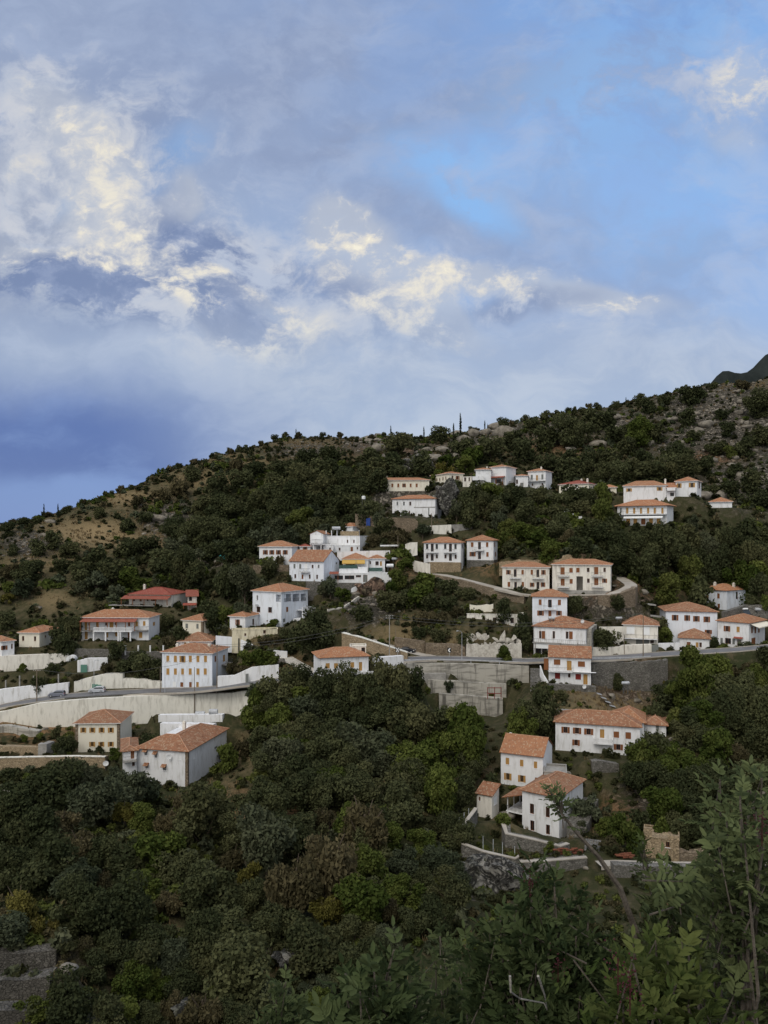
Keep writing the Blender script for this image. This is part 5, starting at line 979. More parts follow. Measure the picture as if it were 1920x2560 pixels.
def hit(u, v, dmin=40):
    """the nearest ground point seen at a photo pixel"""
    i = int(np.clip(round((u - GU[0]) / (GU[1] - GU[0])), 0, len(GU) - 1)); k0 = int(np.searchsorted(GD, dmin))
    col = GV[k0:, i]; w = np.nonzero(col <= v)[0]
    return (float(GD[k0 + w[0]]) if len(w) else None)
def built_at(u, d):
    return BUILT[int(np.clip(np.searchsorted(GD, d), 0, len(GD) - 1)), int(np.clip(round((u - GU[0]) / (GU[1] - GU[0])), 0, len(GU) - 1))]
def region(lst):
    out = np.zeros_like(GZ)
    for u, v, su, sv, a in lst:
        out = np.maximum(out, a * np.exp(-((UU - u) / su) ** 2 - ((GV - v) / sv) ** 2))
    return np.clip(out, 0, 1)
vis = (DD < 430)
AT = {'dry': region([(230, 1335, 150, 38, 1), (400, 1345, 100, 40, .7), (130, 1500, 60, 30, .6), (760, 1110, 120, 16, .6), (330, 1245, 110, 26, .75), (520, 1200, 130, 30, .6), (100, 1400, 120, 40, .55), (1850, 965, 120, 16, .7), (600, 1150, 160, 16, .5), (1530, 1750, 120, 45, .9), (1430, 1790, 80, 25, .8), (1000, 1590, 90, 50, .6), (1130, 1610, 70, 30, .6), (130, 1800, 130, 25, 1), (620, 1600, 60, 30, .4), (1280, 2040, 60, 40, .5), (560, 2030, 60, 40, .5), (620, 1870, 40, 50, .5)]) * vis,
      'lush': region([(720, 1290, 260, 110, 1), (1200, 1250, 300, 60, 1), (1600, 1380, 420, 110, 1), (850, 1780, 330, 130, 1.2), (1820, 1720, 200, 140, 1.2), (1700, 1980, 260, 130, 1), (700, 2150, 900, 150, 1.2), (300, 2350, 700, 130, .9), (1300, 2450, 900, 200, 1), (250, 1980, 400, 80, 1), (400, 1450, 260, 70, .8)]) * vis,
      'rock': region([(1250, 1085, 160, 30, .55), (1080, 1125, 110, 25, .5), (760, 1125, 90, 22, .5), (1560, 1060, 100, 40, .55), (1800, 1060, 170, 110, .8), (1880, 1200, 120, 60, .7), (1400, 1080, 110, 40, .4), (920, 1110, 80, 25, .6), (430, 1300, 70, 40, .8), (70, 1360, 60, 30, .8), (540, 1390, 70, 30, .6), (1010, 1250, 90, 40, .6), (1660, 1990, 100, 60, .5), (1220, 2220, 70, 30, .6), (130, 2450, 120, 70, .4), (1560, 1700, 90, 60, .6), (1500, 1500, 120, 50, .6), (920, 1510, 60, 40, .9), (450, 2510, 60, 20, .4), (720, 2390, 60, 20, .4)]) * vis,
      'red': region([(1770, 1145, 60, 16, 1), (1420, 1115, 60, 18, .9), (1300, 1110, 60, 18, .9), (1000, 1130, 120, 26, .45), (395, 1405, 25, 22, .9), (520, 1385, 40, 20, .6), (1560, 1470, 120, 30, .8), (1450, 1340, 40, 50, .8), (720, 2050, 70, 40, .7), (1060, 1930, 90, 25, .7), (1560, 1690, 80, 60, .5), (1250, 1420, 60, 20, .6), (600, 2030, 60, 50, .8), (1000, 1420, 60, 30, .5), (1530, 2040, 60, 40, .8), (80, 1820, 130, 40, .7), (700, 1670, 70, 30, .8)]) * vis}
GAPS = region([(600, 2040, 100, 45, 1), (1080, 1930, 120, 30, 1), (620, 1870, 50, 55, .8), (560, 2000, 45, 60, .8), (820, 2130, 100, 30, .9), (400, 2330, 90, 28, .9), (130, 2230, 100, 22, 1), (700, 2420, 70, 35, .8), (230, 2440, 60, 40, .8)])
AT['lush'] = AT['lush'] * (1 - .85 * GAPS); AT['dry'] = np.maximum(AT['dry'], .55 * GAPS)
me = bpy.data.meshes.new('ground'); nr, nc = GZ.shape
verts = np.stack([GX, GY, GZ], -1).reshape(-1, 3).astype(np.float32); idx = np.arange(nr * nc).reshape(nr, nc)
quads = np.stack([idx[:-1, :-1], idx[:-1, 1:], idx[1:, 1:], idx[1:, :-1]], -1).reshape(-1, 4)
def np_mesh(me, verts, quads, k=4):
    me.vertices.add(len(verts)); me.vertices.foreach_set('co', np.ascontiguousarray(verts, np.float32).ravel())
    me.loops.add(quads.size); me.loops.foreach_set('vertex_index', quads.astype(np.int32).ravel())
    me.polygons.add(len(quads)); me.polygons.foreach_set('loop_start', np.arange(0, quads.size, k, dtype=np.int32))
    try: me.polygons.foreach_set('loop_total', np.full(len(quads), k, np.int32))
    except Exception: pass
    me.update(calc_edges=True)
np_mesh(me, verts, quads); me.polygons.foreach_set('use_smooth', [True] * len(me.polygons))
for k_, a_ in AT.items():
    at_ = me.attributes.new(k_, 'FLOAT', 'POINT'); at_.data.foreach_set('value', a_.ravel().astype(np.float32))
def ground_mat(nt, b):
    p = worldpos(nt); att = lambda n: nt.new('ShaderNodeAttribute', attribute_name=n).outputs['Fac']
    n1 = nt.noise(p, 0.11, 6, .62); n2 = nt.noise(p, 0.55, 6, .65); n3 = nt.noise(p, 2.6, 5, .7)
    c = nt.mix(nt.ramp(n2, .3, .7), (.034, .036, .018), (.07, .06, .034))
    c = nt.mix(nt.ramp(n1, .5, .7, 0, .4), c, (.1, .078, .046))
    lsh = nt.m('MULTIPLY', nt.m('MINIMUM', att('lush'), 1.0), nt.ramp(n2, .7, .5)); c = nt.mix(nt.m('MULTIPLY', lsh, .85), c, nt.mix(n3, (.014, .02, .009), (.036, .044, .018)))
    dry = nt.m('MULTIPLY', att('dry'), nt.ramp(nt.m('ADD', n2, nt.m('MULTIPLY', att('dry'), .25)), .4, .62)); c = nt.mix(dry, c, nt.mix(n3, (.175, .125, .066), (.265, .2, .112)))
    rk = nt.m('MULTIPLY', nt.m('ADD', att('rock'), .12), 1.0)
    rm = nt.ramp(nt.m('ADD', n2, nt.m('MULTIPLY', rk, .3)), .52, .66); rm = nt.m('MULTIPLY', rm, nt.ramp(rk, 0.05, .5))
    crack = nt.ramp(nt.m('ABSOLUTE', nt.m('SUBTRACT', nt.noise(p, .5, 6, .7, .6), .5)), 0, .09)
    rock = nt.mix(n3, (.13, .115, .092), (.265, .235, .195)); rock = nt.mix(crack, (.06, .055, .045), rock); c = nt.mix(rm, c, rock)
    red = nt.m('MULTIPLY', att('red'), nt.ramp(n2, .38, .6)); c = nt.mix(red, c, nt.mix(n3, (.2, .1, .05), (.33, .19, .1)))
    nt.put(b.inputs['Base Color'], c)
    hgt = nt.m('ADD', nt.m('MULTIPLY', n3, .4), nt.m('MULTIPLY', nt.m('MULTIPLY', crack, rm), 1.2)); bump(nt, b, nt.m('ADD', hgt, n2), .9, .5)
gm = mat('hillside_ground', ground_mat, rough=.95, spec=.05); me.materials.append(gm)
go = bpy.data.objects.new('ground', me); COL.objects.link(go); tag(go, kind='structure')
for nm, Q, wd, m in ROADS:
    b_ = MB()
    for i in range(len(Q) - 1):
        def edge(j):
            t = (Q[min(j + 1, len(Q) - 1)] - Q[max(j - 1, 0)]); t.z = 0; t.normalize(); n = Vector((-t.y, t.x, 0)); return Q[j] - n * wd / 2, Q[j] + n * wd / 2
        a, b = edge(i); c, d = edge(i + 1); up = Vector((0, 0, .04))
        b_.face([a + up, c + up, d + up, b + up]) if False else b_.face([b + up, a + up, c + up, d + up])
        b_.face([a + up, a - up * 12, c - up * 12, c + up])
    o = b_.build(nm, M[m]); tag(o, kind='structure')
    # low kerb on both edges
    if wd > 5:
        k_ = MB()
        for s_ in (-1, 1):
            for i in range(len(Q) - 1):
                def off(j, w):
                    t = (Q[min(j + 1, len(Q) - 1)] - Q[max(j - 1, 0)]); t.z = 0; t.normalize(); return Q[j] + Vector((-t.y, t.x, 0)) * w * s_
                a, b, c, d = off(i, wd / 2 + .003), off(i, wd / 2 + .3), off(i + 1, wd / 2 + .3), off(i + 1, wd / 2 + .003); z = Vector((0, 0, .16)); y = Vector((0, 0, -.3))
                k_.face([a + z, b + z, c + z, d + z]); k_.face([a + y, a + z, d + z, d + y]); k_.face([b + y, c + y, c + z, b + z])
        o = k_.build('kerb', M['roadconc']); tag(o, kind='structure')
# far dark mountain beyond the right end of the ridge
xs = np.linspace(-200, 900, 140); ys = np.linspace(0, 1, 40); XX, TT = np.meshgrid(xs, ys)
prof = np.interp(960 + F * (XX + 300) / 1000, [1500, 1700, 1800, 1830, 1880, 1920, 2000, 2200, 2400], [1100, 1000, 950, 930, 905, 886, 850, 800, 760])
ztop = (H0 - prof) / F * 1000; MX = XX + 300; MY = 900 + 100 * TT + 0 * XX; MZ = -100 + (ztop + 100) * TT + (fbm(MX / 25, TT * 8, 5, 5) - .5) * 46 * TT
me = bpy.data.meshes.new('mountain'); idx = np.arange(MX.size).reshape(MX.shape); np_mesh(me, np.stack([MX, MY, MZ], -1).reshape(-1, 3), np.stack([idx[:-1, :-1], idx[:-1, 1:], idx[1:, 1:], idx[1:, :-1]], -1).reshape(-1, 4))
me.materials.append(mat('far_mountain', mottled((.035, .042, .042), (.016, .02, .02), .03), spec=.02)); o = bpy.data.objects.new('mountain', me); COL.objects.link(o); tag(o, kind='structure')
# ------------------------------------------------------------------ planting
def leaf_mat(name, a, b_, gl=.25):
    m = bpy.data.materials.new(name); m.use_nodes = True; nt = NT(m.node_tree); nt.n.clear()
    out = nt.new('ShaderNodeOutputMaterial'); tone = nt.new('ShaderNodeAttribute', attribute_name='tone').outputs['Fac']; oi = nt.new('ShaderNodeObjectInfo').outputs['Random']
    n = nt.noise(worldpos(nt), .05, 3)
    f = nt.m('ADD', nt.m('MULTIPLY', tone, .75), nt.m('MULTIPLY', nt.m('SUBTRACT', oi, .5), .7))
    wild = nt.m('FRACT', nt.m('MULTIPLY', oi, 7.31)); b_ = nt.mix(nt.ramp(wild, .45, 1.0, 0, .55), b_, tuple((v + w_) / 2 for v, w_ in zip(b_, (.13, .105, .05))))
    c = nt.mix(nt.m('ADD', f, nt.m('MULTIPLY', nt.m('SUBTRACT', n, .5), .6), clamp=True), a, b_)
    d = nt.new('ShaderNodeBsdfDiffuse'); nt.put(d.inputs[0], c); t = nt.new('ShaderNodeBsdfTranslucent'); nt.put(t.inputs[0], nt.mix(.5, c, (.1, .13, .02), 'ADD') if False else c)
    ms = nt.new('ShaderNodeMixShader'); ms.inputs[0].default_value = gl; nt.l.new(d.outputs[0], ms.inputs[1]); nt.l.new(t.outputs[0], ms.inputs[2])
    nt.l.new(ms.outputs[0], out.inputs[0]); return m
LM = {'D': leaf_mat('evergreen_leaf', (.038, .046, .022), (.1, .106, .05)), 'O': leaf_mat('olive_leaf', (.042, .052, .03), (.105, .118, .072)), 'B': leaf_mat('fresh_leaf', (.04, .058, .014), (.13, .15, .04)),
      'S': leaf_mat('brown_scrub_leaf', (.05, .046, .024), (.13, .11, .06)), 'C': leaf_mat('cypress_leaf', (.018, .026, .015), (.04, .05, .03)), 'Y': leaf_mat('yellow_leaf', (.075, .072, .018), (.17, .15, .045))}
def leaf_cloud(rng, cen, rad, n, size, out_bias=.55, squash=.8, elong=1.0, shell=.55, tone0=.5, tone_sd=.18):
    """n leaf-sized quads spread through the outer part of clumps; cen (k,3), rad (k,)"""
    k = len(cen); w = rad ** 2; pick = rng.choice(k, n, p=w / w.sum())
    d = rng.normal(size=(n, 3)); d /= np.linalg.norm(d, axis=1)[:, None]
    r = rad[pick] * (shell + (1 - shell) * rng.random(n) ** .7) * (1 + rng.normal(0, .08, n)); p = cen[pick] + d * r[:, None] * np.array([1, 1, squash])
    nrm = d * out_bias + rng.normal(size=(n, 3)) * (1 - out_bias) + np.array([0, 0, .25]); nrm /= np.linalg.norm(nrm, axis=1)[:, None]
    a = np.cross(nrm, rng.normal(size=(n, 3))); a /= np.linalg.norm(a, axis=1)[:, None]; b = np.cross(nrm, a)
    s = size * (.6 + .8 * rng.random(n))[:, None]; a, b = a * s * elong, b * s
    V = np.stack([p - a, p - b * .8, p + a, p + b * .8], 1).reshape(-1, 3)
    clump = rng.normal(tone0, tone_sd, k)[pick] + rng.normal(0, .16, n) + (p[:, 2] * 0)
    return V, np.repeat(np.clip(clump, 0, 1), 4)
def cloud_mesh(name, V, T, m):
    me = bpy.data.meshes.new(name); np_mesh(me, V, np.arange(len(V)).reshape(-1, 4)); me.materials.append(m)
    at_ = me.attributes.new('tone', 'FLOAT', 'POINT'); at_.data.foreach_set('value', T.astype(np.float32)); return me
def lobes(rng, k, spread, up, r0, r1, flat=.8):
    c = rng.normal(size=(k, 3)); c /= np.linalg.norm(c, axis=1)[:, None]; c *= spread * (.35 + .65 * rng.random(k))[:, None]; c[:, 2] = c[:, 2] * flat + up
    return c, r0 + (r1 - r0) * rng.random(k)
def crown_cloud(rng, kind, n, size):
    if kind == 'O': c, r = lobes(rng, 16, .72, .95, .22, .42, .85); c[:, 2] += rng.random(16) * .1; return leaf_cloud(rng, c, r, n, size * .9, .35, .9, 1.7, .3)
    if kind == 'B': c, r = lobes(rng, 15, .74, .95, .16, .46, .9); return leaf_cloud(rng, c, r, n, size * 1.15, .45, .8, 1.2, .5)
    if kind in 'SY': c, r = lobes(rng, 12, .72, .5, .2, .42, .6); return leaf_cloud(rng, c, r, n, size * .9, .3, .8, 1.5, .2)
    c, r = lobes(rng, 17, .7, .92, .16, .52, .85); c *= np.array([1 + .3 * rng.random(), .85 + .3 * rng.random(), 1]); return leaf_cloud(rng, c, r, n, size, .5, .85, 1.2, .55, tone_sd=.2)
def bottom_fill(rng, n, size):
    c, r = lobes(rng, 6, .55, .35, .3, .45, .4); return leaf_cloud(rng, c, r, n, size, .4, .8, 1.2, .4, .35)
CROWN = {}
for kind in 'DOBSY':
    for lod, n, s in (('far', 1500, .075), ('near', 5200, .042)):
        CROWN[kind, lod] = []
        for k in range(4):
            rng = np.random.default_rng(hash((kind, lod, k).__repr__()) % 1 + ord(kind) * 100 + k * 7 + (3 if lod == 'near' else 0))
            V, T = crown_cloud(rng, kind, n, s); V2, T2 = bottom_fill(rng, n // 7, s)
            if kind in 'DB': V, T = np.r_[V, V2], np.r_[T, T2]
            CROWN[kind, lod].append(cloud_mesh('crown', V, T, LM[kind]))
TRUNK = []
for k in range(3):
    b_ = MB(); rr = random.Random(k); 
    b_.tube([(0, 0, -.3), (.03, .02, .2), (.05 * (k - 1), .03, .55), (.1 * (k - 1), .05, .9)], [.085, .065, .05, .03], 7)
    for j in range(5):
        a = j * 1.3 + k; z0 = .3 + .1 * j; L_ = .45 + .1 * rr.random()
        b_.tube([(.03, .02, z0), (.03 + math.cos(a) * L_ * .5, .02 + math.sin(a) * L_ * .5, z0 + .22), (math.cos(a) * L_, math.sin(a) * L_, z0 + .5)], [.035, .024, .01], 5)
    o = b_.build('trunk', M['bark']); TRUNK.append(o.data); bpy.data.objects.remove(o)
CELL = 6.0; SH = np.zeros((int(2600 / CELL), int(1960 / CELL)))
for u0, v0, u1_, v1, d in SHIELD:
    a, b, c, e = [int(max(0, q // CELL)) for q in (v0, v1, u0, u1_)]; SH[a:b + 1, c:e + 1] = np.maximum(SH[a:b + 1, c:e + 1], d)
def hides(u, v, r, d, part=.8, tol=.04):
    a, b, c, e = int(max(0, (v - r * part) // CELL)), int(max(0, (v + r * part) // CELL)), int(max(0, (u - r * part) // CELL)), int(max(0, (u + r * part) // CELL))
    s = SH[a:b + 1, c:e + 1]; return s.size > 0 and (s > d + 2).mean() > tol
KIND = {'D': ('evergreen_tree', 'dark green evergreen tree'), 'O': ('olive_tree', 'grey-green olive tree'), 'B': ('leafy_tree', 'fresh green leafy tree'), 'S': ('scrub_bush', 'brownish scrub bush'), 'Y': ('yellow_bush', 'yellowing bush'), 'C': ('cypress_tree', 'thin dark cypress'), 'E': ('evergreen_bush', 'dark evergreen bush')}
TREES = []  # (obj, u, v, r, kind)
def plant(kind, u, v, r, d=None, hgt=1.0, low=.85, snap=True):
    """a tree whose crown fills the circle (u, v, r) of the photo, standing on the ground below it"""
    if d is None: d = hit(u, v + r * low, 62)
    if d is None or d > 440: return None
    if (H0 - v) / F * d < ground((u - 960) / F * d, d) + .35 * r / F * d:
        d2 = hit(u, v + r * .8, 62)
        if d2 and d - 30 < d2 < d: d = d2
    x = (u - 960) / F * d; R_ = r / F * d; g = ground(x, d); zc_ = (H0 - v) / F * d
    cz = .55 if kind in 'SY' else .93
    base = zc_ - cz * R_ * hgt
    if base > g: hgt = min(1.4, (zc_ - g) / (cz * R_)); base = zc_ - cz * R_ * hgt
    if abs(base - g) > 6: base = g - .2
    lod = 'near' if r > 38 else 'far'; shape = kind
    if kind == 'D' and (r < 19 or v < 1225): kind = 'E'
    root = empty(KIND[kind][0], (x, d, min(base, g + .1) if snap else base), random.uniform(0, 6.28)); root['category'] = 'bush' if kind in 'SYE' else 'tree'; root['kind'] = 'thing'
    me = random.choice(CROWN[shape, lod]); o = bpy.data.objects.new('crown', me); COL.objects.link(o); o.parent = root
    j = lambda: random.uniform(.9, 1.1); o.scale = (R_ * 1.13 * j(), R_ * 1.13 * j(), R_ * hgt * 1.1 * j())
    t = bpy.data.objects.new('trunk' if kind not in 'SYE' else 'stem', random.choice(TRUNK)); COL.objects.link(t); t.parent = root; t.scale = (R_ * .9, R_ * .9, R_ * hgt)
    TREES.append((root, u, v, r, kind)); return root
CR[10] = (500, 1650, 700 / 1659); CR[11] = (0, 1900, 960 / 1659); CR[12] = (0, 1080, 960 / 1659); CR[13] = (960, 860, 960 / 1659)
MAN = {1: [(70, 520, 90, 'D'), (200, 260, 100, 'O'), (380, 500, 80, 'B', 214), (500, 600, 80, 'D', 207), (300, 470, 80, 'D', 218), (560, 640, 80, 'D', 203), (640, 560, 80, 'D', 208), (450, 700, 60, 'D', 202), (820, 650, 60, 'B', 203), (1000, 720, 68, 'D', 202), (1480, 590, 90, 'S', 206), (1560, 600, 80, 'D', 206), (1450, 405, 75, 'D', 220), (1400, 400, 50, 'D', 219),
           (1230, 380, 45, 'D', 221), (1010, 290, 70, 'O'), (1150, 170, 110, 'B'), (830, 190, 110, 'O'), (850, 290, 70, 'O'), (960, 130, 110, 'D'), (340, 1010, 68, 'D', 194), (200, 930, 36, 'B', 198), (450, 940, 60, 'D', 197), (1240, 920, 110, 'D', 198), (1080, 930, 90, 'D', 198), (1340, 950, 80, 'D', 197), (920, 925, 60, 'S', 198), (1180, 850, 70, 'D', 202),
           (370, 1430, 48, 'D', 168), (490, 1480, 50, 'D', 167), (585, 1510, 55, 'B', 167), (600, 1600, 60, 'D', 162), (710, 1615, 62, 'D', 162), (530, 1600, 70, 'D', 160), (340, 1525, 34, 'B', 166), (208, 1535, 28, 'B', 166), (1290, 1450, 95, 'D', 163), (1150, 1490, 75, 'D', 162), (1080, 1520, 60, 'D', 161), (990, 1665, 48, 'B', 154), (480, 1840, 120, 'D', 147), (790, 1860, 110, 'O', 147), (980, 1830, 70, 'O', 147), (1270, 1930, 90, 'O', 143), (90, 1870, 100, 'D', 148), (670, 1010, 50, 'S', 197), (1620, 640, 50, 'D', 205), (60, 330, 70, 'Y'), (90, 230, 60, 'B'), (1560, 820, 0, 'D'),
           (600, 430, 45, 'D', 222), (540, 430, 40, 'D', 222), (690, 250, 70, 'O'), (1490, 70, 90, 'D'), (1600, 150, 90, 'O'), (520, 30, 70, 'D'), (200, 130, 90, 'D'), (700, 60, 110, 'D')],
       2: [(1400, 620, 205, 'D', 197), (1230, 700, 110, 'D', 195), (620, 1080, 62, 'D', 184), (930, 1090, 90, 'O', 178), (930, 840, 80, 'B', 198), (1020, 850, 70, 'B', 197), (820, 850, 70, 'B', 199), (640, 570, 70, 'D', 197), (570, 630, 60, 'B', 199), (650, 400, 80, 'B', 214), (480, 340, 100, 'D', 220), (800, 170, 140, 'O', 228), (660, 130, 120, 'D', 232), (300, 90, 150, 'D', 240), (150, 60, 120, 'D'),
           (1240, 190, 85, 'O', 227), (530, 420, 100, 'D', 214), (760, 350, 80, 'O', 216), (980, 690, 75, 'S', 201), (1080, 670, 60, 'S', 201), (1150, 640, 60, 'D', 200), (60, 930, 90, 'D', 199), (700, 930, 70, 'S', 192), (800, 945, 60, 'S', 192), (1040, 560, 50, 'B', 203), (880, 1280, 120, 'B', 172), (700, 1360, 90, 'B', 166), (640, 1430, 60, 'D', 164), (760, 1690, 0, 'B'), (560, 1740, 70, 'Y', 146), (470, 1850, 80, 'D', 144), (400, 240, 60, 'B', 232), (1020, 60, 90, 'D', 250), (950, 250, 80, 'D', 224)],
       3: [(385, 550, 48, 'B', 236), (470, 660, 90, 'D', 224), (560, 690, 60, 'D', 224), (400, 690, 60, 'D', 225), (850, 810, 100, 'O', 222), (780, 800, 80, 'O', 223), (985, 850, 75, 'B', 220), (50, 700, 110, 'O', 230), (150, 640, 60, 'D', 234), (230, 160, 110, 'D'), (90, 150, 110, 'D'), (400, 120, 120, 'D'), (560, 60, 100, 'B'), (1180, 1040, 95, 'D', 210), (1440, 900, 130, 'D', 212), (1560, 700, 110, 'B', 224), (1620, 560, 100, 'B', 236), (1500, 780, 70, 'B', 222),
           (1300, 300, 80, 'S', 251), (1230, 350, 50, 'S', 250), (1500, 250, 110, 'S', 254), (1620, 230, 80, 'S', 255), (560, 240, 70, 'D', 268), (480, 250, 60, 'O', 266), (330, 270, 70, 'D', 262), (860, 140, 90, 'D', 275), (700, 120, 90, 'D', 278), (600, 320, 40, 'D', 262), (30, 480, 60, 'D', 250), (760, 1080, 0, 'D'), (1620, 900, 110, 'D', 214)],
       4: [(270, 600, 95, 'D', 262), (210, 560, 80, 'O', 265), (590, 640, 75, 'O', 262), (650, 740, 70, 'O', 258), (230, 370, 65, 'D', 284), (370, 405, 70, 'B', 283), (470, 420, 55, 'B', 284), (560, 415, 50, 'B', 284), (720, 330, 75, 'D', 284), (960, 330, 78, 'D', 284), (860, 360, 60, 'D', 283), (1100, 520, 110, 'D', 272), (1230, 430, 130, 'D', 276), (1370, 430, 130, 'B', 275), (1300, 560, 150, 'D', 268), (1150, 640, 110, 'D', 264), (1000, 570, 75, 'O', 270), (1430, 640, 85, 'O', 262),
           (640, 870, 50, 'D', 252), (1050, 855, 45, 'B', 253), (830, 600, 45, 'D', 262), (870, 180, 100, 'Y'), (1080, 140, 120, 'B'), (800, 220, 70, 'B', 302), (1560, 450, 110, 'D', 275), (1500, 330, 60, 'D', 284), (90, 440, 60, 'D', 282), (60, 250, 100, 'D'), (400, 200, 120, 'D'), (640, 150, 120, 'D'), (200, 150, 130, 'D'), (1200, 800, 70, 'D', 256), (1330, 800, 90, 'B', 256), (1480, 830, 100, 'B', 255), (1600, 830, 90, 'Y', 254), (1560, 960, 90, 'D', 250), (1290, 1130, 62, 'D', 237), (810, 710, 30, 'B', 262), (420, 860, 70, 'S', 252)],
       5: [(480, 215, 75, 'D', 272), (560, 220, 60, 'D', 270), (400, 230, 70, 'D', 270), (660, 220, 60, 'B', 268), (880, 205, 50, 'O', 258), (945, 195, 50, 'D', 258), (1200, 200, 45, 'O', 254), (1010, 215, 40, 'O', 258), (640, 340, 95, 'B', 252), (690, 410, 70, 'D', 248), (1160, 330, 75, 'D', 247), (1290, 340, 90, 'O', 246), (1400, 320, 80, 'D', 248), (1520, 300, 80, 'D', 250), (1620, 330, 80, 'D', 250), (900, 505, 90, 'D', 242), (1020, 505, 90, 'D', 242), (1010, 560, 130, 'D', 238), (1180, 590, 95, 'B', 238), (1180, 450, 100, 'D', 242), (800, 520, 95, 'D', 241), (760, 600, 100, 'D', 238), (1330, 450, 110, 'D', 242), (1340, 580, 100, 'S', 238), (1480, 460, 100, 'D', 244), (1480, 600, 110, 'B', 236), (1620, 560, 100, 'D', 238), (1610, 450, 70, 'D', 242),
           (200, 450, 90, 'B', 258), (100, 440, 90, 'B', 258), (300, 480, 80, 'B', 252), (340, 310, 80, 'D', 264), (190, 320, 90, 'D', 266), (120, 230, 90, 'D', 274), (30, 260, 80, 'D', 274), (260, 240, 70, 'D', 274), (30, 340, 60, 'O', 266), (560, 400, 70, 'D', 252), (620, 470, 80, 'D', 248), (330, 560, 90, 'B', 247), (440, 480, 60, 'S', 252), (860, 560, 90, 'D', 238), (900, 680, 80, 'D', 231), (1060, 690, 90, 'B', 229), (1250, 690, 80, 'D', 229), (720, 320, 50, 'D', 254), (1600, 230, 80, 'D'), (1300, 180, 60, 'D'), (1420, 170, 70, 'D'), (1560, 150, 60, 'D'), (620, 60, 90, 'D'), (760, 80, 80, 'D'), (900, 50, 90, 'D'), (420, 70, 80, 'D'), (1130, 60, 100, 'D'), (560, 10, 60, 'D')],
       6: [(605, 285, 52, 'O', 234), (560, 270, 30, 'D', 234), (310, 450, 75, 'D', 225), (310, 570, 85, 'D', 216), (450, 500, 65, 'D', 219), (735, 605, 72, 'D', 204), (240, 690, 70, 'S', 209), (240, 810, 72, 'D', 200), (130, 700, 80, 'S', 210), (90, 800, 60, 'D', 202), (440, 850, 65, 'D', 197), (920, 560, 42, 'D', 205), (740, 950, 46, 'B', 190), (1280, 560, 60, 'D', 209), (1400, 610, 75, 'D', 203), (1480, 850, 90, 'D', 198), (120, 420, 100, 'B', 232), (60, 530, 100, 'B', 226), (160, 560, 80, 'D', 220), (1190, 670, 55, 'B', 202), (640, 740, 45, 'S', 202), (880, 760, 70, 'D', 199), (880, 650, 50, 'D', 203), (1300, 650, 70, 'D', 203), (1600, 570, 60, 'D', 208), (540, 655, 30, 'B', 206), (830, 740, 40, 'D', 200), (380, 640, 60, 'S', 210)],
       7: [(410, 230, 52, 'D', 209), (690, 240, 52, 'D', 209), (540, 300, 70, 'D', 204), (610, 450, 68, 'D', 200), (1100, 385, 64, 'D', 202), (990, 430, 50, 'B', 203), (690, 590, 68, 'D', 184.5), (570, 545, 18, 'B', 197), (535, 545, 14, 'D', 197), (1310, 470, 32, 'D', 199), (1650, 560, 60, 'D', 184), (1200, 640, 110, 'B', 178), (1320, 640, 110, 'B', 176), (1100, 700, 100, 'B', 172), (1220, 760, 120, 'B', 168), (1440, 770, 130, 'D', 168), (1560, 600, 80, 'S', 181), (1440, 600, 60, 'S', 183), (1590, 700, 90, 'B', 174), (1600, 850, 110, 'D', 162), (1330, 890, 120, 'D', 160), (1190, 880, 80, 'D', 161), (1190, 225, 34, 'D', 216), (1545, 205, 38, 'D', 215), (1600, 140, 60, 'D', 219), (1640, 210, 40, 'B', 213), (1440, 245, 24, 'B', 213), (930, 910, 70, 'D', 160), (1060, 930, 60, 'B', 156), (320, 820, 40, 'D', 172), (250, 780, 24, 'B', 174), (1000, 600, 24, 'Y', 186), (960, 320, 50, 'D', 209), (340, 300, 40, 'B', 203)],
       8: [(360, 60, 80, 'D', 161), (450, 40, 90, 'B', 163), (500, 140, 90, 'D', 157), (420, 170, 80, 'B', 154), (140, 220, 110, 'B', 150), (140, 320, 100, 'B', 144), (60, 290, 60, 'D', 147), (250, 430, 60, 'D', 138), (40, 530, 100, 'D', 134), (245, 635, 40, 'D', 127), (150, 650, 38, 'D', 128), (320, 660, 42, 'B', 125), (740, 465, 68, 'O', 131), (700, 450, 50, 'O', 132), (1048, 228, 30, 'D', 147), (1085, 310, 62, 'D', 143), (1030, 370, 85, 'B', 140), (1040, 430, 90, 'D', 137), (1150, 420, 85, 'B', 137), (1220, 480, 90, 'D', 133), (1290, 410, 80, 'B', 138), (1120, 590, 95, 'B', 126), (1270, 590, 90, 'D', 127), (1330, 700, 90, 'D', 121), (1230, 690, 80, 'D', 121), (1330, 260, 90, 'D', 150), (1230, 230, 70, 'D', 152), (1470, 170, 110, 'D', 160), (1600, 260, 110, 'D', 152), (1580, 120, 110, 'D', 166), (1480, 340, 80, 'S', 146), (1400, 440, 80, 'D', 139), (1480, 560, 100, 'D', 131), (1600, 430, 90, 'D', 140), (1500, 700, 100, 'D', 122), (1620, 620, 100, 'D', 127), (1600, 780, 80, 'D', 117), (980, 740, 62, 'B', 119), (900, 700, 55, 'B', 121), (860, 800, 55, 'S', 117), (830, 640, 40, 'B', 125), (1125, 740, 50, 'B', 121), (640, 345, 40, 'B', 140), (820, 320, 26, 'Y', 144), (700, 300, 22, 'Y', 146), (550, 775, 24, 'B', 118), (230, 880, 48, 'D', 108), (1010, 640, 60, 'D', 124), (800, 440, 50, 'S', 132), (720, 560, 28, 'O', 127)],
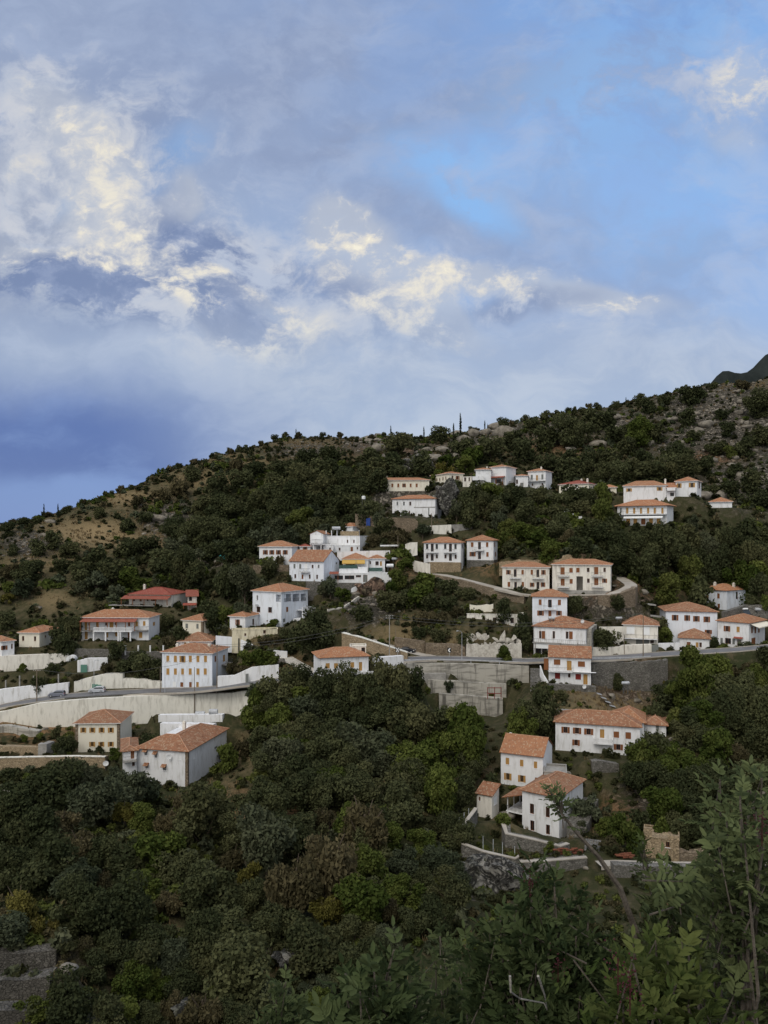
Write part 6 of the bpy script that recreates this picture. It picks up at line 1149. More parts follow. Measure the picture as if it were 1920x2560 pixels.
       9: [(1062, 358, 32, 'O', 184), (930, 385, 20, 'B', 184), (1330, 420, 18, 'Y', 183), (1415, 250, 44, 'B', 190), (1300, 292, 14, 'D', 187), (560, 330, 60, 'D', 170), (700, 345, 50, 'D', 171), (840, 350, 55, 'D', 174), (1460, 470, 50, 'D', 180), (1010, 420, 24, 'S', 182), (1180, 508, 14, 'S', 181), (150, 500, 80, 'B', 168)],
       10: [(350, 170, 62, 'O', 178), (520, 190, 100, 'D', 172), (620, 150, 80, 'D', 171), (760, 130, 90, 'D', 167), (880, 190, 90, 'D', 166), (1100, 150, 110, 'D', 166), (1270, 120, 60, 'D', 172), (1330, 260, 150, 'D', 163), (1250, 380, 130, 'D', 158), (1400, 370, 110, 'D', 159), (1000, 250, 90, 'D', 163), (1000, 560, 140, 'O', 147), (1080, 620, 100, 'O', 144), (900, 640, 90, 'D', 145), (690, 300, 100, 'O', 164), (600, 400, 100, 'D', 158), (760, 430, 110, 'D', 156), (360, 320, 70, 'B', 170), (480, 360, 80, 'B', 166), (560, 500, 70, 'O', 155), (670, 590, 66, 'O', 150), (800, 480, 60, 'O', 154), (380, 800, 70, 'D', 138), (380, 720, 55, 'B', 141), (1560, 440, 110, 'B', 152), (1500, 540, 90, 'B', 147), (1180, 870, 120, 'D', 127), (1280, 800, 70, 'D', 131), (1440, 770, 85, 'B', 129), (1360, 740, 70, 'B', 132), (1320, 1080, 80, 'B', 111), (1500, 960, 70, 'D', 118), (1080, 940, 90, 'D', 123), (420, 1000, 110, 'D', 120), (250, 1040, 100, 'D', 117), (640, 1010, 100, 'D', 118), (760, 960, 80, 'S', 121), (900, 1000, 100, 'B', 117), (1010, 1100, 90, 'D', 111), (1150, 1060, 80, 'B', 112), (110, 790, 42, 'B', 136), (230, 830, 40, 'D', 134), (170, 560, 50, 'B', 152), (270, 520, 50, 'S', 156), (60, 930, 90, 'D', 124), (1600, 640, 70, 'D', 143), (940, 420, 100, 'D', 157), (1120, 400, 90, 'D', 158), (1190, 260, 100, 'D', 164), (1080, 500, 60, 'S', 152)],
       11: [(490, 650, 105, 'D'), (330, 650, 95, 'D'), (410, 200, 100, 'O'), (340, 110, 80, 'O'), (560, 130, 100, 'O'), (640, 110, 80, 'O'), (180, 120, 110, 'D'), (60, 180, 90, 'D'), (870, 270, 110, 'D'), (820, 180, 60, 'S'), (700, 390, 110, 'B'), (560, 440, 90, 'D'), (900, 560, 105, 'D'), (960, 710, 95, 'D'), (840, 760, 85, 'D'), (1060, 920, 150, 'D'), (1200, 700, 80, 'D'), (1390, 830, 120, 'D'), (1500, 900, 70, 'D'), (1140, 180, 80, 'D'), (1150, 380, 120, 'O'), (1280, 330, 100, 'D'), (1280, 560, 110, 'S'), (1420, 480, 130, 'S'), (1580, 300, 120, 'S'), (1550, 620, 110, 'B'), (1420, 660, 70, 'Y'), (80, 640, 80, 'Y'), (180, 720, 50, 'Y'), (60, 480, 90, 'D'), (220, 470, 110, 'D'), (250, 1080, 100, 'D'), (140, 1110, 70, 'B'), (460, 1040, 50, 'D'), (600, 860, 80, 'D'), (540, 240, 50, 'Y'), (640, 960, 50, 'B'), (1080, 500, 50, 'Y'), (780, 460, 80, 'D'), (350, 380, 80, 'S'), (130, 300, 100, 'D'), (1010, 430, 50, 'S'), (600, 640, 70, 'D'), (730, 620, 60, 'S'), (860, 880, 90, 'D'), (700, 780, 80, 'D'), (560, 980, 70, 'B'), (760, 1080, 60, 'S'), (1000, 1100, 60, 'D'), (330, 830, 60, 'S'), (1250, 960, 60, 'D'), (1560, 460, 80, 'B'), (1640, 560, 70, 'D'), (400, 900, 60, 'D'), (620, 560, 70, 'B'), (420, 540, 60, 'S'), (960, 250, 50, 'D'), (720, 270, 60, 'S')],
       12: [(550, 400, 36, 'D'), (630, 360, 36, 'D'), (430, 355, 24, 'D'), (230, 470, 40, 'D'), (940, 240, 60, 'D'), (1040, 200, 60, 'D'), (1100, 160, 50, 'D'), (1230, 150, 60, 'D'), (1340, 230, 90, 'D'), (1260, 290, 80, 'D'), (1120, 290, 80, 'D'), (1000, 320, 80, 'D'), (880, 330, 60, 'D'), (760, 420, 70, 'D'), (860, 440, 80, 'D'), (970, 440, 80, 'D'), (1080, 400, 80, 'D'), (1170, 420, 70, 'O'), (1290, 390, 70, 'B'), (1230, 330, 70, 'D'), (1420, 330, 70, 'D'), (1500, 300, 60, 'D'), (1350, 360, 60, 'O'), (700, 560, 60, 'D'), (560, 500, 60, 'D'), (640, 490, 50, 'D'), (420, 560, 60, 'D'), (360, 640, 50, 'D'), (300, 510, 40, 'D'), (540, 590, 50, 'D'), (820, 560, 60, 'O'), (1020, 150, 40, 'S'), (1430, 90, 50, 'D'), (1330, 110, 50, 'D'), (1500, 200, 70, 'D'), (1600, 120, 60, 'D'), (1180, 500, 0, 'D'), (780, 240, 50, 'S'), (830, 180, 40, 'D'), (700, 270, 40, 'S'), (600, 300, 36, 'S'), (100, 390, 24, 'D'), (30, 420, 30, 'D'), (60, 510, 30, 'D'), (160, 500, 40, 'D'), (130, 600, 50, 'D'), (40, 600, 40, 'S'), (900, 520, 50, 'D'), (1000, 510, 60, 'D')],
       13: [(60, 440, 60, 'D'), (240, 390, 40, 'D'), (340, 440, 50, 'D'), (460, 460, 60, 'D'), (560, 410, 50, 'D'), (520, 350, 30, 'D'), (600, 460, 60, 'D'), (700, 400, 60, 'D'), (820, 380, 80, 'D'), (900, 330, 60, 'D'), (960, 320, 50, 'D'), (1100, 380, 70, 'B'), (1180, 380, 50, 'D'), (1110, 240, 30, 'D'), (1140, 270, 36, 'D'), (1210, 240, 30, 'D'), (1330, 215, 56, 'D'), (1310, 320, 40, 'D'), (1340, 390, 36, 'D'), (1290, 470, 70, 'D'), (1240, 520, 60, 'D'), (1380, 530, 50, 'D'), (1490, 370, 36, 'D'), (1620, 260, 70, 'D'), (1640, 400, 50, 'D'), (1560, 450, 50, 'D'), (1440, 450, 40, 'D'), (1500, 470, 30, 'B'), (1590, 520, 16, 'D'), (1520, 550, 40, 'D'), (1600, 600, 50, 'D'), (800, 500, 50, 'D'), (900, 490, 40, 'D'), (970, 500, 50, 'D'), (1050, 440, 50, 'D'), (1120, 500, 40, 'D'), (700, 540, 50, 'D'), (820, 540, 60, 'D'), (1030, 540, 60, 'D'), (1140, 560, 60, 'D'), (700, 310, 30, 'D'), (920, 270, 22, 'D'), (860, 290, 20, 'D'), (1000, 265, 18, 'D'), (380, 490, 50, 'B'), (270, 520, 50, 'B'), (160, 500, 50, 'D'), (40, 520, 60, 'D'), (1000, 380, 50, 'D'), (640, 360, 30, 'D'), (1420, 180, 20, 'D'), (1550, 180, 30, 'S'), (1460, 300, 30, 'D')]}
for c, lst in MAN.items():
    for t in lst:
        x, y, r, k = t[:4]
        if r <= 0: continue
        u, v = uvp(c, x, y); r *= CR[c][2] * {10: 1.32, 11: 1.3, 8: 1.12, 7: 1.12}.get(c, 1.06)
        d = t[4] if len(t) > 4 else None
        if c == 2 and d and y < 760 and 194 < d < 206: d += 9
        if d is None:
            d = hit(u, v + r * .85, 62)
            if d is None: continue
        for _ in range(6):
            if not hides(u, v, r, d, .75, .42 if len(t) > 4 else .2): break
            r *= .86; v += r * .1
        else: continue
        plant(k, u, v, r, d)
# closed canopy: the grove under the road, the valley floor, the wood on the right
def canopy(n, poly, r0, r1, kinds, seed, dmin=62):
    rng = random.Random(seed); got = [(t[1], t[2], t[3]) for t in TREES]
    inside = lambda u, v: sum(((a[1] > v) != (b[1] > v)) and u < (b[0] - a[0]) * (v - a[1]) / (b[1] - a[1]) + a[0] for a, b in zip(poly, poly[1:] + poly[:1])) % 2
    us, vs = [p[0] for p in poly], [p[1] for p in poly]; best = []
    gaps = [(600, 2040, 90, 45), (1080, 1930, 110, 30), (620, 1870, 60, 60), (560, 2000, 45, 70), (820, 2130, 90, 30), (400, 2330, 80, 30), (130, 2230, 90, 25), (700, 2420, 60, 40), (1560, 2000, 60, 50)]
    for _ in range(n):
        cand = None                      # the spot farthest from the trees already there
        for _ in range(40):
            u, v = rng.uniform(min(us), max(us)), rng.uniform(min(vs), max(vs))
            if not inside(u, v) or any(((u - a) / c) ** 2 + ((v - b) / e) ** 2 < 1 for a, b, c, e in gaps): continue
            m = min(math.hypot(u - a, v - b) - c for a, b, c in got)
            if cand is None or m > cand[0]: cand = (m, u, v)
        if cand is None: continue
        _, u, v = cand; r = rng.uniform(r0, r1); d = hit(u, v + r * .85, dmin)
        if d is None or built_at(u, d) > .5 or hides(u, v, r, d, 1.0, .04): continue
        got.append((u, v, r)); plant(rng.choice(kinds), u, v, r, d)
canopy(26, [(600, 1730), (760, 1690), (1000, 1720), (1130, 1760), (1160, 1900), (1000, 2000), (760, 2000), (640, 1880)], 40, 66, 'DDODB', 1)
canopy(36, [(0, 2010), (300, 1990), (620, 2060), (1150, 2080), (1130, 2300), (900, 2420), (760, 2560), (200, 2560), (260, 2380), (0, 2330)], 36, 66, 'DOBDOSD', 2)
canopy(26, [(1640, 1680), (1920, 1640), (1920, 2120), (1720, 2060), (1660, 1900), (1600, 1800)], 42, 62, 'DBD', 3)
canopy(24, [(520, 1260), (800, 1150), (960, 1180), (920, 1300), (760, 1350), (560, 1400), (420, 1380)], 26, 38, 'DDDO', 4)
canopy(14, [(1380, 1260), (1520, 1280), (1520, 1330), (1900, 1290), (1910, 1440), (1600, 1430), (1400, 1380)], 26, 40, 'DDB', 5)
# small wind-bent evergreens along the crest
for k, u in enumerate(range(30, 1500, 30)):
    u += random.uniform(-11, 11); rv = np.interp(u, [q[0] for q in RIDGE], [q[1] for q in RIDGE]); d = float(np.interp(u, [q[0] for q in RIDGE], [q[2] for q in RIDGE])) + random.uniform(-8, 2); r = random.uniform(6, 12)
    x = (u - 960) / F * d; g = ground(x, d); plant('D' if k % 3 else 'S', u, H0 - F * g / d - r * .85, r, d)
# cypresses and other thin trees on the skyline
cyp = []
for u, v, r in [(110, 1277, 17), (145, 1273, 13), (740, 1082, 11), (977, 1078, 14), (1008, 1086, 8), (1060, 1077, 11), (1134, 1070, 13), (1151, 1058, 24), (1212, 1064, 14), (1219, 1068, 9), (1565, 1002, 9)]:
    rng = np.random.default_rng(int(u)); d = 400 if v < 1200 else (304 if u < 400 else 244); Hh = 2.3 * r / F * d; k = 22
    zz = np.linspace(.06, 1, k); c = np.stack([rng.normal(0, .012, k), rng.normal(0, .012, k), zz], 1); rad = .085 * np.sin(np.pi * np.clip(zz * .93 + .04, 0, 1)) ** .6 + .008
    V, T = leaf_cloud(rng, c, rad, 700, .02, .4, 1.6, 1.5, .4); x = (u - 960) / F * d
    root = empty('cypress_tree', (x, d, ground(x, d) - .2), 0); root['category'] = 'tree'; root['kind'] = 'thing'
    zt = (H0 - (v - r)) / F * d; Hh = max(2.0, zt - (ground(x, d) - .2))
    o = bpy.data.objects.new('crown', cloud_mesh('crown', V, T, LM['C'])); COL.objects.link(o); o.parent = root; o.scale = (Hh * .62, Hh * .62, Hh)
    b_ = MB(); b_.tube([(0, 0, -.5), (0, 0, Hh * .6)], [.16, .06], 6); b_.build('trunk', M['bark'], root); TREES.append((root, u, v, r, 'C'))
# ------------------------------------------------------------------ scrub and undergrowth nobody could count
SCR = {}
for kind in 'DOBS':
    for lod, n, s in (('far', 80, .2), ('near', 150, .15)):
        for k in range(4):
            rng = np.random.default_rng(ord(kind) * 31 + k + (50 if lod == 'near' else 0)); c, r = lobes(rng, 6, .55, .45, .3, .5, .7); SCR[kind, lod, k] = leaf_cloud(rng, c, r, n, s, .45, .85, 1.3, .4)
def scatter(name, label, dens, d0, d1, spacing, lod, kinds, rr, seed):
    rng = np.random.default_rng(seed); n = int(2300 / F * (d1 ** 2 - d0 ** 2) / 2 / spacing ** 2)
    d = np.sqrt(d0 ** 2 + (d1 ** 2 - d0 ** 2) * rng.random(n)); u = -190 + 2300 * rng.random(n)
    Vs = {k: [] for k in kinds}; Ts = {k: [] for k in kinds}
    ii = np.clip(np.round((u - GU[0]) / (GU[1] - GU[0])).astype(int), 0, len(GU) - 1); kk = np.clip(np.searchsorted(GD, d), 0, len(GD) - 1)
    open_ = np.clip(1 - .8 * AT['dry'] - .6 * AT['rock'] - .6 * AT['red'], .06, 1)
    patch = fbm(GX / 9, GY / 9, 21, 3)
    for j in range(n):
        if BUILT[kk[j], ii[j]] > .5 or rng.random() > max(open_[kk[j], ii[j]], AT['lush'][kk[j], ii[j]] * .8) * dens: continue
        x = (u[j] - 960) / F * d[j]; g = ground(x, d[j]); lu = AT['lush'][kk[j], ii[j]]; r = rng.uniform(*rr) * (1 - .35 * AT['rock'][kk[j], ii[j]]) * (1 + (.55 if lod == 'far' else .12) * lu) * (1.25 if patch[kk[j], ii[j]] > .5 else .8) * (.7 if open_[kk[j], ii[j]] < .5 else 1)
        v = H0 - F * (g + r * .8) / d[j]; rp = r * F / d[j]
        if hides(u[j], v, rp, d[j], 1.0): continue
        q = patch[kk[j], ii[j]] + rng.normal(0, .12); kd = kinds[int(np.clip((q - .2) / .5 * len(kinds), 0, len(kinds) - 1))]
        V, T = SCR[kd, lod, int(rng.integers(4))]; a = rng.random() * 6.28; ca, sa = math.cos(a), math.sin(a); hz = r * rng.uniform(.75, 1.25)
        W = np.empty_like(V); W[:, 0] = (V[:, 0] * ca - V[:, 1] * sa) * r + x; W[:, 1] = (V[:, 0] * sa + V[:, 1] * ca) * r + d[j]; W[:, 2] = V[:, 2] * hz + g - .15 * r
        Vs[kd].append(W.astype(np.float32)); Ts[kd].append(np.clip(T + rng.normal(0, .16), 0, 1).astype(np.float32))
    V = np.concatenate([np.concatenate(Vs[k]) for k in kinds if Vs[k]]); T = np.concatenate([np.concatenate(Ts[k]) for k in kinds if Ts[k]])
    mi = np.concatenate([np.full(sum(len(q) for q in Vs[k]) // 4, i, np.int32) for i, k in enumerate(kinds) if Vs[k]])
    me = bpy.data.meshes.new(name); np_mesh(me, V, np.arange(len(V)).reshape(-1, 4))
    for k in kinds: me.materials.append(LM[k])
    me.polygons.foreach_set('material_index', mi); at_ = me.attributes.new('tone', 'FLOAT', 'POINT'); at_.data.foreach_set('value', T)
    o = bpy.data.objects.new(name, me); COL.objects.link(o); o['kind'] = 'stuff'; o['label'] = label; return o
scatter('hillside_scrub', 'low dark scrub covering the hill above the village', .95, 225, 425, 2.5, 'far', 'DDSDOB', (.9, 2.3), 1)
scatter('undergrowth', 'mixed undergrowth between the houses and over the valley slope', .95, 58, 226, 1.6, 'near', 'DSDBOD', (.5, 1.35), 2)
# dry grass
def grass():
    rng = np.random.default_rng(5); n = 26000; d = np.sqrt(60 ** 2 + (420 ** 2 - 60 ** 2) * rng.random(n)); u = -150 + 2220 * rng.random(n)
    ii = np.clip(np.round((u - GU[0]) / (GU[1] - GU[0])).astype(int), 0, len(GU) - 1); kk = np.clip(np.searchsorted(GD, d), 0, len(GD) - 1)
    ok = (BUILT[kk, ii] < .5) & (rng.random(n) < AT['dry'][kk, ii] * 1.1 + .1); d, u = d[ok], u[ok]; n = len(d); x = (u - 960) / F * d
    g = np.array([ground(a, b) for a, b in zip(x, d)]); nb = 5; rep = lambda a: np.repeat(a, nb)
    px, py, pz = rep(x) + rng.normal(0, .3, n * nb), rep(d) + rng.normal(0, .3, n * nb), rep(g); h = rng.uniform(.3, .8, n * nb); w = .05 + .0006 * rep(d)
    lx, ly = rng.normal(0, .3, n * nb) * h, rng.normal(0, .3, n * nb) * h; a = rng.random(n * nb) * 3.14; cx, cy = np.cos(a) * w, np.sin(a) * w
    V = np.stack([np.stack([px - cx, py - cy, pz - .1], 1), np.stack([px + cx, py + cy, pz - .1], 1), np.stack([px + lx + cx * .2, py + ly + cy * .2, pz + h], 1), np.stack([px + lx - cx * .2, py + ly - cy * .2, pz + h], 1)], 1).reshape(-1, 3)
    o = bpy.data.objects.new('dry_grass', cloud_mesh('dry_grass', V, np.repeat(rng.random(n * nb), 4), leaf_mat('dry_grass_blade', (.14, .1, .052), (.29, .225, .13)))); COL.objects.link(o); o['kind'] = 'stuff'
grass()
# rocks: one loose scatter over the rocky slopes
def rocks():
    rng = np.random.default_rng(11); protos = []
    import bmesh
    for k in range(5):
        bm = bmesh.new(); bmesh.ops.create_icosphere(bm, subdivisions=2, radius=1.0)
        for v in bm.verts:
            p = np.array(v.co); s = 1 + .35 * (math.sin(p[0] * 3.1 + k) * math.cos(p[1] * 2.7 + 2 * k)) + rng.normal(0, .09); q = p * s; q = np.round(q * 2.2) / 2.2 * .5 + q * .5; v.co = Vector((q[0] * 1.2, q[1], q[2] * .75))
        bm.verts.ensure_lookup_table(); protos.append((np.array([v.co[:] for v in bm.verts]), np.array([[q.index for q in f.verts] for f in bm.faces]))); bm.free()
    n = 14000; d = np.sqrt(60 ** 2 + (420 ** 2 - 60 ** 2) * rng.random(n)); u = -150 + 2220 * rng.random(n); Vs, Fs, off = [], [], 0
    ii = np.clip(np.round((u - GU[0]) / (GU[1] - GU[0])).astype(int), 0, len(GU) - 1); kk = np.clip(np.searchsorted(GD, d), 0, len(GD) - 1)
    for j in range(n):
        if BUILT[kk[j], ii[j]] > .5 or rng.random() > AT['rock'][kk[j], ii[j]] ** 1.5 * .32 + AT['red'][kk[j], ii[j]] * .12 + .008: continue
        x = (u[j] - 960) / F * d[j]; g = ground(x, d[j]); s = min(3.4, .4 + rng.exponential(.75)) * (.12 + d[j] / 330)
        if hides(u[j], H0 - F * g / d[j], s * F / d[j], d[j], 1.0): continue
        V, f = protos[int(rng.integers(5))]; a = rng.random() * 6.28; ca, sa = math.cos(a), math.sin(a)
        Vs.append(np.stack([(V[:, 0] * ca - V[:, 1] * sa) * s + x, (V[:, 0] * sa + V[:, 1] * ca) * s + d[j], V[:, 2] * s * rng.uniform(.7, 1.3) + g + s * .1], 1)); Fs.append(f + off); off += len(V)
    me = bpy.data.meshes.new('rocks'); np_mesh(me, np.concatenate(Vs), np.concatenate(Fs), 3); me.materials.append(mat('limestone', mottled((.25, .225, .19), (.1, .09, .075), .5), rough=.95, spec=.05))
    o = bpy.data.objects.new('rocks', me); COL.objects.link(o); o['kind'] = 'stuff'
rocks()
# ------------------------------------------------------------------ street furniture, vehicles, tanks, ruins, people
def on_ground(c, x, y, d): p = atc(c, x, y, d); return Vector((p.x, p.y, ground(p.x, p.y)))
# poles and their wires
def pole(name, label, c, x, ytop, ybot, d, m='pole', r=.14, arms=0, lamp=0, group='poles along the village roads'):
    a, b = atc(c, x, ybot, d), atc(c, x, ytop, d); z0 = min(a.z, ground(a.x, a.y)); Hh = b.z - z0
    root = empty(name, (a.x, a.y, z0), 0, label, 'lamp post' if 'lamp' in name else 'pole', group)
    b_ = MB(); b_.tube([(0, 0, -.5), (0, 0, Hh * .5), (0, 0, Hh)], [r, r * .85, r * .6], 8); b_.build('shaft', M[m], root)
    for k in range(arms):
        b_ = MB(); z = Hh - .35 - .55 * k; b_.box(-.9, .9, -.06, .06, z - .05, z + .05); o = b_.build('crossarm', M['woodpole'] if m == 'woodpole' else M['iron'], root)
        for xx in (-.8, -.3, .3, .8): i_ = MB(); i_.tube([(xx, 0, z + .05), (xx, 0, z + .22)], [.05, .03], 6); i_.build('insulator', M['whitepaint'], o)
    if lamp:
        b_ = MB(); b_.tube([(0, 0, Hh - .1), (.25 * lamp, -.1, Hh + .35), (.9 * lamp, -.4, Hh + .5)], [.05, .045, .04], 6); o = b_.build('lamp_arm', M['metal'], root)
        h_ = MB(); h_.tube([(.85 * lamp, -.38, Hh + .5), (1.1 * lamp, -.5, Hh + .5), (1.45 * lamp, -.65, Hh + .47)], [.06, .13, .07], 8); h_.build('lamp_head', M['metal'], o)
    return (a.x, a.y, z0 + Hh)
T0 = pole('utility_pole', 'tall pale utility pole standing between the side road and the main road bend', 9, 688, -8, 245, 187.5, arms=2)
T1 = pole('utility_pole', 'dark wooden pole in front of the left white panelled wall', 1, 318, 945, 1245, 187.2, 'woodpole', .15, arms=1)
T2 = pole('utility_pole', 'grey pole at the left corner of the three-storey house', 1, 1385, 925, 1165, 187.5, 'woodpole', .13)
T3 = pole('utility_pole', 'dark pole in front of the right end of the three-storey house', 2, 562, 730, 1120, 186.6, 'woodpole', .15, arms=1)
T4 = pole('utility_pole', 'pole in front of the middle windows of the three-storey house', 2, 367, 925, 1138, 186.8, 'woodpole', .11)
pole('street_lamp', 'slim street lamp with curved arm beside the silver car', 1, 812, 880, 1190, 187.6, 'metal', .07, lamp=1, group='street lamps')
pole('street_lamp', 'slim street lamp in front of the left edge of the three-storey house', 1, 1425, 890, 1160, 187.4, 'metal', .07, lamp=1, group='street lamps')
T5 = pole('utility_pole', 'leaning grey pole in front of the weathered white house', 7, 850, 290, 575, 189.3, 'woodpole', .14)
pole('street_lamp', 'thin street lamp beside the collapsed white ruin', 9, 1143, 105, 285, 188.5, 'metal', .07, lamp=-1, group='street lamps')
pole('utility_pole', 'short pole behind the parked dark saloon', 9, 727, 75, 205, 200, 'woodpole', .1)
T6 = pole('utility_pole', 'dark pole in front of the plain white house', 4, 742, 635, 845, 260, 'woodpole', .14)
T7 = pole('utility_pole', 'pole above the pergola right of the roof terrace', 4, 393, 870, 1070, 244, 'woodpole', .12)
pole('utility_pole', 'pole at the left of the white garden gate on the right road', 7, 728, 435, 570, 194.5, 'woodpole', .1)
def wire(label, a, b, sag):
    b_ = MB(); a, b = Vector(a), Vector(b); pts = [a.lerp(b, t / 14) - Vector((0, 0, sag * 4 * (t / 14) * (1 - t / 14))) for t in range(15)]
    b_.tube([p - a for p in pts], .04, 4); o = b_.build('power_line', M['iron'], loc=a); tag(o, label, 'cable', 'power lines')
wire('upper power line from the tall pale pole leftwards across the big dark tree', Vector(T0) + Vector((0, 0, -.1)), Vector(T3) + Vector((0, 0, -.1)), 1.6)
wire('lower power line from the tall pale pole leftwards across the big dark tree', Vector(T0) + Vector((0, 0, -.7)), Vector(T3) + Vector((0, 0, -.5)), 1.9)
wire('upper power line from the tall pale pole rightwards over the ruins', Vector(T0) + Vector((0, 0, -.1)), Vector(T5) + Vector((0, 0, -.1)), 2.2)
wire('lower power line from the tall pale pole rightwards over the ruins', Vector(T0) + Vector((0, 0, -.7)), Vector(T5) + Vector((0, 0, -.4)), 2.5)
wire('power line crossing the front of the three-storey house', T2, Vector(T3) + Vector((0, 0, -.4)), 1.0)
wire('power line along the left road from the wooden pole to the three-storey house', T1, T2, 1.4)
# cars
def paint(nm, col): return mat(nm, None, col, .28, .5)
CARM = {'grey': paint('grey_car_paint', (.16, .17, .21)), 'silver': paint('silver_car_paint', (.42, .44, .48)), 'black': paint('black_car_paint', (.012, .013, .016)), 'navy': paint('blue_black_car_paint', (.012, .016, .026))}
LIGHT = mat('lamp_glass', None, (.75, .75, .72), .15, .6); TAIL = mat('tail_lamp_red', None, (.35, .02, .02), .2, .5); WIN = mat('car_glass', None, (.018, .022, .026), .08, .6)
def car(label, c, x, y, d, yaw, paintm, saloon=False):
    p = atc(c, x, y, d); root = empty('parked_car', (p.x, p.y, ground(p.x, p.y) + .1), yaw, label, 'car', 'cars on the village road')
    L = 4.5 if saloon else 3.9; w = .86
    # side outline lofted over five stations across the width; +x is the nose
    if saloon: top = [(-2.22, .62), (-2.15, .95), (-1.5, 1.02), (-.95, 1.38), (.1, 1.42), (.95, 1.0), (1.9, .86), (2.2, .6)]
    else: top = [(-1.92, .6), (-1.9, 1.0), (-1.65, 1.42), (-.6, 1.5), (.2, 1.46), (.95, 1.04), (1.65, .9), (1.93, .6)]
    b_ = MB(); sec = []
    for s, inset, belt in ((-1, 0, 1), (-.78, .0, 0), (.78, .0, 0), (1, 0, 1)):
        ring = []
        for (X, Z) in top: ring.append((X, s * w * (1 if Z < 1.05 else .82), Z if abs(s) < .9 else min(Z, .98) if Z < 1.05 else Z - .06))
        ring += [(top[-1][0], s * w, .25), (1.75, s * w, .22), (-1.75, s * w, .22), (top[0][0], s * w, .25)]; sec.append(ring)
    n = len(sec[0])
    for i in range(len(sec) - 1):
        for k in range(n): b_.face([sec[i][k], sec[i + 1][k], sec[i + 1][(k + 1) % n], sec[i][(k + 1) % n]])
    b_.face(sec[0]); b_.face(sec[-1][::-1]); b_.build('body', CARM[paintm], root, smooth=False)
    f, r = (.98, -.95) if saloon else (.98, -1.72)
    for s in (-1, 1):
        g_ = MB()
        q = [(-1.25, .99), (.8, .99), (.12, 1.33), (-.85, 1.31)] if saloon else [(-1.7, 1.02), (.82, 1.02), (.2, 1.38), (-1.45, 1.38)]
        g_.face([(a, s * (w * .93 if z < 1.1 else w * .84) + s * .045, z) for a, z in (q if s < 0 else q[::-1])]); g_.build('side_window', WIN, root)
        l_ = MB(); l_.box(L / 2 - .38, L / 2 - .1, s * .72 - .14, s * .72 + .14, .62, .78); l_.build('headlight', LIGHT, root)
        l_ = MB(); l_.box(-L / 2 - .03, -L / 2 + .12, s * .72 - .12, s * .72 + .12, .72, .92); l_.build('tail_light', TAIL, root)
        for X in (L * .31, -L * .3):
            t_ = MB(); N = 14
            t_.tube([(X, s * (w - .2), .3), (X, s * (w + .02), .3)], [.31, .31], N); to = t_.build('wheel', M['rubber'], root)
            h_ = MB(); h_.tube([(X, s * (w + .022), .3), (X, s * (w + .035), .3)], [.19, .17], 10); h_.build('rim', M['metal'], to)
    ws = [(.93, 1.03), (.18, 1.43)] if not saloon else [(.9, 1.03), (.14, 1.4)]
    g_ = MB(); g_.face([(ws[0][0] + .04, -.7, ws[0][1]), (ws[0][0] + .04, .7, ws[0][1]), (ws[1][0] + .05, .6, ws[1][1] + .01), (ws[1][0] + .05, -.6, ws[1][1] + .01)]); g_.build('windscreen', WIN, root)
    rs = [(-1.92, 1.05), (-1.7, 1.4)] if not saloon else [(-1.5, 1.06), (-1.0, 1.37)]
    g_ = MB(); g_.face([(rs[0][0] - .03, .66, rs[0][1]), (rs[0][0] - .03, -.66, rs[0][1]), (rs[1][0] - .03, -.58, rs[1][1]), (rs[1][0] - .03, .58, rs[1][1])]); g_.build('rear_window', WIN, root)
    return root
car('grey hatchback parked on the left road in front of the white panelled wall', 1, 490, 1172, 190.8, R(190), 'grey')
car('silver hatchback parked under the stained white wall on the left road', 1, 838, 1132, 192, R(186), 'silver')
car('black car driving on the road between the white yard wall and the dark grove', 2, 1222, 1030, 184, R(195), 'black', True)
car('dark saloon parked on the ramp junction above the road bend', 9, 797, 215, 197.5, R(-18), 'navy', True)
# water tanks, boilers, dishes
def tank(label, c, x, y, d, L=1.6, r=.5, legs=.8, m='metal', yaw=0.1):
    p = atc(c, x, y, d); root = empty('water_tank', (p.x, p.y, p.z - r - legs), yaw, label, 'tank', 'water tanks of the village')
    b_ = MB(); b_.tube([(-L / 2 - .12, 0, legs + r), (-L / 2, 0, legs + r), (L / 2, 0, legs + r), (L / 2 + .12, 0, legs + r)], [r * .6, r, r, r * .6], 14); b_.build('drum', M[m], root)
    for s in (-1, 1):
        f = MB(); f.box(s * L * .33 - .05, s * L * .33 + .05, -r * .7, -r * .55, -.4, legs + r * .4); f.box(s * L * .33 - .05, s * L * .33 + .05, r * .55, r * .7, -.4, legs + r * .4); f.box(s * L * .33 - .05, s * L * .33 + .05, -r * .55, r * .55, legs - .1, legs); f.build('frame', M['iron'], root)
    return root
tank('left of two silver drums on the white ledge wall', 2, 415, 1328, 177.5, 2.0, .55, .3)
tank('right of two silver drums, raised on legs, on the white ledge wall', 2, 530, 1310, 176.5, 1.8, .6, .7)
tank('silver drum lying on a tall stand on the stony slope under the right road', 7, 736, 745, 170, 1.5, .35, 1.6)
tank('white drum on the slope right of the terrace building', 3, 1472, 555, 231, 1.9, .5, 1.2, 'whitepaint')
tank('pale drum among bushes above the white low wing', 4, 360, 1107, 240, 1.6, .4, .3, 'metal')
tank('large white drum on the flat roof terrace', 3, 915, 168, 257, 2.6, .55, .5, 'metal')
tank('steel drum on the slope above the shop house roof', 6, 1103, 692, 199, 1.5, .38, .4)
tank('steel drum beside the tilted solar panel at the right edge', 7, 1597, 268, 213, 1.6, .45, .5)
tank('bluish drum lying among bushes right of the bluish-white house', 6, 1620, 692, 205, 1.5, .35, .3)
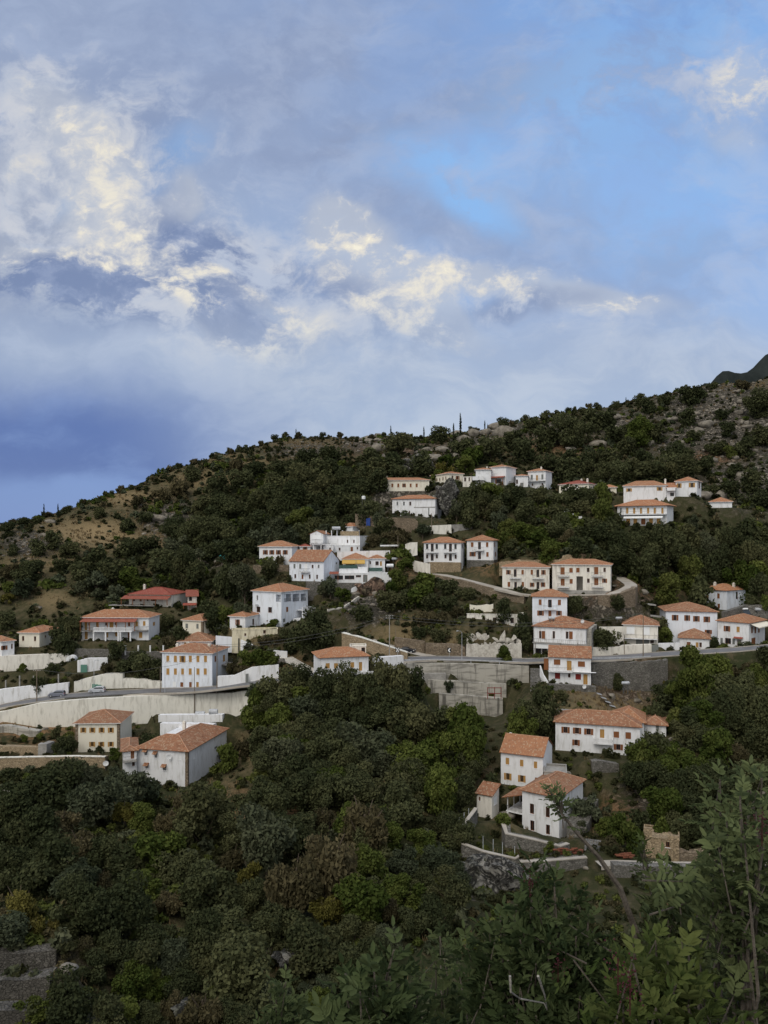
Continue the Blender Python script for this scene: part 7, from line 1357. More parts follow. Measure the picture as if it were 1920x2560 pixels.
p = atc(4, 37, 475, 281); root = empty('water_tower', (p.x, p.y, ground(p.x, p.y) + 0), 0, 'tiny white tank on a frame tower above the blue door', 'tank', 'water tanks of the village')
hh = p.z - root.location.z
b_ = MB(); b_.tube([(0, 0, hh - .5), (0, 0, hh), (0, 0, hh + .5), (0, 0, hh + .7)], [.65, .7, .7, .3], 12); b_.build('drum', M['whitepaint'], root)
b_ = MB(); [b_.tube([(sx * .7, sy * .7, -1), (sx * .45, sy * .45, hh - .5)], .07, 5) for sx in (-1, 1) for sy in (-1, 1)]; b_.build('frame', M['iron'], root)
def dish(label, c, x, y, d, r=.6, stem=.9):
    p = atc(c, x, y, d); root = empty('satellite_dish', (p.x, p.y, p.z), R(15), label, 'satellite dish', 'satellite dishes')
    b_ = MB(); N = 18
    for k in range(3):
        r0, r1 = r * k / 3, r * (k + 1) / 3
        for i in range(N):
            a, b = 2 * math.pi * i / N, 2 * math.pi * (i + 1) / N; P_ = lambda rr, t: (rr * math.cos(t), rr * rr * -.35 - .1, rr * math.sin(t))
            b_.face([P_(r0, a), P_(r1, a), P_(r1, b), P_(r0, b)] if k else [P_(r1, a), P_(r1, b), P_(0, 0)])
    b_.build('reflector', M['whitepaint'], root)
    b_ = MB(); b_.tube([(0, .0, -.05), (0, .18, -.2), (0, .18, -stem)], .035, 6); b_.tube([(0, -.1, -r * .9), (0, -.55, -.15)], .02, 5); b_.build('mount', M['iron'], root)
dish('white satellite dish low on the yard wall left of the long stained house', 1, 914, 1755, 153, .55, 1.6)
dish('white satellite dish on the wall of the long stained house between its canopies', 1, 1460, 1700, 151.4, .5, .3)
dish('white satellite dish above the roof of the shop house', 6, 1337, 716, 196, .5, 1.6)
dish('white satellite dish at the foot of the ridge-roofed roadside house', 7, 466, 768, 175.2, .5, .4)
# tilted solar panel
p = atc(7, 1520, 285, 211); root = empty('solar_heater', (p.x, p.y, p.z - .6), R(12), 'dark solar panel tilted on the terrace above the corner white house', 'solar panel')
b_ = MB(); b_.face([(-1, -.6, 0), (1, -.6, 0), (1, .5, 1.2), (-1, .5, 1.2)]); b_.face([(-1, -.58, -.06), (-1, .52, 1.14), (1, .52, 1.14), (1, -.58, -.06)]); b_.build('panel', WIN, root)
b_ = MB(); [b_.tube([(s * .8, .45, -1), (s * .8, .45, 1.1)], .04, 5) for s in (-1, 1)]; [b_.tube([(s * .8, -.5, -1), (s * .8, -.5, 0)], .04, 5) for s in (-1, 1)]; b_.build('frame', M['iron'], root)
b_ = MB(); b_.tube([(-.7, .5, 1.4), (.7, .5, 1.4)], .25, 10); b_.build('drum', M['whitepaint'], root)
# chevron signs on the bend
BLK = mat('sign_black', None, (.012, .012, .012), .5); WHT = mat('sign_white', None, (.8, .8, .8), .5)
def chevron(label, c, x, y, d, kind):
    p = atc(c, x, y, d); g = ground(p.x, p.y); root = empty('chevron_sign', (p.x, p.y, min(g, p.z - .6)), 0, label, 'road sign', 'chevron signs on the bend'); z = p.z - root.location.z
    b_ = MB(); b_.box(-.48, .48, -.02, .02, z - .6, z + .6); b_.build('board', BLK, root)
    b_ = MB()
    for s in (-1, 1):
        if kind == 'left': b_.face([(-.36, -.024, z), (0, -.024, z + s * .48), (.34, -.024, z + s * .48), (-.02, -.024, z)][::s])
        else:
            b_.face([(-.4, -.024, z + s * .5), (-.14, -.024, z + s * .5), (.02, -.024, z), (-.12, -.024, z)][::s]); b_.face([(.4, -.024, z + s * .5), (.14, -.024, z + s * .5), (.06, -.024, z), (.16, -.024, z)][::s])
    b_.build('chevron_mark', WHT, root); b_ = MB(); b_.tube([(0, .05, -.5), (0, .05, z + .5)], .04, 6); b_.build('post', M['metal'], root)
chevron('black and white chevron sign pointing left on the bank right of the dark saloon', 9, 1064, 215, 193.5, 'left')
chevron('black and white chevron sign at the tall pale pole left of the dark saloon', 9, 738, 213, 188.5, 'both')
# guard rail along the bend
def rail(label, pts, m='metal'):
    P = [at(*q) for q in pts]; root = empty('guard_rail', tuple(P[0]), 0, label, 'guard rail', 'guard rails of the main road'); b_ = MB()
    for a, b in zip(P[:-1], P[1:]):
        for z0, z1 in ((.45, .56), (.6, .75)): a0, b0 = a - P[0], b - P[0]; b_.face([(a0.x, a0.y, a0.z + z0), (b0.x, b0.y, b0.z + z0), (b0.x, b0.y, b0.z + z1), (a0.x, a0.y, a0.z + z1)]); b_.face([(a0.x, a0.y + .03, a0.z + z1), (b0.x, b0.y + .03, b0.z + z1), (b0.x, b0.y + .03, b0.z + z0), (a0.x, a0.y + .03, a0.z + z0)])
    b_.build('beam', M[m], root)
    for a, b in zip(P[:-1], P[1:]):
        n = max(1, int((b - a).length / 4))
        for k in range(n): q = a.lerp(b, k / n) - P[0]; t = MB(); t.box(q.x - .06, q.x + .06, q.y + .04, q.y + .14, q.z - .4, q.z + .78); t.build('post', M[m], root)
rail('grey guard rail on the outer edge of the road bend above the streaked concrete wall', [u1(9, 790, 292, 187), u1(9, 1000, 289, 187.6), u1(9, 1200, 293, 187.8), u1(9, 1380, 300, 187.7), u1(9, 1560, 308, 187.4)])
rail('thin rail along the outer edge of the left road above the long retaining wall', [u1(1, 560, 1215, 186.3), u1(1, 1130, 1180, 187.2), u1(1, 1500, 1165, 188), u1(1, 1880, 1152, 187.6)], 'iron')
rail('grey rail on the outer edge of the right-hand road above the stone bank', [u1(7, 520, 600, 187), u1(7, 700, 598, 187.6), u1(7, 900, 588, 188)])
# ruins
def rubble(name, label, c, x, y, d, w, dep, pieces, seed):
    rng = random.Random(seed); p = atc(c, x, y, d); root = empty(name, (p.x, p.y, p.z), 0, label, 'ruin', 'ruined buildings')
    for (x0, x1, y0, y1, zz, notch) in pieces:
        b_ = MB(); n = max(3, int((x1 - x0) / .7)); tp = []
        for k in range(n + 1): tp.append(zz + rng.uniform(-.5, .4) * notch)
        for k in range(n):
            a, b = x0 + (x1 - x0) * k / n, x0 + (x1 - x0) * (k + 1) / n
            b_.face([(a, y0, -1.5), (b, y0, -1.5), (b, y0, tp[k + 1]), (a, y0, tp[k])]); b_.face([(b, y1, -1.5), (a, y1, -1.5), (a, y1, tp[k]), (b, y1, tp[k + 1])]); b_.face([(a, y0, tp[k]), (b, y0, tp[k + 1]), (b, y1, tp[k + 1]), (a, y1, tp[k])])
        b_.face([(x0, y1, -1.5), (x0, y0, -1.5), (x0, y0, tp[0]), (x0, y1, tp[0])]); b_.face([(x1, y0, -1.5), (x1, y1, -1.5), (x1, y1, tp[-1]), (x1, y0, tp[-1])])
        b_.build('broken_wall', M['rubble'], root)
    return root, rng
root, rng = rubble('collapsed_house', 'collapsed white house with upright broken wall slabs by the road bend', 9, 1345, 250, 194.5, 14, 6, [(-7, 7, 0, .6, 3.0, .8), (-6.9, -6.3, .6, 6, 4.2, 1), (6.3, 6.9, .6, 6, 3.6, 1), (-6.2, -1.2, 4.6, 5.2, 4.6, 1.2), (1.2, 5.8, 4, 4.6, 3.7, .9)], 3)
for (X, Z, w, h_, tl) in ((-3.6, 5.0, 1.4, 1.5, .35), (2.6, 4.6, 1.5, 2.6, -.1), (5.4, 4.2, 1.6, 1.2, .5), (-5.4, 3.9, 1.4, 1.1, -.5), (-1.6, 4.3, 1.8, .9, .7), (.9, 3.9, 1.9, .9, -.7), (3.8, 3.6, 1.5, .9, .6)):
    b_ = MB(); ca, sa = math.cos(tl), math.sin(tl); pl = [(-.5, -.5), (.5 + rng.uniform(-.2, 0), -.5), (.5, rng.uniform(-.3, .1)), (rng.uniform(-.1, .35), rng.uniform(.3, .6)), (rng.uniform(-.5, -.3), rng.uniform(-.2, .45))]; q = [(X + (a * w * ca - b * h_ * sa), Z + (a * w * sa + b * h_ * ca)) for a, b in pl]; y0 = 2.6 + X * .1
    b_.face([(a, y0, b) for a, b in q]); b_.face([(a, y0 + .35, b) for a, b in reversed(q)])
    for k in range(5): a, b = q[k], q[(k + 1) % 5]; b_.face([(a[0], y0, a[1]), (a[0], y0 + .35, a[1]), (b[0], y0 + .35, b[1]), (b[0], y0, b[1])])
    b_.build('broken_slab', M['rubble'], root)
for k in range(26):
    b_ = MB(); X, Y, s = rng.uniform(-6, 6), rng.uniform(.7, 5), rng.uniform(.3, .9); a = rng.uniform(0, 3)
    b_.box(-s, s, -s * .5, s * .5, -s * .3, s * .3, 0, lambda p: (X + p[0] * math.cos(a) - p[2] * math.sin(a), Y + p[1], 2.2 + p[0] * math.sin(a) + p[2] * math.cos(a))); b_.build('rubble_piece', M['rubble'], root)
house('ruined_house', 'long roofless cream ruin with a row of empty arched window holes', 6, 452, 892, None, 'R', 668, 758, 203, D=5, roof='flat', wall='oldwhite', cat='ruin', group='ruined buildings', wins=W_('f', 710, 26, 44, 'dk', 504, 582, 665, 718, 800), shield=False)
house('ruined_house', 'crumbling tan ruin with vine below the loggia house', 2, 690, 1085, None, 'R', 600, 700, 206, D=3.5, roof='flat', wall='yellowold', cat='ruin', group='ruined buildings', wins=[('f', 806, 645, 16, 24, 'dk'), ('f', 972, 620, 22, 34, 'dk')], shield=False)
# rusty frame, debris, machine, clay pots, trough, bare masts
p = atc(9, 1348, 512, 177.6); root = empty('steel_frame', (p.x, p.y, p.z), 0, 'rusty red frame standing against the middle concrete tier', 'frame')
b_ = MB()
for X in (-1.6, 0, 1.5): b_.box(X - .07, X + .07, -.15, -.02, -.3, 2.4)
for z in (.9, 2.2): b_.box(-1.6, 1.5, -.29, -.16, z, z + .14)
b_.build('bars', M['darkred'], root)
p = on_ground(7, 1050, 212, 214); root = empty('excavator', (p.x, p.y, p.z), R(20), 'small yellow digger among the rubble left of the highest right-hand house', 'excavator')
for nm, bx, m in (('cab', (-1, .1, -.6, .6, .8, 2.2), 'machine'), ('engine_cover', (.103, 1.4, -.7, .7, .8, 1.6), 'machine'), ('track', (-1.3, 1.4, -.9, -.5, 0, .7), 'rubber'), ('track', (-1.3, 1.4, .5, .9, 0, .7), 'rubber')): b_ = MB(); b_.box(*bx); b_.build(nm, M[m], root)
b_ = MB(); b_.tube([(-.9, 0, 1.2), (-2.4, 0, 2.4), (-3.9, 0, 1.5)], [.2, .18, .14], 6); b_.build('boom', M['machine'], root)
b_ = MB(); b_.box(-4.3, -3.6, -.4, .4, .7, 1.4); b_.build('bucket', M['iron'], root)
for c, x, y, d, lab, w in ((7, 905, 185, 213, 'upper fallen concrete slab in the cutting right of the concrete lane', 3.6), (7, 945, 215, 212, 'lower fallen concrete slab in the cutting right of the concrete lane', 4.2), (7, 880, 150, 218, 'small pale slab at the top of the cutting', 2.0)):
    p = on_ground(c, x, y, d); b_ = MB(); b_.box(-w, w, -1, 1, .2, .6, 0, lambda q: (q[0], q[1], q[2] - q[0] * .12)); o = b_.build('concrete_slab', M['greyconc'], loc=p); tag(o, lab, 'slab', 'fallen slabs')
p = atc(7, 615, 770, 172); b_ = MB(); [b_.box(-2.2 + k * .9, -1.2 + k * 1.0, -.5, .5, -.6 * k - .1, -.6 * k + .05, 0, lambda q: (q[0], q[1], q[2] - q[0] * .3)) for k in range(4)]; o = b_.build('scrap_sheet', M['metal'], loc=(p.x, p.y, ground(p.x, p.y) + 1.8)); tag(o, 'crumpled pale metal sheets slid down the slope right of the roadside house', 'sheet')
q = atc('F', 487, 1213, 262); b_ = MB(); b_.tube([(-2.4, 0, .5), (-1.8, 0, .45), (0, 0, .4), (1.8, 0, .45), (2.4, 0, .5)], [.1, .7, .85, .7, .3], 10); o = b_.build('rowing_boat', M['turq'], loc=(q.x, q.y, ground(q.x, q.y) + .4)); tag(o, 'turquoise boat-shaped hull lying on the slope left of the middle cluster', 'boat')
for k, (x, y, s, lab) in enumerate(((640, 838, 1.7, 'big reddish clay tile stack in front of the nearest white house'), (712, 850, .5, 'small orange clay pot right of the tile stack'), (683, 851, .4, 'tiny orange clay pot beside the tile stack'), (920, 860, 1.6, 'orange tile stack beside the pale path'))):
    p = on_ground(8, x, y, 114.5 if k < 3 else 113.5); root = empty('clay_stack' if s > 1 else 'clay_pot', p, 0, lab, 'tile stack' if s > 1 else 'pot', 'clay goods by the lower path'); b_ = MB(); rr = random.Random(k)
    if s > 1:
        for i in range(16): X, Y, Z = rr.uniform(-s, s), rr.uniform(-.4, .4), rr.uniform(0, 1.1 if k == 0 else .35); b_.tube([(X - .35, Y, Z + .2), (X + .35, Y, Z + .2 + rr.uniform(-.1, .1))], .16, 6)
    else: b_.tube([(0, 0, 0), (0, 0, s * .5), (0, 0, s), (0, 0, s * 1.05)], [s * .5, s * .75, s * .7, s * .78], 12)
    b_.build('clay', M['orangepaint'], root)
for k, (x, y0, y1, d, lab) in enumerate(((97, 655, 725, 119, 'leftmost thin metal mast of the garden fence'), (122, 630, 690, 122, 'second thin metal mast of the garden fence'), (145, 610, 660, 125, 'third thin metal mast of the garden fence'), (156, 730, 790, 117, 'garden fence post in the grass by the curving wall'), (218, 750, 810, 115, 'garden fence post left of the podium corner'), (269, 765, 820, 114.5, 'garden fence post in front of the podium'), (316, 782, 838, 114, 'garden fence post below the podium middle'), (378, 800, 855, 113.5, 'rightmost garden fence post near the wall end'))):
    a, b = atc(8, x, y1, d), atc(8, x, y0, d); b_ = MB(); b_.tube([(0, 0, -.6), (0, 0, b.z - a.z)], .05, 6); o = b_.build('fence_post', M['metal'], loc=tuple(a)); tag(o, lab, 'post', 'garden fence posts')
for k, x in enumerate((1083, 1195, 1298, 1411)):
    a, b = atc(1, x, 797, 203.6), atc(1, x, 742, 203.6); b_ = MB(); b_.box(-.16, .16, -.16, .16, -.8, b.z - a.z); b_.box(-.2, .2, -.2, .2, b.z - a.z + .003, b.z - a.z + .1); o = b_.build('fence_post', M['white'], loc=tuple(a)); tag(o, ('first', 'second', 'third', 'fourth')[k] + ' white post from the left above the grey stone wall by the balustraded house', 'post', 'white posts above the stone wall')
for k, (x, y0, y1) in enumerate(((50, 1040, 1120), (170, 1000, 1100), (290, 1000, 1085), (505, 985, 1060))):
    a, b = atc(1, x, y1, 194), atc(1, x, y0, 194); b_ = MB(); b_.box(-.13, .13, -.13, .13, -.8, b.z - a.z); o = b_.build('fence_post', M['greyconc'], loc=tuple(a)); tag(o, ('first', 'second', 'third', 'fourth')[k] + ' grey post from the left above the white panelled road wall', 'post', 'grey posts above the road wall')
# little shrine and steps
p = on_ground(1, 608, 930, 200.5); root = empty('shrine', (p.x, p.y, atc(1, 608, 932, 200.5).z), 0, 'tiny white arched shrine above the left road', 'shrine'); b_ = MB(); N = 10
pr = [(-1.2, -1), (1.2, -1), (1.2, 2.2)] + [(1.2 * math.cos(math.pi * k / N), 2.2 + 1.0 * math.sin(math.pi * k / N)) for k in range(1, N)] + [(-1.2, 2.2)]
b_.face([(a, 0, z) for a, z in pr]); b_.face([(a, 1.8, z) for a, z in reversed(pr)]); [b_.face([(pr[k][0], 0, pr[k][1]), (pr[k][0], 1.8, pr[k][1]), (pr[(k + 1) % len(pr)][0], 1.8, pr[(k + 1) % len(pr)][1]), (pr[(k + 1) % len(pr)][0], 0, pr[(k + 1) % len(pr)][1])][::-1]) for k in range(len(pr))]
b_.build('body', M['white'], root); b_ = MB(); b_.box(-.35, .35, -.03, -.003, .3, 2.2); b_.build('niche', M['greywood'], root)
def stairs(label, c, x0, y0, d0, x1, y1, d1, w, n, m='greystone'):
    a, b = atc(c, x0, y0, d0), atc(c, x1, y1, d1); root = empty('stone_stair', tuple(a), 0, label, 'stair', 'outdoor stairs'); v = b - a; hv = Vector((v.x, v.y, 0)).normalized(); nn = Vector((-hv.y, hv.x, 0)); b_ = MB()
    for k in range(n):
        p, q = v * (k / n), v * ((k + 1) / n); z = max(p.z, q.z) if v.z > 0 else p.z
        pts = [Vector((p.x, p.y, 0)) - nn * w / 2, Vector((q.x, q.y, 0)) - nn * w / 2, Vector((q.x, q.y, 0)) + nn * w / 2, Vector((p.x, p.y, 0)) + nn * w / 2]
        lo = [(t.x, t.y, z - 2.5) for t in pts]; hi = [(t.x, t.y, z) for t in pts]; b_.face(hi); [b_.face([lo[j], lo[(j + 1) % 4], hi[(j + 1) % 4], hi[j]]) for j in range(4)]
    b_.build('steps', M[m], root)
stairs('long flight of stone steps right of the nearest white house', 8, 690, 700, 127, 755, 555, 137, 3.2, 18)
stairs('short flight of stone steps below the long flight', 8, 770, 845, 115, 775, 765, 121, 2.4, 9)
stairs('pale green painted steps falling to the silver car', 1, 862, 1098, 193.6, 735, 1000, 199, 1.6, 16, 'green')
stairs('dark stone steps beside the white parapet left of the roadside house', 7, 150, 740, 176, 150, 650, 184, 2.2, 14)
# a person standing on the arcaded upper loggia, in dark clothes
def person():
    X, Z = LOG.loc('s', 1295, 360); par = LOG.root; wpos = par.matrix_basis @ Vector((LOG.W / 2 - .75, X, Z))
    me = bpy.data.meshes.new('person'); J = [(0, 0, .95), (0, 0, 1.2), (0, .01, 1.42), (0, 0, 1.5), (0, -.01, 1.58), (0, -.02, 1.7),
        (.1, 0, .9), (.11, -.02, .5), (.11, .03, .09), (.11, -.12, .04), (-.1, 0, .9), (-.12, -.03, .5), (-.12, .02, .09), (-.12, -.13, .04),
        (.19, 0, 1.4), (.25, .03, 1.13), (.23, -.15, .95), (-.19, 0, 1.4), (-.25, .03, 1.13), (-.23, -.15, .95)]
    E = [(0, 1), (1, 2), (2, 3), (3, 4), (4, 5), (0, 6), (6, 7), (7, 8), (8, 9), (0, 10), (10, 11), (11, 12), (12, 13), (2, 14), (14, 15), (15, 16), (2, 17), (17, 18), (18, 19)]
    rad = [.15, .15, .16, .06, .09, .09, .1, .07, .05, .04, .1, .07, .05, .04, .06, .05, .035, .06, .05, .035]
    me.from_pydata(J, E, []); me.materials.append(mat('dark_clothes', None, (.03, .03, .038), .9)); o = bpy.data.objects.new('person', me); COL.objects.link(o)
    sk = o.modifiers.new('skin', 'SKIN'); sv = me.skin_vertices[0].data
    for i, r in enumerate(rad): sv[i].radius = (r, r * (.75 if i < 3 else 1)); sv[i].use_root = i == 0
    o.modifiers.new('sub', 'SUBSURF').render_levels = 1
    o.location = wpos; o.rotation_euler.z = LOG.ps + R(80); tag(o, 'person in dark clothes standing on the arcaded loggia of the large white house', 'person')
person()
# boulders under the terrace building and under the curving garden wall
def boulder(label, c, x, y, d, s, m, seed):
    import bmesh
    rng = np.random.default_rng(seed); bm = bmesh.new(); bmesh.ops.create_icosphere(bm, subdivisions=4, radius=1.0)
    for v in bm.verts:
        p = v.co; k = 1 + .28 * math.sin(p.x * 3 + seed) * math.cos(p.y * 2.4 + seed) + .16 * math.sin(p.z * 6 + p.x * 5 + seed) + .12 * math.sin(p.y * 9 + seed + 2 * p.z) * math.sin(p.x * 8 + p.z * 5) + .05 * math.sin(p.z * 19 + p.x * 14) + rng.normal(0, .03); v.co = Vector((p.x * s[0], p.y * s[1], p.z * s[2])) * k
    me = bpy.data.meshes.new('boulder'); bm.to_mesh(me); bm.free(); me.materials.append(M[m]); p = atc(c, x, y, d); o = bpy.data.objects.new('boulder', me); COL.objects.link(o); o.location = p; tag(o, label, 'rock', 'large rocks')
def rocky(base, dark):
    def f(nt, b):
        p = worldpos(nt); n = nt.noise(p, .8, 8, .72, .5); k = nt.ramp(nt.m('ABSOLUTE', nt.m('SUBTRACT', nt.noise(p, .45, 7, .7, .8), .5)), 0, .06); m2 = nt.noise(p, .25, 4)
        c = nt.mix(nt.ramp(n, .35, .65), base, dark); c = nt.mix(nt.ramp(m2, .5, .65, 0, .6), c, (.05, .055, .03)); nt.put(b.inputs['Base Color'], nt.mix(k, tuple(v * .35 for v in dark), c)); bump(nt, b, nt.m('ADD', n, nt.m('MULTIPLY', k, .6)), 1.0, .5)
    return f
M['redrock'] = mat('reddish_rock', rocky((.24, .16, .115), (.09, .06, .045))); M['greyrock'] = mat('grey_rock', rocky((.24, .23, .21), (.1, .097, .09)))
boulder('reddish rock face under the right half of the terrace building', 3, 1270, 850, 225, (5.2, 2.5, 3.6), 'redrock', 1)
boulder('paler rock face right of the reddish rock under the terrace building', 3, 1350, 870, 226, (3.2, 2, 3.2), 'redrock', 2)
boulder('large grey rock left of its neighbour under the curving garden wall', 8, 200, 960, 108, (5.5, 3, 2.6), 'greyrock', 3)
boulder('large grey rock right of its neighbour under the curving garden wall', 8, 310, 990, 107, (4.5, 3, 3.2), 'greyrock', 4)
boulder('grey rock in the dark valley near the bottom middle', 0, 730, 2395, 77, (1.6, 1.3, .8), 'greyrock', 5)
boulder('small pale rock near the bottom edge left of the middle', 0, 468, 2520, 67, (1.1, .9, .6), 'greyrock', 6)
boulder('pale rock outcrop above the plain white house', 4, 890, 470, 275, (4.5, 3, 5.0), 'greyrock', 7)
boulder('pale bare rock among trees above the blue door', 4, 590, 160, 330, (6, 4, 4.5), 'greyrock', 8)
# ------------------------------------------------------------------ shrubs with feathered leaves on the near slope
FL = {'grey': leaf_mat('near_leaf_greyish', (.048, .068, .028), (.15, .182, .08), .38), 'yellow': leaf_mat('near_leaf_yellowish', (.06, .085, .024), (.165, .19, .062), .4), 'dark': leaf_mat('near_leaf_dark', (.028, .042, .016), (.085, .108, .042), .3)}
TWIG = mat('twig_bark', mottled((.13, .11, .09), (.06, .05, .04), 9)); REDTW = mat('reddish_twig', mottled((.12, .04, .03), (.07, .025, .02), 9)); DEADW = mat('bare_grey_twig', mottled((.33, .31, .28), (.2, .19, .17), 9))
BERRY = mat('dark_red_fruit', None, (.045, .008, .012), .6)
def leaflet(L, w, rng):
    k = rng.uniform(.12, .5) * w; c = rng.uniform(-.12, .18) * L
    p = np.array([[0, 0, 0], [-.5 * w, .32 * L, k], [-.42 * w, .72 * L, k * .8 - c * .4], [0, L, -c], [.42 * w, .72 * L, k * .8 - c * .4], [.5 * w, .32 * L, k]])
    return p
def frame_of(t, up):
    t = t / np.linalg.norm(t); s = np.cross(t, up); s /= np.linalg.norm(s) + 1e-9; return np.stack([s, t, np.cross(s, t)], 1)
def sprig(seed):
    """a twig 30 cm long with spiralling pinnate leaves; returns leaflet vertices (6 each), tone, and the twig line"""
    rng = np.random.default_rng(seed); V, T = [], []; n = rng.integers(9, 13)
    for i in range(n):
        f = (i / (n - 1)) ** .75; o = np.array([.02 * math.sin(3 * f), .02 * math.cos(2 * f), -.3 + .3 * f]); a = i * 2.4 + rng.normal(0, .3); el = .25 + .75 * f + rng.normal(0, .18)
        ax = np.array([math.cos(a) * math.cos(el), math.sin(a) * math.cos(el), math.sin(el)]); M3 = frame_of(ax, np.array([0, 0, 1.0]) + rng.normal(0, .15, 3))
        Ln = rng.uniform(.1, .16) * (1 - .35 * f); m = rng.integers(3, 6); tone = np.clip(.35 + .35 * f + rng.normal(0, .15), 0, 1)
        for j in range(m):
            y = Ln * (.3 + .65 * j / m); droop = -.25 * (y / Ln) ** 2 * Ln
            for s in (-1, 1):
                p = leaflet(rng.uniform(.042, .062), rng.uniform(.017, .023), rng); b = s * rng.uniform(.75, 1.15); ca, sa = math.cos(b), math.sin(b)
                q = np.stack([p[:, 0] * ca + p[:, 1] * sa, -p[:, 0] * sa + p[:, 1] * ca, p[:, 2] - abs(p[:, 1]) * .15], 1) + [0, y, droop]; V.append(q @ M3.T + o); T.append(np.full(6, tone + rng.normal(0, .06)))
        p = leaflet(.058, .021, rng) + [0, Ln, -.25 * Ln]; V.append(p @ M3.T + o); T.append(np.full(6, tone))
    return np.concatenate(V), np.clip(np.concatenate(T), 0, 1)
SPR = [sprig(100 + k) for k in range(9)]
LQ = np.array([[0, 1, 2, 3], [3, 4, 5, 0]])
def near_shrub(label, tips, col, seed, root_uvd=None, extra=2, scale=.9, berries=(), dead=(), name='feather_leaved_shrub', stems=None):
    rng = np.random.default_rng(seed); P = [np.array(at(*t)) for t in tips]
    c = np.mean(P, 0) if root_uvd is None else np.array(at(*root_uvd)); g = ground(c[0], c[1]); org = np.array([c[0], c[1], g])
    root = empty(name, tuple(org), 0, label, 'shrub', 'feather-leaved shrubs of the near slope'); V, T = [], []; b_ = MB(); fork = org + (np.mean(P, 0) - org) * .3
    if not stems: b_.tube([(0, 0, -.2), tuple((fork - org) * .5 + rng.normal(0, .04, 3)), tuple(fork - org)], [.03, .024, .018], 6)
    for i, p in enumerate(P):
        k = fork + (p - fork) * .55 + rng.normal(0, .07, 3) + np.array([0, 0, -.06]); pts = [fork, (fork + k) / 2 + rng.normal(0, .04, 3), k, p]
        if stems and i == 0: pts = [org + np.array([0, 0, .2])] + [np.array(at(*q)) for q in stems] + [p]
        if stems and i: pts = [np.array(at(*stems[-1])), p]
        b_.tube([tuple(q - org) for q in pts], list(np.linspace(.013 if not stems else (.02 if i == 0 else .006), .0035, len(pts))), 5)
        d0 = p - pts[-2]; d0 /= np.linalg.norm(d0)
        for e in range(1 + extra):
            q = p if e == 0 else p - d0 * rng.uniform(.08, .34) * scale + rng.normal(0, .085, 3) * scale
            ax = d0 + np.array([0, 0, .5]) + rng.normal(0, .35 if e == 0 else .75, 3); M3 = frame_of(np.array([1.0, 0, 0]) + rng.normal(0, .5, 3), ax)
            ax /= np.linalg.norm(ax); s_ = np.cross(ax, rng.normal(size=3)); s_ /= np.linalg.norm(s_); M3 = np.stack([s_, np.cross(ax, s_), ax], 1)
            v, t = SPR[int(rng.integers(len(SPR)))]; sc = scale * rng.uniform(.8, 1.15); V.append(v * sc @ M3.T + q - org); T.append(np.clip(t + rng.normal(0, .1), 0, 1))
            b_.tube([tuple(q - ax * .32 * sc - org), tuple(q - org)], [.004, .0015], 4)
    b_.build('branch', TWIG, root)
    V = np.concatenate(V); T = np.concatenate(T); n = len(V) // 6; Q = (np.arange(n)[:, None, None] * 6 + LQ[None]).reshape(-1, 4)
    me = bpy.data.meshes.new('foliage'); np_mesh(me, V, Q); me.materials.append(FL[col]); at_ = me.attributes.new('tone', 'FLOAT', 'POINT'); at_.data.foreach_set('value', T.astype(np.float32))
    o = bpy.data.objects.new('foliage', me); COL.objects.link(o); o.parent = root
    for t in berries:
        p = np.array(at(*t)) - org; f_ = MB()
        for k in range(36):
            q = p + rng.normal(0, 1, 3) * [.022, .022, .03]; f_.tube([tuple(q - [0, 0, .003]), tuple(q), tuple(q + [0, 0, .003])], [.0015, .0034, .0015], 5)
        f_.tube([tuple(p - [0, 0, .08]), tuple(p + [0, 0, .03])], .002, 4); f_.build('fruit_cluster', BERRY, root)
    for line in dead:
        f_ = MB(); q = [tuple(np.array(at(*t)) - org) for t in line]; f_.tube(q, list(np.linspace(.006, .002, len(q))), 5); f_.build('dead_twig', DEADW, root)
    return root
jit = random.Random(4)
def fill(n, u0, u1_, v0, v1, d0, d1): return [(jit.uniform(u0, u1_), jit.uniform(v0, v1), jit.uniform(d0, d1)) for _ in range(n)]
near_shrub('grey-green feather-leaved shrub at the bottom edge left of the middle of the near thicket', [(985, 2375, 3.1), (935, 2430, 3.0), (860, 2470, 3.2), (1010, 2450, 3.2), (900, 2480, 2.9), (1045, 2490, 3.3), (835, 2530, 3.2), (960, 2520, 2.9), (1060, 2560, 3.3), (900, 2560, 3.0), (1000, 2580, 3.1), (940, 2610, 3.0), (860, 2600, 3.0), (1030, 2630, 3.0), (975, 2440, 3.1), (1000, 2520, 3.2)], 'grey', 1, extra=3, scale=.9)
near_shrub('small feather-leaved sprig cluster left of the grey-green bottom shrub', [(715, 2455, 4.4), (690, 2500, 4.4), (735, 2520, 4.5), (700, 2560, 4.4), (660, 2580, 4.3), (740, 2580, 4.4)], 'grey', 2, extra=1)
near_shrub('slim upright sprigs between the grey-green bottom shrub and the middle thicket', [(1090, 2400, 4.2), (1125, 2440, 4.3), (1105, 2490, 4.2), (1150, 2520, 4.3), (1120, 2570, 4.2), (1185, 2480, 4.4), (1140, 2390, 4.8), (1100, 2340, 5.2)], 'grey', 3, extra=1)
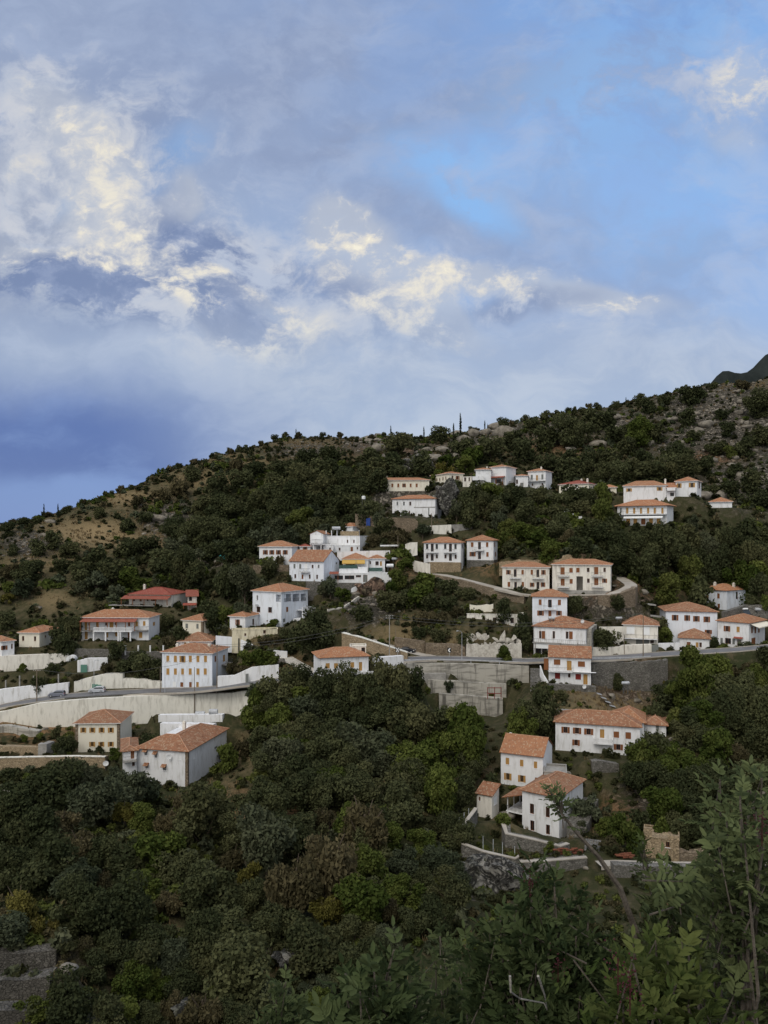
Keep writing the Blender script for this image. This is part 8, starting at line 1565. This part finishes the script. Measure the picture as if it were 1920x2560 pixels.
near_shrub('broad feather-leaved shrub in the middle of the near thicket with dark red fruit', [(1385, 2200, 3.9), (1330, 2230, 3.9), (1290, 2270, 3.8), (1250, 2290, 3.9), (1350, 2280, 3.8), (1410, 2270, 4.0), (1450, 2250, 4.1), (1240, 2340, 3.8), (1300, 2350, 3.7), (1370, 2350, 3.7), (1440, 2340, 3.8), (1270, 2400, 3.7), (1340, 2410, 3.6), (1410, 2420, 3.7), (1480, 2400, 3.8), (1220, 2440, 3.8), (1300, 2470, 3.6), (1380, 2480, 3.6), (1450, 2490, 3.6), (1340, 2540, 3.5), (1420, 2560, 3.5), (1260, 2540, 3.6), (1470, 2300, 4.0), (1330, 2170, 4.2)], 'grey', 4, extra=2, scale=.9, berries=[(1395, 2410, 3.4), (1325, 2200, 3.7)], dead=[[(1275, 2440, 3.2), (1277, 2480, 3.2), (1300, 2497, 3.3), (1360, 2508, 3.4), (1368, 2525, 3.4)], [(1345, 2440, 3.3), (1362, 2490, 3.35), (1368, 2525, 3.4)]])
near_shrub('nearest yellow-green feather-leaved shrub with the largest leaves at the lower right', [(1640, 2350, 2.7), (1580, 2400, 2.6), (1670, 2400, 2.7), (1720, 2380, 2.8), (1610, 2450, 2.6), (1690, 2460, 2.6), (1560, 2490, 2.6), (1640, 2520, 2.5), (1720, 2510, 2.6), (1590, 2550, 2.5), (1680, 2570, 2.5), (1540, 2560, 2.6), (1760, 2440, 2.9)], 'yellow', 5, extra=2, scale=.85, berries=[(1545, 2420, 2.3), (1575, 2470, 2.25)])
near_shrub('tall feather-leaved shrub along the right edge of the picture', [(1800, 1945, 3.1), (1850, 1985, 3.0), (1905, 1940, 3.2), (1815, 2040, 3.0), (1890, 2030, 3.0), (1930, 2010, 3.1), (1860, 2090, 2.9), (1910, 2110, 2.9), (1800, 2110, 3.1), (1840, 2150, 3.0), (1900, 2190, 2.9), (1780, 2170, 3.2), (1830, 2230, 3.0), (1890, 2260, 3.0), (1940, 2150, 3.0), (1930, 2300, 3.0), (1860, 2330, 3.0), (1800, 2290, 3.1), (1900, 2400, 3.0), (1840, 2430, 3.0), (1930, 2480, 3.0), (1860, 2520, 3.0), (1760, 2220, 3.3), (1870, 1940, 3.3)], 'grey', 6, extra=1, scale=.78, berries=[(1905, 2060, 2.8)])
near_shrub('feather-leaved shrub in front of the pale path left of the right-edge shrub', [(1720, 2175, 3.9), (1680, 2215, 3.9), (1745, 2225, 3.8), (1650, 2245, 4.0), (1700, 2270, 3.8), (1760, 2270, 3.8), (1730, 2310, 3.8), (1670, 2300, 3.9)], 'grey', 7, extra=2)
near_shrub('long bare branch with one leaf tuft rising in front of the nearest white house', [(1382, 1985, 3.9), (1372, 1972, 3.92), (1396, 1990, 3.88), (1405, 2000, 3.9)], 'grey', 8, root_uvd=(1600, 2400, 3.9), extra=0, scale=.5, stems=[(1590, 2330, 3.9), (1550, 2220, 3.9), (1495, 2140, 3.9), (1440, 2080, 3.9), (1405, 2035, 3.9)], name='long_branch_shrub')
near_shrub('thin bare branch rising in front of the tan stone ruin', [(1607, 2105, 4.2), (1600, 2130, 4.2)], 'dark', 9, root_uvd=(1632, 2500, 4.2), extra=0, scale=.5, stems=[(1634, 2350, 4.2), (1632, 2240, 4.2), (1618, 2170, 4.2)], name='long_branch_shrub')
for k, (u0, u1_, v0, v1, d0, d1, n, lab) in enumerate(((1480, 1720, 2380, 2500, 5.5, 7, 20, 'dark feather-leaved shrub behind the largest-leaved one'), (1700, 1960, 2330, 2620, 5, 7, 40, 'dark dense feather-leaved shrub in the bottom right corner'), (1100, 1330, 2430, 2600, 6, 8, 22, 'dark feather-leaved shrub behind the slim upright sprigs'), (1330, 1600, 2450, 2640, 4.5, 6, 34, 'dark feather-leaved shrub at the bottom edge left of the largest-leaved one'), (1180, 1480, 2330, 2450, 7, 9, 18, 'dark feather-leaved shrub behind the fruiting middle shrub'), (1800, 1940, 2190, 2400, 6, 8, 18, 'dark feather-leaved shrub behind the right-edge shrub'), (1560, 1760, 2420, 2620, 3.6, 4.6, 24, 'dark feather-leaved shrub right behind the lowest large leaves'))):
    near_shrub(lab, fill(n, u0, u1_, v0, v1, d0, d1), 'dark', 20 + k, extra=2, scale=1.1)
# ------------------------------------------------------------------ what each tree and bush is told by: the landmark it stands nearest to
MARKS = [(270, 1570, 'the balustraded long house'), (400, 1490, 'the red-roofed house'), (105, 1590, 'the cream cottage'), (420, 1670, 'the three-storey house'), (260, 1845, 'the ochre-shuttered house'), (440, 1890, 'the long stained white house'), (500, 1560, 'the cream corner house'), (700, 1510, 'the large loggia house'),
         (850, 1665, 'the ochre-doored house'), (700, 1385, 'the brown-windowed house'), (780, 1430, 'the gable-end house'), (850, 1340, 'the terrace block'), (920, 1440, 'the yellow awnings'), (1040, 1265, 'the plain white house'), (1000, 1215, 'the long low cream house'), (1240, 1190, 'the big white upper house'), (1350, 1200, 'the balcony tower house'), (1450, 1220, 'the red-eaved house'),
         (1610, 1222, 'the two joined houses'), (1610, 1285, 'the wide balcony house'), (1805, 1255, 'the lone small cottage'), (1105, 1375, 'the unfinished twin house'), (1205, 1372, 'the unfinished square house'), (1310, 1445, 'the unfinished row'), (1375, 1520, 'the bluish-white house'), (1400, 1600, 'the shop house'), (1430, 1670, 'the ridge-roofed house'),
         (1600, 1590, 'the weathered road house'), (1720, 1555, 'the four-window white house'), (1830, 1585, 'the corner awning house'), (1810, 1490, 'the white-chimneyed house'), (1210, 1600, 'the collapsed white house'), (1200, 1700, 'the concrete wall'), (1500, 1850, 'the lichen-roofed long house'), (1310, 1920, 'the clean-roofed house'), (1380, 2030, 'the porch house'), (1215, 2010, 'the little white shed'), (1660, 2110, 'the tan ruin'),
         (1200, 2130, 'the curving garden wall'), (110, 2460, 'the grey terraces'), (800, 1100, 'the hill crest'), (300, 1330, 'the dry bare hillside'), (1830, 1060, 'the grey rock slope'), (700, 1230, 'the dark wooded hollow'), (850, 1800, 'the roadside grove'), (600, 2050, 'the reddish bank'), (300, 2280, 'the bushy valley floor'), (900, 2250, 'the dark valley floor'), (1000, 1560, 'the side road ramp'), (1500, 1130, 'the rocky upper hillside')]
NOUN = {'D': 'dark evergreen tree', 'O': 'grey olive tree', 'B': 'fresh green tree', 'S': 'brownish scrub bush', 'Y': 'yellowing bush', 'C': 'thin dark cypress', 'E': 'dark evergreen bush'}
GRP = {'D': 'dark evergreen trees of the hillside', 'O': 'olive trees between the houses', 'B': 'fresh green trees of the hillside', 'S': 'brown scrub bushes', 'Y': 'yellowing bushes', 'C': 'cypresses on the hill', 'E': 'dark evergreen bushes'}
ORD = ['highest', 'second highest', 'third highest', 'fourth highest', 'fifth highest', 'sixth highest', 'seventh highest', 'eighth highest', 'ninth highest', 'tenth highest', 'eleventh highest', 'twelfth highest', 'thirteenth highest', 'fourteenth highest', 'fifteenth highest']
cells = {}; dist = lambda a, b: math.hypot(a[0] - b[0], 1.25 * (a[1] - b[1]))
for t in TREES:
    o, u, v, r, k = t; a = min(MARKS, key=lambda m: dist(m, t[1:3])); 
    b = min((m for m in MARKS if m is not a), key=lambda m: dist(m, t[1:3]) + dist(a, t[1:3]) - dist(a, m) + .12 * dist(a, m))
    between = dist(b, t[1:3]) + dist(a, t[1:3]) < 1.35 * dist(a, b)
    where = f'between {a[2]} and {b[2]}' if between else ('just ' if dist(a, t[1:3]) < 70 else 'well ') + ('uphill of ' if v < a[1] - 12 else 'downhill of ' if v > a[1] + 12 else 'along the slope from ') + a[2]
    cells.setdefault((k, where), []).append(t)
for (k, where), ts in cells.items():
    ts.sort(key=lambda t: t[2]); n = len(ts)
    for i, (o, u, v, r, _) in enumerate(ts):
        if n == 1: s = f'{NOUN[k]} {where}'
        elif n == 2:
            other = ts[1 - i][3]; s = f'{"larger" if r > other else "smaller"} {NOUN[k]} {where}' if max(r, other) > 1.15 * min(r, other) else f'{"upper" if i == 0 else "lower"} {NOUN[k]} {where}'
        else: s = f'{NOUN[k]} {where}, {"lowest" if i == n - 1 else ORD[min(i, 14)]}'
        o['label'] = s; o['group'] = GRP[k]
